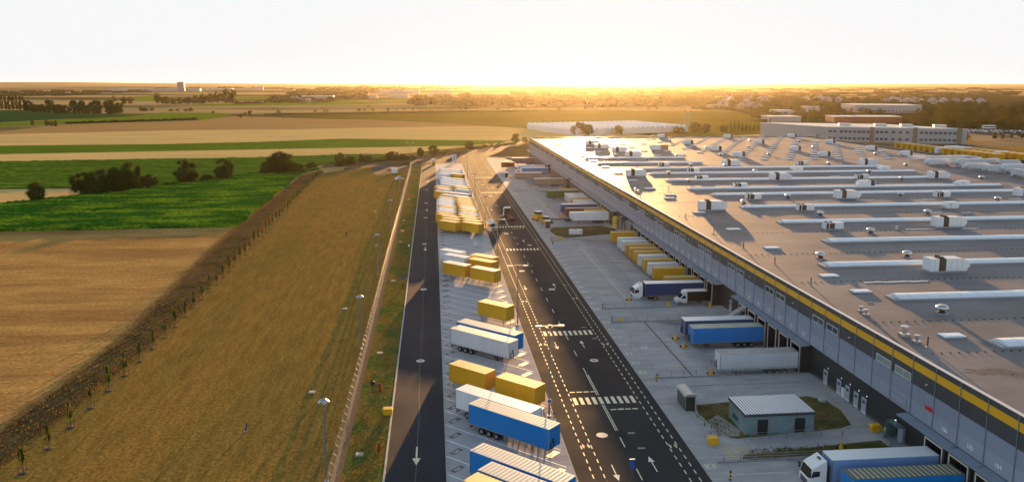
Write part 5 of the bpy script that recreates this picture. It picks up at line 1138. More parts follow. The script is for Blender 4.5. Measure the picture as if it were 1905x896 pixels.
# ------------------------------------------------------------------ trees
m_leafd = mat('leaf_dark', (.042, .065, .014), .9, .08, rnd=.25, trans=((.06, .075, .008), .35)); m_leafm = mat('leaf_mid', (.055, .065, .012), .9, .08, rnd=.2, trans=((.12, .11, .01), .35)); m_leafy = mat('leaf_young', (.035, .065, .01), .7, .2, rnd=.2, trans=((.07, .10, .01), .3))
m_bark = mat('bark', (.07, .05, .035), .9, 0.)
def crown_mesh(name, seed, clumps, leaves, ls, m_, zs=(.12, 1.0), shape='round', core=.55):
    rg = random.Random(seed); b = MB(); cl = []
    for i in range(clumps):
        t = rg.random(); z = zs[0]+(zs[1]-zs[0])*t
        if shape == 'round': rmax = .5*math.sqrt(max(.05, 1-((t-.45)/.6)**2))
        elif shape == 'tall': rmax = .5*math.sqrt(max(.04, 1-((t-.4)/.65)**2))*.9
        elif shape == 'cone': rmax = .5*(1-t)*.95+.05
        else: rmax = .5
        a = rg.random()*6.283; r = rmax*math.sqrt(rg.random())*.78; s = rg.uniform(.10, .21)*(1.2-.5*t)
        cl.append((r*math.cos(a), r*math.sin(a), min(z, 1-s*.4), s))
    # shaded core lobes give the crown body; leaves break the outline
    for x, y, z, s in cl:
        n = len(b.v); rr_ = s*core
        for j in range(4):
            ph = math.pi*(j+.5)/4
            for i in range(6): th = 6.283*i/6+j*.5; q_ = rr_*rg.uniform(.75, 1.15); b.v.append((x+q_*math.sin(ph)*math.cos(th), y+q_*math.sin(ph)*math.sin(th), z+q_*math.cos(ph)))
        for j in range(3):
            for i in range(6): k = (i+1) % 6; b.face((n+j*6+i, n+(j+1)*6+i, n+(j+1)*6+k, n+j*6+k))
        b.face([n+i for i in range(6)]); b.face([n+18+5-i for i in range(6)])
    for i in range(leaves):
        x, y, z, s = cl[i % clumps]; v = Vector((rg.gauss(0, 1), rg.gauss(0, 1), rg.gauss(0, 1))).normalized()*s*rg.uniform(.6, 1.12)
        p = Vector((x, y, z))+v; u = Vector((rg.gauss(0, 1), rg.gauss(0, 1), rg.gauss(0, 1))).normalized(); w_ = u.orthogonal().normalized(); l_ = ls*rg.uniform(.6, 1.3)
        b.quad(p-u*l_, p+w_*l_*.6, p+u*l_, p-w_*l_*.6)
    return b.mesh(name, m_)
def trunk_mesh(h=.45, r=.035, limbs=4, seed=1):
    rg = random.Random(seed); b = MB(); b.cyl((0, 0, 0), (0, 0, h), r, r*.6, k=7)
    for i in range(limbs): a = 6.283*i/limbs+rg.random(); z0 = h*rg.uniform(.45, .95); b.cyl((0, 0, z0), (.25*math.cos(a), .25*math.sin(a), z0+.28), r*.4, r*.15, k=5)
    return b.mesh('trunk', m_bark)
TRK = trunk_mesh(); TRK2 = trunk_mesh(.6, .02, 3, 5)
KINDS = {}
def kind(name, obj_name, metas, trk):
    KINDS[name] = (obj_name, metas, trk)
kind('bush', 'round_bush', [crown_mesh('crown', 11+i, 60, 7000, .016, m_leafd, (.10, .93)) for i in range(3)], TRK)
kind('tree', 'broadleaf_tree', [crown_mesh('crown', 21+i, 46, 3200, .022, m_leafd, (.16, .92)) for i in range(3)], TRK)
kind('fartree', 'field_tree', [crown_mesh('crown', 31+i, 26, 700, .045, m_leafm, (.14, .92)) for i in range(4)], TRK)
kind('poplar', 'poplar_tree', [crown_mesh('crown', 41+i, 26, 700, .05, m_leafm, (.16, .97), 'tall') for i in range(2)], TRK2)
kind('conifer', 'slender_tree', [crown_mesh('crown', 51, 26, 600, .05, m_leafd, (.08, .97), 'cone')], TRK2)
nT = 0
def tree(k, x, y, h, w_, label=None, group=None, cat='tree', z=0.):
    global nT; nT += 1
    on, ms, tk = KINDS[k]
    root = empty(on, (x, y, z-.03), nT*2.4); tag(root, label, cat, group); root.scale = (w_, w_, h*1.04)
    c = bpy.data.objects.new('crown', ms[nT % len(ms)]); COL.objects.link(c); c.parent = root
    t = bpy.data.objects.new('trunk', tk); COL.objects.link(t); t.parent = root; t.scale = (h/w_*.6, h/w_*.6, 1)
    return root
NB = [(-161.2, 338.2, 7.9, 8.2, 'bush', 'dark round bush standing alone at the tan field corner'), (-150.8, 357.8, 9.3, 12.5, 'bush', 'leftmost bushy tree of the dense clump between the green fields'), (-144.4, 358.8, 10.5, 12.5, 'bush', 'second bushy tree of the dense clump between the green fields'), (-139.2, 361.8, 10.9, 12.2, 'bush', 'third bushy tree of the dense clump between the green fields'), (-135.4, 370.3, 12.3, 13.9, 'bush', 'tallest bushy tree of the dense clump between the green fields'), (-131.9, 381.2, 5.7, 11.4, 'bush', 'low bush at the end of the dense clump between the green fields'), (-118.3, 394.0, 11.4, 13.4, 'bush', 'larger of the two round trees between the green fields'), (-103.4, 407.7, 10.2, 12.3, 'bush', 'smaller of the two round trees between the green fields'), (-111.2, 401.8, 3.2, 8.4, 'bush', 'low scrub between the two round trees'), (-80.0, 429.3, 11.7, 17.0, 'bush', 'big domed tree at the field corner near the track end'), (-87.1, 427.5, 6.5, 9.6, 'bush', 'low bush on the near side of the big domed tree'), (-72.5, 431.2, 5.5, 9.1, 'bush', 'low bush on the far side of the big domed tree'), (-68.5, 457.8, 3.4, 8.5, 'bush', 'flat bush where the sapling row begins'), (-54.1, 468.3, 7.5, 8.1, 'bush', 'dark tree at the road bend, nearer of a joined pair'), (-49.2, 477.1, 4.8, 8.9, 'bush', 'brown bush joined to a dark tree at the road bend'), (-43.4, 486.2, 5.5, 3.9, 'tree', 'slim pointed tree at the road bend'), (-39.5, 485.9, 4.6, 7.1, 'tree', 'round small tree next to the slim pointed one'), (-25.3, 498.0, 6.0, 9.3, 'tree', 'dark spreading tree behind the gate road'), (-19.1, 501.0, 4.0, 6.0, 'tree', 'brownish tree leaning on the dark spreading one'), (-13.5, 504.0, 2.7, 6.7, 'fartree', 'low bush right of the spreading tree by the gate'), (-8.5, 525.8, 6.0, 5.3, 'tree', 'small tree with a visible trunk beyond the lot'), (-0.0, 528.9, 6.8, 8.5, 'tree', 'big round tree beyond the far end of the lot'), (6.8, 532.3, 2.2, 4.3, 'fartree', 'little bush beside the big round tree beyond the lot'), (26.1, 578.3, 6.2, 8.2, 'tree', 'flat-topped dark tree on the far road verge'), (37.9, 591.7, 2.8, 3.2, 'fartree', 'tiny bush on the far road verge'), (44.2, 606.4, 3.7, 4.1, 'fartree', 'small round tree on the far road verge'), (50.7, 611.1, 2.9, 3.3, 'fartree', 'bushy spot beside the small round verge tree'), (65.7, 631.7, 7.7, 8.5, 'tree', 'golden-lit tree just before the warehouse corner'), (73.2, 636.8, 4.7, 6.0, 'tree', 'golden-lit bush touching the warehouse corner'), (133.9, 724.1, 12.3, 16.8, 'tree', 'big golden tree in front of the white tunnels'), (140.4, 716.0, 10.2, 11.7, 'tree', 'golden tree joined to the big one before the white tunnels'), (171.7, 728.4, 8.9, 10.5, 'tree', 'smaller golden tree before the middle of the white tunnels'), (234.3, 746.9, 6.2, 14.4, 'tree', 'low wide tree at the end of the white tunnels'), (250.3, 745.6, 10.8, 13.4, 'tree', 'tall round tree right of the white tunnels'), (263.9, 752.7, 8.8, 11.5, 'tree', 'round tree next to the tall one by the tunnels'), (283.7, 759.5, 6.8, 9.5, 'tree', 'small round tree before the row of thin poplars')]
for x, y, h, w_, k, lab in NB: tree(k, x, y, h, w_, lab, 'hedge trees and bushes' if k == 'bush' else 'trees by the far road and tunnels', 'bush' if 'bush' in lab or 'scrub' in lab else 'tree')
# saplings beside the scrub track, with three stakes each
sap_c = [crown_mesh('crown', 61+i, 16, 420, .06, m_leafy, (.36, .96), 'tall', core=.35) for i in range(3)]
sap_t = MB().cyl((0, 0, 0), (0, 0, .8), .03, .015, k=5).mesh('trunk', m_bark)
stk = MB()
for a in (0, 2.1, 4.2): stk.cyl((.5*math.cos(a), .5*math.sin(a), 0), (.5*math.cos(a), .5*math.sin(a), .9), .04, k=5)
for a in (0, 2.1, 4.2): stk.cyl((.5*math.cos(a), .5*math.sin(a), .82), (.5*math.cos(a+2.1), .5*math.sin(a+2.1), .82), .03, k=4)
stk_me = stk.mesh('stake_frame', mat('stake_wood', (.09, .06, .05), .8)); mul = MB().rings([(.62, 0), (.5, .07), (.2, .09)], 12).mesh('mulch', mat('mulch_dark', (.05, .035, .025), .95, var=(6, .4)))
rg = random.Random(9)
def trackx(y): return -51.4-(max(0, y-150)/270)**1.2*8
y = 84.8; i = 0
while y < 425:
    i += 1; x = trackx(y); root = tag(empty('young_tree', (x, y, 0), rg.random()*6), 'staked young tree, '+nth(i)+' from the near end of the row by the track', 'young tree', 'young trees along the scrub track')
    hh = rg.uniform(3.3, 4.3)
    c = kid(sap_c[i % 3], 'crown', root, (0, 0, 0)); c.scale = (rg.uniform(.8, 1.2),)*2+(hh,); t = kid(sap_t, 'trunk', root, (0, 0, 0)); t.scale = (1, 1, hh*.8)
    kid(stk_me, 'stake_frame', root, (0, 0, 0)); kid(mul, 'mulch', root, (0, 0, 0)); y += 6.72
# dark belt behind the meadow, hedges and field trees
G1 = 'trees of the dark belt beyond the bright field'
for j, (x, y, h, w_) in enumerate([(-658.0, 1384.1, 18.3, 19.0), (-624.2, 1334.7, 13.5, 18.4), (-612.5, 1333.8, 14.3, 16.7), (-591.3, 1309.9, 20.7, 19.7), (-569.2, 1286.7, 14.6, 17.8), (-558.7, 1285.9, 13.8, 16.2), (-535.9, 1263.4, 20.8, 15.9), (-524.8, 1262.5, 20.8, 15.9), (-516.0, 1261.8, 14.4, 12.7), (-495.0, 1240.1, 21.2, 23.5), (-474.6, 1238.5, 22.0, 23.5), (-470.6, 1258.3, 18.4, 19.2)]):
    tree('tree', x, y, h, w_, 'dark tree of the belt beyond the bright field, '+nth(j+1)+' from the poplar end', G1)
for j, (x, y, h, w_) in enumerate([(-740.5, 1467.3, 23.9, 8.2), (-734.1, 1466.8, 24.8, 8.2), (-714.1, 1438.7, 24.4, 8.1), (-721.3, 1465.9, 25.7, 8.2), (-701.5, 1437.8, 25.3, 8.1), (-695.3, 1437.3, 26.2, 8.1), (-689.9, 1436.9, 23.5, 7.2)]):
    tree('poplar', x, y, h, w_, 'tall thin poplar, '+nth(j+1)+' in the short row at the frame edge', 'poplars at the left edge')
for j, (x, y, h, w_) in enumerate([(-771.8, 2042.9, 14.2, 12.9), (-674.7, 1842.1, 16.4, 17.4), (-661.9, 1841.2, 16.4, 16.3), (-616.4, 1883.1, 22.8, 21.5), (-585.1, 1836.0, 16.4, 23.3), (-568.7, 1834.8, 12.9, 21.0), (-552.4, 1833.7, 15.2, 21.0), (-536.0, 1832.6, 15.2, 21.0), (-532.7, 1877.5, 18.0, 21.6), (-517.1, 1876.4, 21.6, 24.0), (-513.1, 1923.6, 22.2, 24.6), (-497.1, 1922.5, 24.7, 24.6), (-477.4, 1921.2, 30.8, 29.5), (-460.2, 1920.0, 32.1, 27.1), (-483.6, 1395.6, 8.0, 12.4), (-466.8, 1394.4, 7.1, 8.9), (-477.4, 1395.2, 5.3, 12.4), (-435.7, 1392.0, 3.6, 10.7), (-425.0, 1391.2, 4.5, 8.0), (-410.8, 1390.1, 3.6, 10.7), (-402.8, 1389.5, 6.2, 9.8), (-448.6, 950.3, 6.0, 5.4), (-427.1, 937.2, 6.5, 7.1), (-416.7, 925.2, 5.9, 7.0), (-412.6, 924.9, 6.5, 4.7), (-341.1, 1290.6, 3.3, 5.0), (-340.3, 1290.5, 4.2, 4.1), (-262.6, 1130.2, 5.9, 8.0), (-281.6, 1243.6, 4.0, 6.4), (-274.4, 1243.0, 6.4, 8.0), (-251.8, 1146.6, 3.0, 3.0), (-280.2, 1460.8, 2.8, 5.7), (-239.8, 1282.8, 5.0, 8.3), (-189.6, 1324.5, 4.3, 6.0), (-199.8, 1483.9, 2.9, 3.9), (-174.9, 1323.3, 5.2, 4.3), (-169.8, 1322.9, 5.2, 4.3), (-123.1, 1368.4, 5.4, 8.1), (-114.1, 1367.7, 4.5, 5.4), (-122.9, 1573.0, 4.1, 9.3), (-99.8, 1366.6, 5.4, 6.3), (-75.5, 1364.8, 5.4, 8.1), (-62.5, 1416.7, 2.8, 4.7), (-49.4, 1415.7, 4.7, 5.6), (-34.4, 1414.6, 4.7, 5.6), (-25.6, 1441.9, 1.9, 2.9), (-19.5, 1413.4, 4.7, 4.7), (-11.0, 1412.8, 4.7, 5.6), (-3.6, 1440.3, 2.9, 6.7), (8.8, 1439.4, 1.9, 3.8), (31.7, 1437.7, 6.7, 6.7), (41.3, 1436.9, 5.7, 6.7), (50.9, 1436.2, 6.7, 5.7), (59.5, 1435.6, 6.7, 7.7), (115.0, 1431.5, 5.7, 7.7), (137.0, 1459.1, 4.9, 5.9), (225.5, 1423.3, 4.8, 4.8), (277.3, 1448.7, 5.9, 5.9), (297.0, 1447.3, 5.9, 7.9), (318.6, 1445.7, 4.9, 4.9), (394.6, 1440.1, 3.9, 6.9), (409.4, 1439.0, 3.9, 5.9)]):
    for lo, hi, what in ((0, 3, 'tree of the small copse beyond the dark belt'), (3, 14, 'tree of the tall grove in the far fields'), (14, 21, 'low bush in the scattered line before the tall grove'), (21, 25, 'bush standing in the bright green field'), (25, 37, 'tiny tree between the long hedge and the meadow'), (37, 99, 'tiny tree in the sparse row along the tan field beyond the meadow')):
        if lo <= j < hi: tree('fartree', x, y, h, w_, what+', '+nth(j-lo+1)+' along it', 'small distant field trees')
for j, (x, y, h, w_) in enumerate([(296.5, 785.0, 6.0, 3.3), (300.4, 784.7, 8.0, 3.3), (304.3, 784.4, 9.2, 3.3), (308.3, 784.0, 9.1, 3.3), (312.2, 783.7, 8.0, 3.3), (316.1, 783.4, 6.4, 3.3), (320.0, 783.0, 5.2, 3.3), (324.0, 782.7, 5.2, 3.3), (327.9, 782.4, 6.4, 3.3), (331.8, 782.0, 8.5, 3.3), (335.8, 781.7, 10.5, 3.3), (339.7, 781.4, 11.6, 3.3)]): tree('conifer', x, y, h, w_, 'thin golden tree in the row left of the grey office block', 'thin trees left of the office block')
for j, (x, y, h, w_) in enumerate([(357.1, 629.8, 5.8, 4.0), (362.0, 629.4, 7.5, 5.4), (370.0, 628.6, 4.9, 3.6), (377.6, 628.0, 5.8, 3.6), (379.0, 621.8, 5.3, 3.5), (386.6, 621.1, 6.6, 4.4), (404.8, 619.5, 6.2, 5.3), (404.6, 613.6, 7.0, 5.3), (422.3, 606.1, 7.4, 5.2), (427.1, 605.7, 8.2, 6.1), (486.9, 650.6, 5.6, 4.7), (493.4, 650.1, 5.1, 4.2), (506.8, 655.7, 4.7, 4.3), (510.4, 648.6, 5.6, 5.6), (316.9, 633.3, 5.3, 3.1), (322.8, 664.9, 3.7, 3.7)]):
    tree('fartree', x, y, h, w_, 'yellow-green young tree in front of the grey office block' if x < 560 else 'tree', 'young trees before the office block')
rg = random.Random(12)
# woods at the right: every crown a tree
def wood(px_rows, lab, grp):
    for x, y, h, w_ in px_rows: tree('tree' if h*w_ > 250 else 'fartree', x, y, h, w_, lab, grp)
wood([(537.0, 793.2, 7.8, 15.6), (536.4, 797.4, 9.7, 16.2), (560.7, 799.6, 9.7, 13.6), (570.6, 803.0, 10.7, 16.3), (580.7, 806.5, 10.5, 13.0), (519.5, 816.0, 7.6, 16.7), (627.3, 811.3, 8.5, 14.2), (600.7, 818.0, 9.8, 16.6), (618.3, 821.0, 10.1, 15.0), (552.0, 831.1, 9.8, 15.7), (623.5, 829.7, 8.9, 18.1), (537.8, 841.5, 8.7, 17.4), (635.9, 837.9, 11.3, 13.6), (571.0, 848.1, 8.5, 15.4), (634.8, 847.5, 8.1, 14.3), (594.3, 855.7, 10.1, 14.8), (613.5, 859.0, 9.9, 15.7), (677.5, 858.6, 10.0, 15.7), (662.5, 864.8, 10.5, 15.1), (563.2, 878.1, 11.1, 15.4), (611.0, 879.3, 11.4, 13.9), (583.8, 886.6, 9.5, 18.2), (598.0, 890.7, 11.9, 16.0), (621.7, 894.0, 10.3, 16.2), (621.9, 899.3, 8.5, 19.3), (609.3, 905.7, 8.3, 14.7), (620.4, 910.2, 12.0, 16.0), (582.2, 918.8, 8.5, 19.8), (694.8, 915.1, 9.3, 18.5), (639.2, 925.3, 10.2, 16.0), (646.1, 930.4, 11.3, 18.3), (727.3, 929.5, 10.1, 17.2), (609.1, 945.0, 10.0, 19.7), (644.8, 948.0, 11.7, 18.5), (746.4, 945.7, 10.6, 19.3), (710.6, 954.6, 9.6, 16.5), (648.0, 965.8, 11.9, 17.8), (709.8, 967.0, 9.6, 17.9), (681.3, 975.5, 11.0, 17.5), (751.2, 976.2, 9.3, 17.0), (718.4, 985.2, 12.3, 17.0), (740.5, 989.9, 9.7, 17.5), (669.5, 1002.2, 12.6, 17.3), (705.5, 1005.9, 10.1, 19.9), (709.2, 1012.4, 13.5, 21.0), (699.9, 1019.9, 9.7, 16.4), (688.6, 1027.7, 13.5, 18.1), (690.6, 1034.5, 10.6, 19.6), (705.2, 1040.4, 13.6, 19.3), (701.9, 1047.8, 10.6, 19.3), (771.1, 1049.6, 13.9, 22.0), (802.5, 1054.4, 12.3, 18.8), (684.2, 1071.3, 11.8, 19.0), (730.9, 1075.1, 10.9, 18.0), (772.7, 1079.4, 13.5, 18.3), (765.9, 1087.7, 13.7, 23.0), (768.2, 1095.4, 11.3, 23.1), (840.4, 1097.6, 13.1, 20.4), (758.1, 1112.2, 11.7, 18.8), (765.5, 1119.8, 11.4, 24.4), (741.0, 1130.0, 13.5, 21.6), (750.6, 1137.6, 13.8, 22.1), (876.0, 1136.3, 12.5, 21.1), (880.4, 1144.6, 14.6, 23.7), (812.2, 1158.7, 15.0, 19.1), (771.8, 1170.8, 10.9, 21.6), (922.6, 1168.1, 14.3, 24.4), (851.7, 1182.7, 14.1, 19.4), (865.6, 1190.9, 11.3, 22.4), (839.5, 1202.4, 14.9, 21.8), (910.9, 1206.5, 13.5, 22.3), (792.7, 1225.3, 12.9, 21.4), (862.9, 1229.7, 16.4, 26.5), (937.3, 1234.0, 11.8, 20.5), (809.6, 1253.9, 13.5, 24.4), (890.5, 1258.1, 13.2, 23.6), (876.8, 1269.6, 12.5, 22.6), (891.5, 1279.1, 16.3, 27.6), (874.1, 1291.2, 15.4, 27.2), (1008.3, 1292.1, 14.2, 21.1), (851.5, 1315.1, 14.8, 24.7), (961.1, 1318.2, 15.3, 22.8), (941.6, 1331.2, 12.7, 29.8), (916.4, 1344.8, 16.6, 28.6), (1051.8, 1346.6, 15.1, 24.6), (1045.8, 1359.2, 12.9, 28.3), (885.2, 1383.4, 15.9, 23.6), (987.3, 1388.3, 15.4, 30.2), (937.3, 1404.8, 12.9, 25.4), (1125.4, 1403.9, 13.4, 23.2)], 'leafy tree in the wood right of the grey office block', 'wood right of the office block')
wood([(517.9, 945.5, 8.4, 13.8), (501.9, 951.7, 8.8, 14.5), (554.0, 952.3, 8.7, 14.5), (601.1, 953.4, 6.6, 15.4), (585.1, 959.8, 8.7, 13.5), (533.0, 969.1, 7.8, 13.5), (481.2, 978.4, 9.0, 17.6), (435.0, 987.4, 9.2, 15.6), (465.5, 990.1, 8.1, 17.6), (452.3, 996.4, 6.7, 15.8), (509.5, 997.1, 9.6, 15.8), (561.7, 998.3, 8.6, 18.1), (474.1, 1010.8, 9.1, 17.2), (593.4, 1006.6, 6.5, 18.9), (632.8, 1009.0, 9.0, 18.5), (451.5, 1029.3, 7.6, 16.4), (617.8, 1021.5, 6.6, 16.4), (481.9, 1038.2, 7.0, 17.5), (473.7, 1044.6, 8.3, 16.9), (513.6, 1047.3, 8.6, 15.2), (469.5, 1056.7, 7.4, 18.5), (532.5, 1057.6, 9.3, 15.0), (443.1, 1070.8, 8.5, 16.4), (457.3, 1075.8, 7.0, 20.1), (575.1, 1072.5, 8.0, 18.1), (617.5, 1075.4, 8.4, 16.9), (585.1, 1084.3, 7.8, 20.5), (453.0, 1101.2, 9.4, 15.3), (472.3, 1106.1, 9.6, 15.2), (526.6, 1108.3, 7.4, 17.3), (491.6, 1117.7, 8.2, 20.6), (550.8, 1119.7, 10.6, 17.5), (574.1, 1124.6, 7.5, 17.5), (634.3, 1126.6, 8.3, 20.4), (644.0, 1132.8, 8.3, 15.7), (594.0, 1143.7, 8.1, 18.7), (584.5, 1151.5, 8.9, 18.8), (538.1, 1162.3, 9.1, 16.1), (608.7, 1164.0, 11.1, 18.5), (502.0, 1179.7, 10.1, 17.3), (686.1, 1172.7, 8.2, 19.0), (609.1, 1186.3, 7.9, 16.1), (559.0, 1197.7, 10.7, 18.5), (498.9, 1210.1, 9.3, 22.7), (577.1, 1211.8, 9.4, 19.4), (525.0, 1223.7, 9.9, 18.8), (649.0, 1222.1, 8.8, 16.8), (690.2, 1227.0, 7.8, 23.2), (630.4, 1239.8, 7.9, 21.8), (526.3, 1256.0, 8.4, 20.3), (740.1, 1248.1, 9.0, 22.4), (736.6, 1256.8, 9.4, 17.5), (697.2, 1268.5, 10.4, 22.5), (651.3, 1280.7, 11.3, 23.6), (742.9, 1282.6, 11.6, 18.8), (576.7, 1304.1, 8.6, 18.8), (644.7, 1308.0, 10.0, 23.5), (777.0, 1307.2, 8.9, 23.8), (778.1, 1316.5, 11.4, 24.4), (712.5, 1330.9, 8.4, 24.5), (626.1, 1346.9, 9.5, 23.2), (684.5, 1352.2, 12.1, 25.0), (774.4, 1355.4, 13.2, 20.1), (774.9, 1365.3, 9.8, 20.8), (773.6, 1375.5, 11.7, 24.3), (863.7, 1379.1, 13.5, 23.9), (605.1, 1408.7, 12.2, 22.7), (670.2, 1414.4, 9.6, 25.9), (605.5, 1429.9, 12.3, 25.4), (874.9, 1420.9, 10.2, 21.4), (744.9, 1441.5, 9.9, 23.9), (899.7, 1441.4, 11.4, 23.6), (889.7, 1453.5, 11.8, 26.7), (644.6, 1482.9, 12.8, 23.9), (927.5, 1474.0, 9.4, 25.4), (829.4, 1493.0, 14.1, 25.2), (668.5, 1516.7, 14.4, 21.9), (857.2, 1515.3, 13.7, 24.6), (651.9, 1542.5, 10.8, 24.0), (801.1, 1544.4, 11.9, 23.8), (831.2, 1555.1, 11.6, 28.2), (938.3, 1560.6, 10.5, 27.1), (924.9, 1574.8, 11.2, 26.0), (667.3, 1606.4, 15.1, 23.3), (964.2, 1599.2, 14.2, 25.8), (672.6, 1633.6, 15.6, 25.1), (776.0, 1640.4, 15.4, 23.7), (765.6, 1655.5, 13.2, 25.9), (934.6, 1658.4, 12.5, 25.4), (833.3, 1680.3, 14.3, 31.6)], 'leafy tree in the wood behind the grey office block', 'wood behind the office block')
# a far-off wood reads as one mass
def woodmass(name, rows, cols):
    rg = random.Random(len(name)*7+len(rows)); b = MB()
    for x, y, h, w_ in rows:
        for q_ in range(3):
            cx, cy = x+rg.uniform(-.5, .5)*w_, y+rg.uniform(-.6, .6)*w_; hh = h*rg.uniform(.75, 1.05); r = w_*rg.uniform(.45, .7); n = len(b.v)
            for j, (f, z) in enumerate(((.75, .0), (1.0, .35), (.85, .72), (.45, .93), (.12, 1.0))):
                for i in range(7): th = 6.283*i/7+j*.4; q2 = r*f*rg.uniform(.75, 1.2); b.v.append((cx+q2*math.cos(th), cy+q2*math.sin(th), hh*z*rg.uniform(.92, 1.08)-.2))
            for j in range(4):
                for i in range(7): k = (i+1) % 7; b.face((n+j*7+i, n+j*7+k, n+(j+1)*7+k, n+(j+1)*7+i))
            b.face([n+28+i for i in range(7)])
            for g in range(26):
                th = rg.random()*6.283; z = rg.random(); rr_ = r*math.sqrt(max(.05, 1-(z-.4)**2*1.6)); p = Vector((cx+rr_*math.cos(th), cy+rr_*math.sin(th), hh*z)); u = Vector((rg.gauss(0, 1), rg.gauss(0, 1), rg.gauss(0, 1))).normalized()*r*.22; v = u.orthogonal().normalized()*r*.2; b.quad(p-u, p+v, p+u, p-v)
    return tag(b.build(name, cols), kind='stuff')
m_wood = mat('distant_wood', (.06, .055, .018), .9, 0., var=(.02, .3)); 
woodmass('hill_wood', [(-399.2, 2018.8, 9.4, 18.2), (-370.8, 1950.0, 11.2, 17.6), (-365.9, 2005.1, 6.4, 18.1), (-356.6, 2040.3, 11.2, 18.5), (-329.4, 1970.9, 9.8, 17.9), (-313.9, 1968.4, 6.7, 17.9), (-313.4, 2066.0, 12.5, 18.8), (-298.3, 2072.1, 8.5, 18.8), (-271.3, 1990.8, 8.1, 18.1), (-258.0, 2007.4, 12.2, 18.3), (-249.7, 2068.0, 7.1, 18.9), (-468.4, 2491.7, 10.3, 22.5), (-423.6, 2340.1, 11.9, 21.1), (-428.5, 2463.1, 7.0, 22.3), (-424.8, 2545.4, 12.4, 23.0), (-382.1, 2389.3, 10.6, 21.6), (-364.6, 2385.1, 7.2, 21.6), (-380.4, 2610.3, 14.0, 23.7), (-364.1, 2626.3, 9.6, 23.8), (-320.9, 2438.6, 8.8, 22.2), (-308.5, 2477.6, 13.4, 22.6), (-307.6, 2620.8, 8.0, 23.9), (-272.8, 2473.4, 10.8, 22.6), (-238.6, 2312.5, 11.5, 21.1), (-233.4, 2430.7, 7.0, 22.2), (-226.8, 2553.1, 13.0, 23.4), (-197.4, 2416.1, 10.3, 22.1), (-559.1, 3253.4, 11.8, 29.3), (-492.7, 3000.2, 13.4, 27.1), (-501.7, 3206.1, 8.0, 29.0), (-498.0, 3347.6, 14.3, 30.3), (-435.1, 3083.2, 12.0, 27.9), (-410.4, 3076.8, 8.1, 27.9), (-434.9, 3463.0, 16.3, 31.4), (-411.5, 3492.0, 11.2, 31.7), (-348.9, 3168.1, 10.0, 28.8), (-331.1, 3234.9, 15.3, 29.5), (-329.4, 3484.4, 9.3, 31.8), (-280.2, 3228.9, 12.4, 29.5), (-701.0, 4411.4, 13.7, 39.7), (-598.9, 3959.3, 15.2, 35.7), (-621.0, 4327.2, 9.3, 39.0), (-623.3, 4590.3, 16.8, 41.4), (-526.3, 4108.4, 13.7, 37.2), (-493.2, 4098.1, 9.3, 37.2), (-541.9, 4814.5, 19.4, 43.6), (-510.5, 4872.2, 13.4, 44.2), (-414.0, 4265.1, 11.5, 38.8), (-391.7, 4388.2, 17.8, 40.0), (-395.9, 4862.0, 11.2, 44.3), (-322.6, 4379.7, 14.4, 40.0), (-257.0, 3900.8, 14.6, 35.7), (-246.7, 4252.0, 9.2, 39.0), (-232.9, 4644.1, 17.8, 42.6), (-178.2, 4211.9, 13.5, 38.7), (-835.3, 6275.6, 13.0, 56.4), (-710.1, 5662.8, 14.5, 51.1), (-725.2, 6164.6, 8.8, 55.6), (-716.6, 6521.8, 16.0, 58.9), (-599.6, 5870.0, 13.0, 53.2), (-552.8, 5857.3, 8.8, 53.2), (-591.0, 6828.6, 18.4, 62.0), (-544.0, 6907.9, 12.7, 62.8), (-432.2, 6089.0, 11.0, 55.5), (-395.2, 6257.8, 17.0, 57.1), (-381.5, 6899.7, 10.6, 63.0), (-296.6, 6249.3, 13.7, 57.2), (-221.8, 5596.2, 14.0, 51.4)], m_wood)
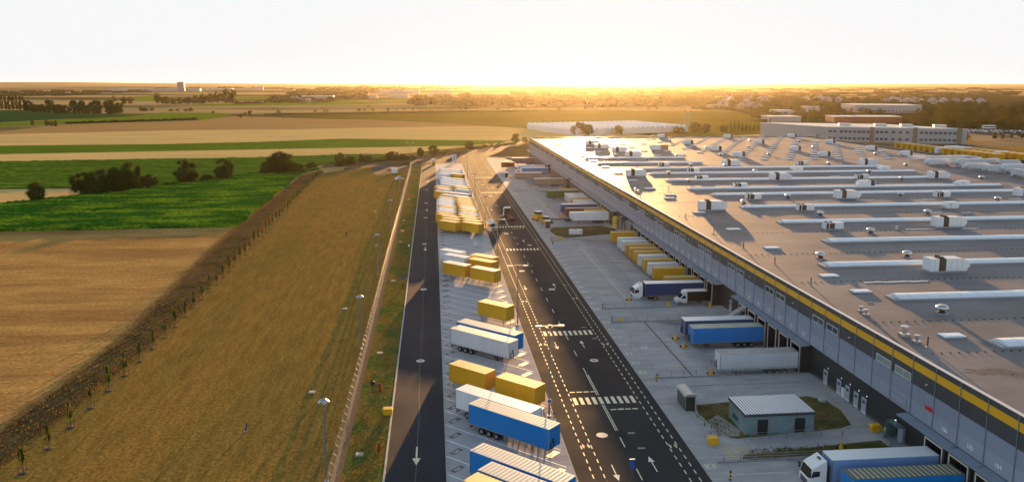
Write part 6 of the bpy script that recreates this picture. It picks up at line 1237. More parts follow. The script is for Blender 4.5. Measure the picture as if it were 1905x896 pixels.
woodmass('golden_wood', [(-43.6, 1799.1, 12.3, 16.6), (-29.1, 1716.9, 14.5, 15.9), (-17.3, 1783.1, 8.4, 16.5), (-4.4, 1826.3, 14.8, 16.9), (8.5, 1742.7, 12.8, 16.2), (21.2, 1740.1, 8.7, 16.2), (36.3, 1859.0, 16.5, 17.3), (50.1, 1866.9, 11.3, 17.4), (60.4, 1767.9, 10.5, 16.5), (74.2, 1788.3, 16.0, 16.7), (91.0, 1862.9, 9.4, 17.4), (100.4, 1785.4, 13.0, 16.7), (108.0, 1698.2, 14.0, 15.9), (125.0, 1761.9, 8.4, 16.5), (143.1, 1826.2, 15.4, 17.1), (150.4, 1753.4, 12.3, 16.4), (162.0, 1738.6, 9.1, 16.3), (186.3, 1852.1, 16.8, 17.4), (201.9, 1868.3, 10.8, 17.6), (203.1, 1758.6, 11.1, 16.6), (216.2, 1758.3, 15.6, 16.6), (39.2, 1669.4, 13.2, 15.5), (49.5, 1575.7, 15.4, 14.7), (65.2, 1651.2, 9.1, 15.4), (80.8, 1701.3, 16.0, 15.9), (89.1, 1605.2, 13.7, 15.0), (101.9, 1602.3, 9.3, 15.0), (124.6, 1739.8, 17.9, 16.3), (139.4, 1749.1, 12.3, 16.4), (143.5, 1634.3, 11.3, 15.3), (159.0, 1657.9, 17.2, 15.6), (181.5, 1744.8, 10.3, 16.4), (185.5, 1654.6, 13.9, 15.6), (187.1, 1555.4, 14.9, 14.7), (209.0, 1627.9, 9.0, 15.4), (232.5, 1702.2, 16.7, 16.1), (234.3, 1618.3, 13.2, 15.3), (244.9, 1601.4, 9.7, 15.1), (279.2, 1732.8, 18.2, 16.4), (296.7, 1752.0, 11.8, 16.6), (288.5, 1624.5, 12.0, 15.4), (301.8, 1624.3, 16.8, 15.4), (332.3, 1712.2, 9.8, 16.3), (332.4, 1642.5, 14.6, 15.6), (324.8, 1541.9, 14.4, 14.7), (352.7, 1611.1, 9.1, 15.4), (387.9, 1707.1, 17.3, 16.3), (385.0, 1634.3, 12.8, 15.6), (390.2, 1599.8, 10.3, 15.3), (433.4, 1718.6, 18.3, 16.5), (454.8, 1745.7, 11.2, 16.7), (433.2, 1610.6, 12.6, 15.5), (441.1, 1590.0, 16.2, 15.3), (480.1, 1680.3, 9.5, 16.2), (119.6, 1881.5, 11.0, 17.6), (126.3, 1763.1, 12.7, 16.5), (148.2, 1858.7, 7.5, 17.4), (168.8, 1922.8, 13.3, 18.0), (172.7, 1800.8, 11.3, 16.9), (186.9, 1797.3, 7.7, 16.9), (221.2, 1972.9, 15.0, 18.6), (238.7, 1985.2, 10.3, 18.7), (236.0, 1838.3, 9.3, 17.3), (255.1, 1868.5, 14.3, 17.6), (286.5, 1980.1, 8.6, 18.7), (285.1, 1864.7, 11.6, 17.6), (280.3, 1739.4, 12.3, 16.5), (310.0, 1831.1, 7.4, 17.4), (342.0, 1926.2, 13.9, 18.3), (338.0, 1819.3, 10.9, 17.3), (348.9, 1798.1, 8.0, 17.1), (397.7, 1966.2, 15.2, 18.7), (419.2, 1991.2, 9.8, 19.0), (400.1, 1828.0, 9.9, 17.4), (415.2, 1827.8, 13.9, 17.5), (456.9, 1940.4, 8.2, 18.6), (451.4, 1851.3, 12.1, 17.7), (434.9, 1724.3, 11.8, 16.5), (472.0, 1811.8, 7.5, 17.4), (520.2, 1934.8, 14.4, 18.6), (510.6, 1841.6, 10.6, 17.7), (513.7, 1798.1, 8.5, 17.3), (573.4, 1950.1, 15.3, 18.8), (600.5, 1985.5, 9.4, 19.2), (563.5, 1812.2, 10.4, 17.5), (570.6, 1786.4, 13.4, 17.3), (623.4, 1901.7, 7.9, 18.4), (620.1, 1843.7, 12.7, 17.9), (592.7, 1718.5, 11.4, 16.7), (-38.6, 2386.7, 11.3, 22.1), (-15.6, 2244.6, 13.1, 20.8), (5.5, 2359.3, 7.7, 21.9), (28.3, 2435.8, 13.6, 22.6), (47.8, 2289.7, 11.6, 21.3), (69.0, 2285.4, 7.9, 21.3), (98.7, 2495.2, 15.4, 23.2), (122.7, 2509.8, 10.5, 23.4), (136.0, 2334.4, 9.6, 21.8), (160.3, 2370.4, 14.7, 22.2), (192.9, 2503.6, 8.8, 23.4), (204.5, 2365.8, 11.9, 22.2), (212.4, 2215.1, 12.7, 20.8), (244.9, 2325.3, 7.7, 21.9), (280.0, 2439.0, 14.3, 23.0), (287.2, 2311.0, 11.3, 21.8), (305.8, 2285.4, 8.3, 21.6), (356.3, 2486.4, 15.6, 23.5), (384.6, 2516.1, 10.1, 23.8), (377.0, 2321.0, 10.2, 22.0), (399.2, 2320.7, 14.3, 22.0), (445.8, 2455.4, 8.4, 23.3), (449.1, 2348.7, 12.5, 22.3), (441.0, 2195.8, 12.2, 20.9), (484.3, 2301.1, 7.7, 21.9), (538.9, 2448.3, 14.9, 23.4), (537.0, 2336.8, 10.9, 22.3), (547.2, 2284.4, 8.8, 21.9), (614.7, 2466.4, 15.7, 23.7), (649.5, 2508.4, 9.7, 24.1), (618.4, 2301.1, 10.8, 22.1), (632.2, 2269.9, 13.9, 21.8), (694.2, 2408.2, 8.2, 23.2), (697.2, 2338.6, 13.1, 22.6), (673.8, 2187.7, 11.8, 21.1), (726.4, 2285.8, 7.9, 22.1), (806.0, 2460.1, 15.4, 23.9), (334.2, 3214.5, 13.7, 30.2), (335.8, 2960.5, 15.5, 27.9), (389.2, 3166.6, 9.3, 29.9), (438.0, 3308.4, 16.6, 31.3), (431.9, 3043.0, 13.9, 28.8), (459.9, 3036.3, 9.4, 28.8), (551.1, 3423.7, 18.9, 32.5), (588.8, 3452.6, 13.0, 32.8), (563.3, 3127.2, 11.6, 29.8), (606.0, 3193.9, 17.8, 30.4), (686.6, 3444.4, 10.9, 32.9), (666.2, 3187.5, 14.4, 30.5), (638.1, 2918.2, 15.0, 27.9), (711.4, 3115.6, 9.2, 29.9), (791.7, 3326.7, 17.5, 31.9), (765.9, 3091.7, 13.6, 29.7), (784.4, 3046.7, 9.9, 29.3), (913.7, 3420.0, 19.3, 33.0), (963.2, 3478.3, 12.5, 33.6), (892.9, 3113.8, 12.3, 30.1), (923.5, 3114.3, 17.3, 30.1), (1031.0, 3365.7, 10.4, 32.7), (1001.5, 3167.6, 15.1, 30.8), (943.7, 2893.9, 14.5, 28.1), (1035.6, 3082.7, 9.3, 30.0), (1160.8, 3357.0, 18.3, 32.8), (574.1, 4381.3, 14.0, 41.5), (556.7, 3923.0, 15.5, 37.2), (656.2, 4295.2, 9.5, 40.8), (746.7, 4562.2, 17.2, 43.4), (711.2, 4072.7, 14.0, 38.8), (753.8, 4062.0, 9.5, 38.8), (941.3, 4789.9, 19.9, 45.9), (1006.2, 4848.6, 13.7, 46.6), (924.6, 4230.3, 11.8, 40.6), (1000.0, 4355.0, 18.2, 41.9), (1164.2, 4837.4, 11.5, 46.7), (1094.2, 4345.7, 14.8, 42.0), (1014.9, 3859.9, 14.9, 37.3), (1155.2, 4215.3, 9.4, 40.9), (1315.9, 4614.0, 18.2, 44.9), (1237.2, 4173.9, 13.8, 40.6), (1259.2, 4093.1, 10.0, 39.9), (1530.7, 4801.3, 20.4, 47.0), (1623.7, 4919.2, 13.3, 48.3), (1440.6, 4219.5, 12.5, 41.4)], m_wood)
woodmass('village_wood', [(498.0, 1676.9, 9.1, 16.2), (483.7, 1579.9, 10.6, 15.2), (522.7, 1657.9, 6.2, 16.0), (554.6, 1709.7, 11.0, 16.5), (537.2, 1610.1, 9.4, 15.6), (551.0, 1607.1, 6.4, 15.6), (615.8, 1749.4, 12.4, 17.0), (635.4, 1759.1, 8.5, 17.1), (607.6, 1639.9, 7.8, 15.9), (632.1, 1664.2, 11.8, 16.2), (682.4, 1754.3, 7.1, 17.1), (661.6, 1660.8, 9.6, 16.2), (635.4, 1558.1, 10.2, 15.2), (681.0, 1632.9, 6.2, 16.0), (728.9, 1709.9, 11.5, 16.7), (707.2, 1622.9, 9.1, 15.9), (714.6, 1605.4, 6.7, 15.7), (791.3, 1741.4, 12.6, 17.1), (816.9, 1761.2, 8.1, 17.3), (771.1, 1629.0, 8.2, 16.0), (786.4, 1628.7, 11.5, 16.0), (846.4, 1719.6, 6.8, 17.0), (826.5, 1647.3, 10.1, 16.3), (789.2, 1543.3, 9.9, 15.3), (750.0, 2061.3, 10.1, 20.0), (715.2, 1916.3, 11.6, 18.7), (777.6, 2033.4, 6.9, 19.8), (827.4, 2112.7, 12.3, 20.6), (786.9, 1962.4, 10.4, 19.2), (803.5, 1958.3, 7.0, 19.2), (912.6, 2175.4, 13.9, 21.3), (939.6, 2190.9, 9.5, 21.5), (880.4, 2008.6, 8.6, 19.7), (915.9, 2045.9, 13.2, 20.1), (998.5, 2184.8, 8.0, 21.5), (952.3, 2041.4, 10.7, 20.1), (898.8, 1888.1, 11.2, 18.6), (970.8, 2000.1, 6.8, 19.8), (1047.8, 2117.8, 12.9, 21.0), (1001.5, 1985.7, 10.1, 19.7), (1007.1, 1959.9, 7.4, 19.4), (1134.3, 2168.0, 14.1, 21.5), (1171.7, 2199.5, 9.2, 21.9), (1083.0, 1996.6, 9.1, 19.9), (1102.0, 1996.5, 12.8, 19.9), (1199.3, 2136.1, 7.6, 21.3), (1156.9, 2025.5, 11.2, 20.2), (1086.5, 1870.3, 10.8, 18.7), (1167.3, 1977.0, 6.9, 19.8), (1277.5, 2129.4, 13.4, 21.4), (1227.9, 2013.9, 9.8, 20.2), (1214.4, 1960.4, 7.8, 19.7), (820.1, 2700.8, 10.2, 26.1), (771.1, 2459.5, 11.5, 23.8), (858.4, 2654.7, 7.0, 25.7), (929.9, 2791.1, 12.5, 27.1), (870.5, 2537.0, 10.3, 24.7), (893.4, 2530.6, 7.0, 24.6), (1053.4, 2903.1, 14.3, 28.3), (1092.8, 2931.3, 9.9, 28.7), (1001.8, 2616.6, 8.6, 25.6), (1052.9, 2680.3, 13.3, 26.3), (1177.2, 2922.9, 8.2, 28.7), (1104.0, 2673.9, 10.8, 26.3), (1023.3, 2419.0, 11.1, 23.8), (1128.0, 2605.1, 6.9, 25.7), (1243.8, 2807.8, 13.2, 27.7), (1170.2, 2582.2, 10.1, 25.5), (1176.6, 2539.5, 7.4, 25.1), (1371.8, 2898.3, 14.6, 28.8), (1428.8, 2955.3, 9.5, 29.4), (1285.3, 2602.9, 9.2, 25.8), (1312.0, 2603.3, 12.9, 25.9), (1462.5, 2844.9, 7.8, 28.4), (562.8, 1369.9, 6.8, 13.4), (548.8, 1303.4, 8.0, 12.7), (584.7, 1356.5, 4.6, 13.3), (613.6, 1391.1, 8.2, 13.6), (597.3, 1323.4, 7.0, 13.0), (609.6, 1321.0, 4.8, 13.0), (668.0, 1416.8, 9.1, 13.9), (685.3, 1422.9, 6.2, 14.0), (486.5, 1433.3, 4.7, 13.9), (481.6, 1378.3, 5.6, 13.4), (511.0, 1421.9, 3.2, 13.8), (535.4, 1449.9, 5.6, 14.1), (528.9, 1394.3, 4.9, 13.6), (542.0, 1392.1, 3.3, 13.5), (586.9, 1469.9, 6.3, 14.3), (603.5, 1474.5, 4.3, 14.4), (591.1, 1409.3, 4.0, 13.8), (610.9, 1422.3, 6.1, 13.9), (1316.0, 2308.0, 7.7, 23.1), (1281.2, 2212.2, 9.1, 22.2), (1346.0, 2289.3, 5.3, 23.0), (1396.1, 2339.3, 9.2, 23.5), (1358.3, 2242.1, 8.0, 22.5), (1376.4, 2238.9, 5.5, 22.5), (1482.0, 2376.6, 10.3, 24.0), (1509.0, 2385.6, 7.0, 24.1), (1457.0, 2270.9, 6.6, 22.9), (1492.7, 2294.6, 10.0, 23.2), (1570.0, 2380.6, 5.9, 24.1), (1531.7, 2290.9, 8.1, 23.2), (1483.5, 2189.0, 8.8, 22.2), (1554.2, 2263.4, 5.3, 23.0), (1626.4, 2337.9, 9.6, 23.8), (1588.2, 2253.2, 7.7, 22.9), (1596.3, 2235.8, 5.7, 22.8), (1711.5, 2367.3, 10.5, 24.2), (1746.6, 2385.9, 6.7, 24.4)], m_wood)
woodmass('horizon_wood', [(989.7, 3337.9, 7.2, 32.3), (916.5, 2977.8, 8.0, 28.9), (1042.7, 3268.9, 4.9, 31.8), (1148.7, 3478.5, 8.9, 33.9), (1056.6, 3093.3, 7.2, 30.1), (1088.5, 3084.4, 4.9, 30.1), (1331.3, 3656.0, 10.3, 35.9), (1389.9, 3701.6, 7.1, 36.4), (1243.9, 3214.3, 6.1, 31.6), (1319.2, 3311.5, 9.4, 32.6), (1512.1, 3690.4, 5.9, 36.5), (1391.5, 3302.9, 7.6, 32.6), (1265.3, 2923.0, 7.7, 28.8), (1421.7, 3199.6, 4.8, 31.7), (1600.5, 3511.5, 9.4, 34.9), (1480.0, 3166.1, 7.1, 31.4), (1486.3, 3102.5, 5.2, 30.9), (1793.6, 3656.5, 10.5, 36.6), (1882.3, 3748.4, 6.9, 37.6), (1644.3, 3199.3, 6.5, 32.0), (1682.3, 3200.4, 9.1, 32.1), (1920.5, 3574.6, 5.6, 36.0), (1800.1, 3278.4, 8.0, 33.0), (1622.9, 2892.8, 7.4, 29.1), (1807.8, 3156.5, 4.9, 31.8), (2082.5, 3563.4, 9.9, 36.1), (1940.6, 3254.1, 7.0, 33.0), (1896.9, 3118.5, 5.5, 31.6), (2246.8, 3623.9, 10.6, 37.0), (2372.0, 3753.8, 6.6, 38.4), (2039.9, 3167.2, 6.8, 32.3), (2026.2, 3088.4, 8.7, 31.5), (2313.5, 3463.6, 5.4, 35.5), (2225.5, 3272.5, 8.4, 33.6), (2000.3, 2889.4, 7.2, 29.6), (2208.8, 3136.3, 5.0, 32.2), (2596.1, 3624.9, 10.4, 37.5), (2437.8, 3346.7, 6.9, 34.6), (2313.4, 3123.3, 5.9, 32.3), (2675.3, 3554.2, 10.5, 37.0), (2843.7, 3717.8, 6.4, 38.8), (1683.5, 4973.1, 8.1, 48.9), (1539.1, 4381.1, 8.8, 43.0), (1769.6, 4861.5, 5.5, 48.0), (1964.6, 5214.6, 10.1, 51.7), (1782.1, 4574.0, 8.0, 45.3), (1835.5, 4560.7, 5.4, 45.3), (2293.5, 5523.3, 11.7, 55.3), (2399.3, 5604.0, 8.1, 56.2), (2108.8, 4780.2, 6.8, 47.8), (2245.2, 4944.2, 10.6, 49.6), (2611.5, 5591.6, 6.8, 56.5), (2368.7, 4933.2, 8.6, 49.7), (2123.8, 4305.2, 8.5, 43.3), (2411.9, 4763.5, 5.4, 48.2), (2748.9, 5292.4, 10.7, 53.9), (2509.1, 4710.6, 8.0, 47.8), (2514.4, 4606.3, 5.8, 46.8), (3101.5, 5548.7, 12.1, 57.0), (3268.0, 5711.5, 7.9, 58.9), (2794.8, 4772.4, 7.3, 48.9), (2860.5, 4775.9, 10.2, 49.1), (3315.5, 5415.7, 6.4, 56.1), (3072.5, 4910.6, 9.1, 50.8), (2729.0, 4269.2, 8.2, 44.0), (3072.8, 4708.6, 5.5, 48.8), (3599.6, 5405.1, 11.4, 56.6), (3314.0, 4876.5, 7.9, 50.9), (3223.0, 4649.5, 6.2, 48.5), (3898.7, 5517.2, 12.2, 58.2), (4140.1, 5748.4, 7.7, 61.0), (3476.7, 4736.2, 7.7, 49.8), (3443.7, 4605.0, 9.8, 48.5), (3995.1, 5246.9, 6.2, 55.8), (1687.0, 2885.4, 8.0, 29.1), (1588.8, 2669.7, 9.2, 26.9), (1722.1, 2844.4, 5.5, 28.7), (1825.0, 2963.6, 9.8, 30.0), (1715.6, 2739.1, 8.2, 27.7), (1740.5, 2733.2, 5.6, 27.7), (1979.8, 3059.4, 11.1, 31.2), (2027.5, 3083.3, 7.6, 31.5), (1877.3, 2809.4, 6.8, 28.6), (1944.9, 2865.5, 10.5, 29.3), (2119.5, 3075.4, 6.4, 31.5), (2001.2, 2859.5, 8.5, 29.3), (1869.6, 2631.0, 8.8, 26.9), (2017.8, 2798.2, 5.4, 28.7), (2177.1, 2975.7, 10.2, 30.6), (2062.0, 2777.4, 8.0, 28.6), (2062.8, 2739.0, 5.8, 28.2), (2331.3, 3052.8, 11.3, 31.6), (-433.3, 5785.9, 12.1, 52.7), (-317.7, 5028.0, 12.9, 46.0), (-290.1, 5643.3, 8.1, 51.7), (-241.8, 6105.2, 15.1, 56.0), (-146.8, 5275.9, 11.8, 48.5), (-84.1, 5259.8, 8.0, 48.5), (-26.7, 6518.5, 17.7, 60.2), (51.7, 6627.9, 12.3, 61.4), (109.3, 5544.6, 10.1, 51.5), (182.3, 5758.3, 15.8, 53.6), (288.8, 6615.6, 10.3, 61.7), (319.8, 5746.3, 12.8, 53.7), (334.5, 4941.7, 12.5, 46.3), (440.9, 5528.3, 8.0, 51.9), (571.4, 6221.8, 16.1, 58.6), (567.9, 5462.1, 11.8, 51.5), (618.8, 5328.9, 8.5, 50.4), (842.6, 6568.1, 18.3, 62.4), (953.9, 6789.2, 12.0, 64.7), (847.2, 5546.3, 10.8, 52.8), (916.1, 5551.8, 15.2, 53.0), (1133.9, 6395.4, 9.7, 61.3), (-2013.7, 3986.8, 8.0, 33.8), (-1847.9, 3737.5, 9.2, 31.9), (-1905.4, 3940.2, 5.4, 33.6), (-1927.1, 4076.4, 9.6, 34.8), (-1764.3, 3819.0, 8.2, 32.7), (-1719.9, 3812.3, 5.6, 32.7), (-1842.1, 4185.0, 10.9, 35.9), (-1808.1, 4212.0, 7.5, 36.2), (-1632.3, 3901.1, 6.8, 33.6), (-1615.9, 3965.9, 10.4, 34.2), (-1666.6, 4204.0, 6.2, 36.3), (-1526.3, 3959.5, 8.4, 34.3), (-1383.4, 3693.6, 8.9, 32.1), (-1413.5, 3889.2, 5.4, 33.9), (-1442.0, 4092.7, 10.1, 35.6), (-1319.2, 3865.5, 8.0, 33.8), (-1705.0, 3374.3, 5.1, 28.8), (-1579.5, 3193.3, 5.9, 27.4), (-1615.7, 3339.7, 3.5, 28.6), (-1625.2, 3436.5, 6.1, 29.5), (-1502.6, 3251.1, 5.2, 28.0), (-1464.9, 3245.7, 3.6, 28.0), (-1546.3, 3511.5, 6.9, 30.3), (-1515.9, 3529.8, 4.7, 30.5), (-1384.8, 3308.2, 4.3, 28.7), (-1367.2, 3354.1, 6.6, 29.1), (-1397.0, 3522.3, 3.9, 30.6), (-1865.6, 5785.6, 8.8, 50.1), (-1634.0, 5269.2, 9.9, 45.9), (-1694.2, 5692.1, 6.0, 49.6), (-1707.8, 5989.3, 10.8, 52.3), (-1484.4, 5443.4, 8.9, 47.7), (-1413.3, 5432.2, 6.1, 47.8), (-1545.3, 6242.0, 12.4, 54.8), (-1481.9, 6307.0, 8.5, 55.5), (-1251.3, 5626.3, 7.5, 49.8), (-1209.6, 5767.6, 11.6, 51.2), (-1241.2, 6299.9, 7.2, 55.9), (-1061.7, 5759.8, 9.4, 51.3), (-893.5, 5206.7, 9.6, 46.6), (-1536.8, 3040.4, 6.1, 26.0), (-1459.2, 2935.2, 7.2, 25.2), (-1475.9, 3020.0, 4.2, 25.9), (-1476.6, 3074.4, 7.3, 26.4), (-1400.8, 2968.1, 6.4, 25.6), (-1374.1, 2964.6, 4.3, 25.6), (-1417.3, 3114.9, 8.1, 26.9), (-1395.3, 3124.6, 5.5, 27.0), (-1314.3, 2999.8, 5.2, 26.0), (-1347.3, 3154.1, 6.4, 27.3), (-1299.4, 3072.2, 7.6, 26.7), (-1314.2, 3139.0, 4.4, 27.2), (-1318.4, 3181.4, 7.6, 27.6)], m_wood)
woodmass('long_hedge', [(-424.9, 984.1, 1.8, 4.4), (-420.6, 980.9, 2.2, 4.3), (-420.0, 986.7, 1.2, 4.4), (-418.8, 991.1, 2.1, 4.4), (-414.5, 987.9, 1.9, 4.4), (-412.1, 989.5, 1.3, 4.4), (-412.7, 998.4, 2.3, 4.4), (-410.6, 1000.7, 1.6, 4.4), (-406.0, 996.7, 1.5, 4.4), (-404.1, 999.8, 2.3, 4.4), (-403.5, 1006.0, 1.3, 4.5), (-399.4, 1003.4, 1.9, 4.5), (-394.9, 999.7, 2.1, 4.4), (-394.1, 1005.7, 1.2, 4.5), (-393.3, 1011.5, 2.2, 4.5), (-389.2, 1008.9, 1.8, 4.5), (-386.4, 1009.9, 1.4, 4.5), (-386.7, 1018.7, 2.4, 4.5), (-384.6, 1021.6, 1.5, 4.5), (-379.7, 1016.9, 1.7, 4.5), (-377.3, 1018.8, 2.3, 4.5), (-376.6, 1025.5, 1.3, 4.6), (-372.7, 1023.7, 2.0, 4.6), (-368.2, 1019.7, 2.1, 4.5), (-367.2, 1025.8, 1.3, 4.6), (-366.6, 1033.1, 2.3, 4.6), (-362.7, 1031.1, 1.8, 4.6), (-359.5, 1031.1, 1.5, 4.6), (-359.2, 1039.7, 2.4, 4.6), (-357.1, 1043.1, 1.5, 4.7), (-352.1, 1037.8, 1.8, 4.6), (-349.1, 1038.6, 2.3, 4.6), (-348.3, 1045.8, 1.3, 4.7), (-344.9, 1045.3, 2.2, 4.7), (-340.3, 1041.2, 2.1, 4.7), (-339.0, 1047.3, 1.3, 4.7), (-338.5, 1055.9, 2.4, 4.7), (-334.7, 1054.5, 1.7, 4.7), (-331.1, 1053.3, 1.6, 4.7), (-330.3, 1061.3, 2.5, 4.8), (-328.2, 1065.3, 1.5, 4.8), (-323.1, 1059.5, 1.9, 4.8), (-319.7, 1059.3, 2.3, 4.8), (-318.8, 1067.3, 1.3, 4.8), (-315.7, 1068.3, 2.3, 4.8), (-311.2, 1064.3, 2.0, 4.8), (-309.6, 1070.2, 1.4, 4.8), (-308.9, 1079.8, 2.5, 4.9)], mat('hedge_green', (.04, .045, .012), .9, 0.))
woodmass('meadow_scrub', [(-244.2, 1230.5, 1.0, 7.2), (-236.7, 1223.9, 1.3, 7.1), (-231.9, 1231.8, 0.7, 7.2), (-226.6, 1237.2, 1.2, 7.2), (-219.1, 1230.7, 1.1, 7.2), (-213.0, 1231.8, 0.7, 7.2), (-208.7, 1244.3, 1.3, 7.3), (-202.7, 1246.4, 0.9, 7.3), (-195.0, 1238.7, 0.9, 7.3), (-189.2, 1242.1, 1.3, 7.3), (-184.0, 1250.4, 0.8, 7.3), (-176.7, 1244.7, 1.1, 7.3), (-169.3, 1237.4, 1.2, 7.3), (-163.9, 1245.3, 0.7, 7.3), (-158.4, 1252.9, 1.3, 7.4), (-151.3, 1247.4, 1.1, 7.3), (-144.8, 1247.3, 0.8, 7.3), (-139.7, 1259.7, 1.4, 7.4), (-133.4, 1262.6, 0.9, 7.4), (-126.0, 1253.7, 1.0, 7.4), (-119.6, 1255.1, 1.4, 7.4), (-113.8, 1264.0, 0.8, 7.5), (-106.9, 1259.7, 1.2, 7.4), (-99.7, 1252.0, 1.2, 7.4), (-93.7, 1259.9, 0.7, 7.5), (-87.8, 1269.5, 1.3, 7.5), (-80.8, 1264.9, 1.0, 7.5), (-74.1, 1263.3, 0.8, 7.5), (-68.1, 1275.0, 1.4, 7.6), (-61.6, 1278.7, 0.9, 7.6), (-54.4, 1268.8, 1.0, 7.5), (-47.7, 1268.5, 1.3, 7.5), (-41.3, 1278.0, 0.8, 7.6), (-34.5, 1275.6, 1.2, 7.6), (-27.6, 1267.8, 1.2, 7.6), (-21.0, 1275.5, 0.8, 7.6), (-14.4, 1287.0, 1.4, 7.7), (-7.6, 1283.1, 1.0, 7.7), (-0.7, 1279.7, 0.9, 7.6), (6.1, 1290.2, 1.4, 7.7), (13.0, 1294.7, 0.8, 7.7), (19.7, 1284.3, 1.1, 7.7), (26.5, 1282.4, 1.3, 7.7), (33.7, 1292.7, 0.8, 7.7), (40.6, 1292.6, 1.3, 7.7), (47.2, 1285.0, 1.2, 7.7), (54.4, 1292.1, 0.8, 7.8), (61.9, 1304.9, 1.4, 7.8), (68.7, 1301.7, 1.0, 7.8), (75.4, 1296.2, 1.0, 7.8), (82.9, 1305.3, 1.4, 7.9), (90.3, 1310.7, 0.8, 7.9), (96.6, 1300.3, 1.2, 7.8), (103.4, 1297.1, 1.3, 7.8), (111.3, 1308.5, 0.8, 7.9), (118.6, 1310.9, 1.4, 7.9), (125.0, 1303.4, 1.1, 7.9), (132.7, 1309.5, 0.9, 7.9), (141.2, 1323.2, 1.5, 8.0), (148.1, 1320.6, 0.9, 8.0), (154.4, 1312.9, 1.0, 8.0), (162.4, 1320.4, 1.4, 8.0), (-452.8, 1919.5, 3.0, 11.1), (-439.8, 1900.2, 3.6, 11.0), (-434.8, 1915.2, 2.0, 11.1), (-428.4, 1924.4, 3.5, 11.1), (-415.7, 1905.2, 3.2, 11.0), (-407.0, 1904.2, 2.1, 11.0), (-403.9, 1930.2, 3.9, 11.2), (-395.6, 1931.5, 2.6, 11.2)], mat('scrub_brown', (.07, .055, .02), .9, 0.))
woodmass('verge_scrub', [(-35.3, 498.9, 1.6, 3.0), (-33.2, 497.6, 2.0, 3.0), (-31.4, 500.3, 1.1, 3.0), (-29.5, 502.3, 1.9, 3.0), (-27.4, 501.0, 1.7, 3.0), (-25.5, 501.8, 1.2, 3.0), (-23.7, 505.9, 2.1, 3.0), (-21.7, 507.0, 1.4, 3.0), (-19.6, 505.3, 1.4, 3.0), (-17.6, 506.8, 2.1, 3.0), (-15.7, 509.7, 1.2, 3.1), (5.2, 551.0, 0.7, 2.6), (7.4, 551.4, 0.9, 2.6), (9.7, 556.8, 0.5, 2.6), (12.1, 561.5, 0.9, 2.6), (14.3, 561.9, 0.8, 2.6), (16.7, 565.2, 0.6, 2.7), (19.2, 572.6, 1.0, 2.7), (21.7, 576.3, 0.7, 2.7), (24.0, 576.4, 0.7, 2.7), (26.6, 580.6, 1.0, 2.7), (29.2, 586.7, 0.6, 2.8), (31.6, 587.6, 0.8, 2.8), (34.0, 587.9, 0.9, 2.8), (36.8, 594.0, 0.6, 2.8), (39.6, 600.2, 1.0, 2.8), (42.1, 601.2, 0.8, 2.8), (44.8, 604.4, 0.6, 2.8), (47.9, 612.7, 1.1, 2.9), (50.8, 617.3, 0.7, 2.9), (53.3, 617.0, 0.8, 2.9), (56.2, 621.0, 1.1, 2.9), (59.4, 628.2, 0.6, 3.0), (62.1, 629.9, 0.9, 3.0), (405.6, 968.5, 2.7, 6.8), (406.7, 959.5, 3.3, 6.7), (414.4, 966.3, 1.8, 6.7), (421.1, 970.3, 3.2, 6.8), (422.1, 961.5, 2.8, 6.7), (426.7, 960.9, 1.9, 6.7), (436.8, 972.6, 3.5, 6.8), (442.0, 973.1, 2.4, 6.8), (442.3, 962.9, 2.3, 6.7), (448.0, 964.7, 3.5, 6.8), (456.2, 971.8, 2.0, 6.8), (457.5, 963.8, 2.8, 6.8), (457.8, 954.3, 3.2, 6.7), (465.8, 960.8, 1.8, 6.7), (473.8, 967.0, 3.3, 6.8), (474.9, 959.4, 2.7, 6.7), (478.9, 957.5, 2.0, 6.7), (489.4, 968.6, 3.5, 6.8), (495.0, 969.9, 2.3, 6.8), (494.3, 958.7, 2.4, 6.8), (499.1, 958.4, 3.4, 6.8)], m_leafm)
# low hills on the horizon
def ridge(name, x0, x1, y, h, seed, col):
    rg = random.Random(seed); b = MB(); n = 60; ph = [rg.random()*6 for _ in range(4)]
    def H(t): return h*(.62+.2*math.sin(3*t+ph[0])+.12*math.sin(9*t+ph[1])+.06*math.sin(23*t+ph[2]))*min(1, 6*t+.05, 6*(1-t)+.05)
    for i in range(n+1):
        t = i/n; x = x0+(x1-x0)*t; b.v += [(x, y-1500, -.5), (x, y, H(t)), (x, y+2500, -.5)]
    for i in range(n): a = i*3; b.face((a, a+3, a+4, a+1)); b.face((a+1, a+4, a+5, a+2))
    return struct(name, b, col)
m_hill = mat('hill_woods', (.10, .10, .06), .95, 0., var=(.002, .3))
ridge('hills', -14500, -1500, 17500, 58, 3, m_hill); ridge('hills', -3000, 9000, 21000, 50, 5, m_hill); ridge('hills', 6000, 20000, 17000, 34, 8, m_hill)

# tall dry grass along the track edges, tufts on the verge and the lawn islands
def tufts(name, spots, h, m_, seed=1, blades=7, spread=.5):
    rg = random.Random(seed); b = MB()
    for x, y in spots:
        for k in range(blades):
            a = rg.random()*6.283; px, py = x+rg.gauss(0, spread), y+rg.gauss(0, spread); hh = h*rg.uniform(.4, 1.15); w_ = hh*rg.uniform(.12, .3); lx, ly = rg.gauss(0, .25)*hh, rg.gauss(0, .25)*hh
            b.quad((px-w_*math.cos(a), py-w_*math.sin(a), 0), (px+w_*math.cos(a), py+w_*math.sin(a), 0), (px+lx+w_*.4*math.cos(a), py+ly+w_*.4*math.sin(a), hh), (px+lx-w_*.4*math.cos(a), py+ly-w_*.4*math.sin(a), hh))
    return tag(b.build(name, m_), kind='stuff')
m_dry = mat('dry_grass_blades', (.26, .16, .06), .95, 0., trans=((.26, .15, .05), .2)); m_weed = mat('weed_leaves', (.15, .105, .04), .95, 0., trans=((.14, .12, .02), .4))
rg = random.Random(77)
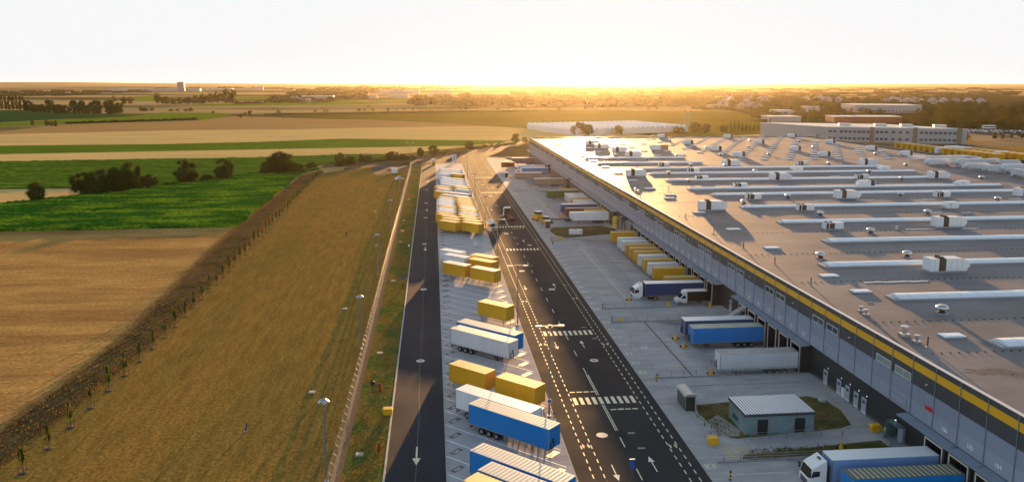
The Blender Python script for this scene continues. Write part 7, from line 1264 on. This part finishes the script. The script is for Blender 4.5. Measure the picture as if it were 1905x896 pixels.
def along(pts, n, wd):
    seg = [(a, b, math.hypot(b[0]-a[0], b[1]-a[1])) for a, b in zip(pts, pts[1:])]; T = sum(s[2] for s in seg); o = []
    for _ in range(n):
        t = rg.random()*T
        for a, b, l in seg:
            if t <= l: u = t/l; o.append((a[0]+(b[0]-a[0])*u+rg.gauss(0, wd), a[1]+(b[1]-a[1])*u+rg.gauss(0, wd*.5))); break
            t -= l
    return o
low = [(-56.3, 95.3), (-55.6, 101.1), (-53.4, 141.6), (-53.3, 171.3), (-56.1, 238.3), (-59.2, 310.3), (-59.8, 412.9)]; up = [(-60.7, 103.4), (-60.4, 110.6), (-59.9, 122.0), (-59.0, 152.4), (-64.4, 237.5), (-66.0, 270.4), (-67.1, 353.4)]
tufts('dry_grass', along(low, 2200, .35), .34, m_dry, 3); tufts('dry_grass', along(up, 1500, .35), .28, m_dry, 4)
tufts('track_weeds', along([((a[0]+b[0])/2, (a[1]+b[1])/2) for a, b in zip(low, up)], 900, .8), .28, m_weed, 5)
tufts('verge_weeds', [(rg.uniform(-11.2, -7), 86+rg.random()**1.6*240) for _ in range(1300)], .22, m_weed, 6, 6, .4)
tufts('island_weeds', [(rg.gauss(39.6, .8), rg.uniform(100, 110)) for _ in range(90)]+[(rg.uniform(40, 60), rg.uniform(93.3, 95.5)) for _ in range(160)]+[(rg.uniform(38, 59), rg.uniform(247, 259)) for _ in range(80)], .35, m_weed, 7, 6, .3)

# ------------------------------------------------------------------ buildings beyond the warehouse
m_wall_w = mat('far_white_wall', (.33, .34, .35), .7, .3, rnd=.1); m_wall_g = mat('far_grey_wall', (.34, .36, .40), .6, .3, var=(.03, .08)); m_roofw = mat('far_white_roof', (.55, .55, .55), .5, .4); m_roofr = mat('far_brown_roof', (.20, .10, .07), .7, .3); m_win = mat('far_window', (.05, .055, .065), .3, .7)
# white foil tunnels
A, B, C, D = Vector((97, 828, 0)), Vector((131, 716, 0)), Vector((252, 772, 0)), Vector((222, 868, 0))
gh = tag(empty('foil_tunnels', (97, 716, 0)), 'block of joined white foil growing tunnels behind the warehouse corner', 'greenhouse')
m_foil = mat('white_foil', (.62, .62, .62), .35, .5); m_gut = mat('gutter_grey', (.25, .25, .26), .6)  # m_gut: dark grey gutters between the bays
n = 22
for i in range(n):
    p0 = B.lerp(C, i/n)-gh.location; p1 = B.lerp(C, (i+1)/n)-gh.location; q0 = A.lerp(D, i/n)-gh.location; q1 = A.lerp(D, (i+1)/n)-gh.location
    b = MB(); K = 7
    for (u, v) in ((p0, p1), (q0, q1)):
        b.v += [(u.x, u.y, 0)]
        for j in range(K): t = j/(K-1); pp = u.lerp(v, .03+.94*t); b.v.append((pp.x, pp.y, 4.2+2.6*math.sin(math.pi*t)))
        b.v += [(v.x, v.y, 0)]
    M_ = K+2
    for j in range(M_-1): b.m(0).face((j, j+1, M_+j+1, M_+j))
    b.face([M_-1-j for j in range(M_)]); b.face([M_+j for j in range(M_)])
    b.build('tunnel_bay', m_foil, gh)
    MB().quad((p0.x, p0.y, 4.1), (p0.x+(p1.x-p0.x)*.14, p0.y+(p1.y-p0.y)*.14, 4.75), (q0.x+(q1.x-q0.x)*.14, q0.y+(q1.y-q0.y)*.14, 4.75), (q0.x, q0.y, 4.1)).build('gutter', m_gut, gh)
def far_box(name, poly, h, lab, cat, wall, roofm, storeys=0, zb=0., front=0, par=.5):
    cx = sum(p[0] for p in poly)/len(poly); cy = sum(p[1] for p in poly)/len(poly)
    root = tag(empty(name, (cx, cy, zb)), lab, cat); loc = [(x-cx, y-cy) for x, y in poly]
    MB().prism(loc, -.5, h).build('wall', wall, root)
    MB().prism([(x*1.005, y*1.005) for x, y in loc], h+.01, h+par).build('roof', roofm, root)
    (xa, ya), (xb, yb) = loc[front], loc[(front+1) % len(loc)]; Ln = math.hypot(xb-xa, yb-ya); a = math.atan2(yb-ya, xb-xa)
    for s in range(storeys):
        z0 = 1.0+s*(h/storeys)*.96; b = MB(); x = 2.5; T = Matrix.Translation((xa, ya, 0)) @ Matrix.Rotation(a, 4, 'Z')
        while x < Ln-4:
            b.box(x, x+2.4, -.12, .05, z0+.8, z0+2.7, T=T); x += 3.4 if int(x) % 5 else 5.2
        b.build('window_row', m_win, root)
    return root
of = far_box('office_block', [(324, 634), (421, 594), (396, 669), (299, 708)], 11.6, 'long two-storey grey office block behind the warehouse', 'office building', m_wall_g, m_roofw, 2)
T = Matrix.Translation((324-360, 634-651.25, 0)) @ Matrix.Rotation(math.atan2(-40, 97), 4, 'Z')
for x in (34, 66, 98): MB().box(x, x+3.2, -.8, .3, 0, 12.4, T=T).build('stair_tower', mat('tower_brown', (.22, .17, .12), .7), of)
for x in (12, 40, 60, 85): MB().box(x, x+9, 20, 28, 12.15, 14.0, T=T).build('roof_plant', m_roofw, of)
MB().box(-.2, .05, 8, 60, 3, 4, T=T).build('side_window', m_win, of)
far_box('red_shed', [(480, 920), (562, 912), (570, 950), (488, 958)], 7.5, 'long low red-brown shed behind the grey office block', 'shed', mat('far_red_wall', (.30, .10, .05), .8), m_roofw)
far_box('white_tent_hall', [(412, 952), (452, 948), (458, 985), (418, 990)], 6.5, 'white round-ended tent hall left of the red-brown shed', 'hall', m_wall_w, m_roofw)
far_box('grey_hall', [(690, 1255), (780, 1215), (800, 1290), (705, 1330)], 12, 'large pale hall among trees beyond the red-brown shed', 'hall', m_wall_g, m_roofw, 1)
far_box('small_hall', [(505, 1150), (535, 1147), (540, 1175), (510, 1178)], 7, 'small white-roofed shed among trees beyond the tent hall', 'shed', m_wall_g, m_roofw)
far_box('small_hall', [(625, 1300), (665, 1296), (668, 1320), (630, 1325)], 8, 'narrow pale roof showing between tree crowns before the large pale hall', 'shed', m_wall_g, m_roofw)
ch_n = 0
for (x, y) in ((282, 876), (287, 872)):
    ch_n += 1; root = tag(empty('chimney', (x, y, 0)), 'slim white chimney behind the tunnels, '+('left one' if ch_n == 1 else 'right one')+' of the pair', 'chimney'); MB().cyl((0, 0, 0), (0, 0, 16), .75, .6, k=10).build('shaft', m_wall_w, root); MB().cyl((0, 0, 16), (0, 0, 17), .8, k=10).build('top', mat('chimney_top', (.20, .08, .04), .7), root)
# gabled houses in a line
def house_fn(roofm):
    def fn():
        root = tag(empty('gabled_house'), cat='house', group='pale houses in a line beyond the wood'); MB().box(-7, 7, -5, 5, 0, 5.6).build('wall', m_wall_w, root)
        MB().side([(-8, 5.4), (8, 5.4), (0, 11.5)], -5.6, 5.6).build('roof', roofm, root); MB().side([(-6.5, 5.3), (6.5, 5.3), (0, 10.6)], -5.75, -5.61).build('gable', m_wall_w, root)
        MB().box(-1.2, 1.2, -5.9, -5.751, 3.2, 6.6).build('window', m_win, root); MB().box(2.5, 3.4, -.5, .5, 8, 12.3).build('chimney', m_roofr, root); return root
    return Proto(fn)
HS, HS2 = house_fn(mat('house_roof_grey', (.30, .29, .30), .7)), house_fn(m_roofr)
for i, (x, y) in enumerate([(1060, 1794), (1101, 1816), (1112, 1791), (1127, 1766), (1142, 1741), (1168, 1739), (1211, 1760), (1210, 1714), (1223, 1690), (1213, 1926), (1151, 1918)]):
    (HS if i % 3 else HS2).put((x, y, 0), .15*math.sin(i*2.), 'pale gabled house beyond the wood, '+nth(i+1)+' counted along the line', 1.25)
for i, (x, y) in enumerate([(732, 1946), (829, 2188), (652, 1708), (817, 1940), (824, 1940), (786, 1942), (578, 1557), (554.6, 1398.8), (570.2, 1397.7), (570.5, 1369.4), (959, 1988), (1016, 2045), (973, 1930), (987, 1929), (1014, 1927), (1160, 2317)]):
    (HS2 if i % 2 else HS).put((x, y, 0), .6*math.sin(i*1.7), 'small pale house in the village among golden trees', 1.25 if i > 6 else 1.5)
for i, (x, y) in enumerate([(-355, 2101), (-344, 2100)]): HS.put((x, y, 0), .3, 'white house left of the long white terrace, '+('first' if i == 0 else 'second'), 1.2)
# far blocks, as simple as they show
def block(px, lab, cat='building', wall=None, st=1):
    (x0, y0), (x1, _), (_, h) = px; w_ = x1-x0
    return far_box('far_'+cat.replace(' ', '_'), [(x0, y0), (x1, y0), (x1, y0+w_*.3), (x0, y0+w_*.3)], h, lab, cat, wall or m_wall_w, m_roofw, st)
BL = [(-334, 2096, 81, 13.6, 'long white terrace of flats below the wooded hill', 'terrace'),
 (-306, 1985, 12, 8.4, 'small bright building before the white terrace', 'building'),
 (-195, 2434, 31, 9.5, 'pale low factory at the foot of the golden wood', 'factory'),
 (-211, 3234, 159, 14.8, 'pale long factory beyond the golden wood', 'factory'),
 (7, 3227, 72, 17.0, 'white block standing up behind the golden wood', 'building'),
 (-138, 2557, 63, 8.4, 'white shed before the long pale factory', 'shed'),
 (191, 4670, 168, 10.8, 'faint long hall near the horizon glow', 'hall'),
 (-23, 2851, 26, 7.5, 'low bright roof beside the white block', 'shed'),
 (-1050, 5009, 31, 22.5, 'bright white tower block on the plain', 'tower block'),
 (-1566, 4430, 71, 9.8, 'short bluish hall left of the tall tower', 'hall'),
 (-1703, 4430, 358, 12.6, 'very long bluish white hall left of the tall tower', 'hall'),
 (-1301, 4424, 72, 14.1, 'bluish hall right of the tall tower', 'hall'),
 (-1335, 4850, 165, 10.8, 'low pale hall farther right of the tall tower', 'hall'),
 (-1193, 5010, 142, 11.2, 'low pale hall before the bright tower block', 'hall'),
 (-1524, 3518, 21, 5.5, 'tiny white shed at the edge of the far tan field', 'shed'),
 (537, 1524, 19, 4.7, 'small pale hall at the edge of the golden field', 'hall'),
 (528, 1159, 16, 4.8, 'pale farm building among trees left of the large hall', 'building'),
 (610, 1262, 22, 4.4, 'white low roof among trees left of the large hall', 'shed')]
for x, y, w_, h, lab, cat in BL:
    d = min(w_*.4, 60); far_box('far_'+cat.replace(' ', '_'), [(x, y), (x+w_, y), (x+w_, y+d), (x, y+d)], h, lab, cat, m_wall_w, m_roofw, 2 if h > 9 and w_ < 150 else 1)
root = tag(empty('silo_tower', (-1324, 4426, 0)), 'tall bluish grey tower rising above the far plain', 'tower'); MB().box(-17, 17, -12, 12, 0, 50).build('shaft', mat('tower_blue', (.16, .20, .25), .7), root); MB().box(10, 17, -12.4, -12.05, 2, 48).build('dark_bay', m_win, root)
# container yard right of the warehouse
def cont_fn(body, roofm): 
    def fn():
        root = tag(empty('stored_swap_body'), cat='swap body', group='swap bodies stored beyond the far side of the warehouse'); MB().box(-3.7, 3.7, -1.25, 1.25, .9, 3.85).build('box_body', body, root); MB().box(-3.72, 3.72, -1.27, 1.27, 3.851, 3.95).build('roof', roofm, root)
        b = MB()
        for x in (-2.9, 2.9):
            for y in (-1.1, 1.1): b.box(x-.06, x+.06, y-.06, y+.06, 0, .9)
        b.build('leg_frame', m_chas, root); return root
    return Proto(fn)
CY, CW, CB = cont_fn(P_YEL, R_YEL), cont_fn(P_WHITE, m_cabw), cont_fn(P_BLUE, m_cabw)
n_ = {'Y': 0, 'W': 0, 'B': 0}; NM = {'Y': 'yellow', 'W': 'white', 'B': 'blue'}
for i, c in enumerate('YYYYYYYWYYYYYYYY'):
    n_[c] += 1; {'Y': CY, 'W': CW, 'B': CB}[c].put((341+i*.35, 552-i*6.2, 0), R(4), NM[c]+' stored box in the outer row, '+nth(n_[c])+' of that colour from the far end', 1.25)
n_ = {'Y': 0, 'W': 0, 'B': 0}
for i, c in enumerate('WWWYYYYWYYYWBBBBWW'):
    n_[c] += 1; {'Y': CY, 'W': CW, 'B': CB}[c].put((358+i*.5, 520-i*6.3, 0), R(4), NM[c]+' stored box in the inner row, '+nth(n_[c])+' of that colour from the far end', 1.25)
# cars
def car_fn(m_):
    def fn():
        root = tag(empty('parked_car'), cat='car', group='cars parked beside the grey office block'); MB().side([(-2.1, .3), (2.1, .3), (2.15, .75), (1.2, .9), (.6, 1.4), (-1.2, 1.42), (-1.9, .95), (-2.15, .85)], -.85, .85).build('body', m_, root); MB().side([(-1.15, .95), (1.05, .93), (.55, 1.34), (-1.1, 1.36)], -.87, .87).build('window', m_wind, root); return root
    return Proto(fn)
CARS = [car_fn(mat('car_'+n, c, .25, .6, .2)) for n, c in (('white', (.6, .6, .6)), ('silver', (.3, .33, .37)), ('dark', (.03, .035, .05)), ('blue', (.04, .08, .2)))]
CN = ['white', 'silver', 'dark', 'blue']
rg = random.Random(4)
for r_i in range(3):
    for i in range(20):
        k = rg.choice((0, 0, 1, 1, 2, 3)); CARS[k].put((522+i*3.1, 772-r_i*16-i*1.6, 0), R(60), CN[k]+' car in the car park right of the grey office block', 1.15)
for i in range(12): k = rg.randrange(4); CARS[k].put((376+i*4.3, 636-i*1.6+(i % 3), 0), R(70), CN[k]+' car parked in front of the grey office block', 1.1)
root = tag(empty('white_coach', (585, 792, 0), R(5)), 'large white coach parked behind the rows of cars', 'coach'); MB().box(-7.5, 7.5, -1.3, 1.3, .4, 3.9).build('body', m_cabw, root); MB().box(-7.0, 7.3, -1.33, -1.301, 1.7, 2.7).build('window_row', m_wind, root)
for x in (-5, 5): MB().cyl((x, -1.35, .5), (x, -1.0, .5), .5, k=10).build('wheel', m_tyre, root)
sheet('far_car_park', [[(534.1, 755.7), (592.4, 769.2), (579.9, 734.2), (493.7, 624.0), (447.4, 621.9)]], .03, m_asph)
sheet('far_ring_road', [[(299.7, 616.9), (373.3, 588.0), (456.1, 609.0), (518.6, 621.8), (491.2, 588.6), (428.9, 572.4), (360.8, 568.1), (317.2, 598.4)]], .035, MATS['worn_asphalt'])
sheet('storage_yard', [[(300, 560), (263, 530), (263, 380), (420, 300), (420, 470), (345, 575)]], .03, m_asph)

# ------------------------------------------------------------------ haze
hz = MB().box(-43000, 43000, -700, 43000, -1.9, 62).build('haze', None)
M = bpy.data.materials.new('haze_air'); M.use_nodes = True; nt = M.node_tree; nt.nodes.clear()
pv = N(nt, 'ShaderNodeVolumePrincipled'); out = N(nt, 'ShaderNodeOutputMaterial'); L(nt, pv.outputs[0], out.inputs['Volume'])
pv.inputs['Color'].default_value = (.95, .84, .66, 1); pv.inputs['Density'].default_value = 1.1e-5; pv.inputs['Anisotropy'].default_value = .80
hz.data.materials.clear(); hz.data.materials.append(M); tag(hz, kind='stuff')
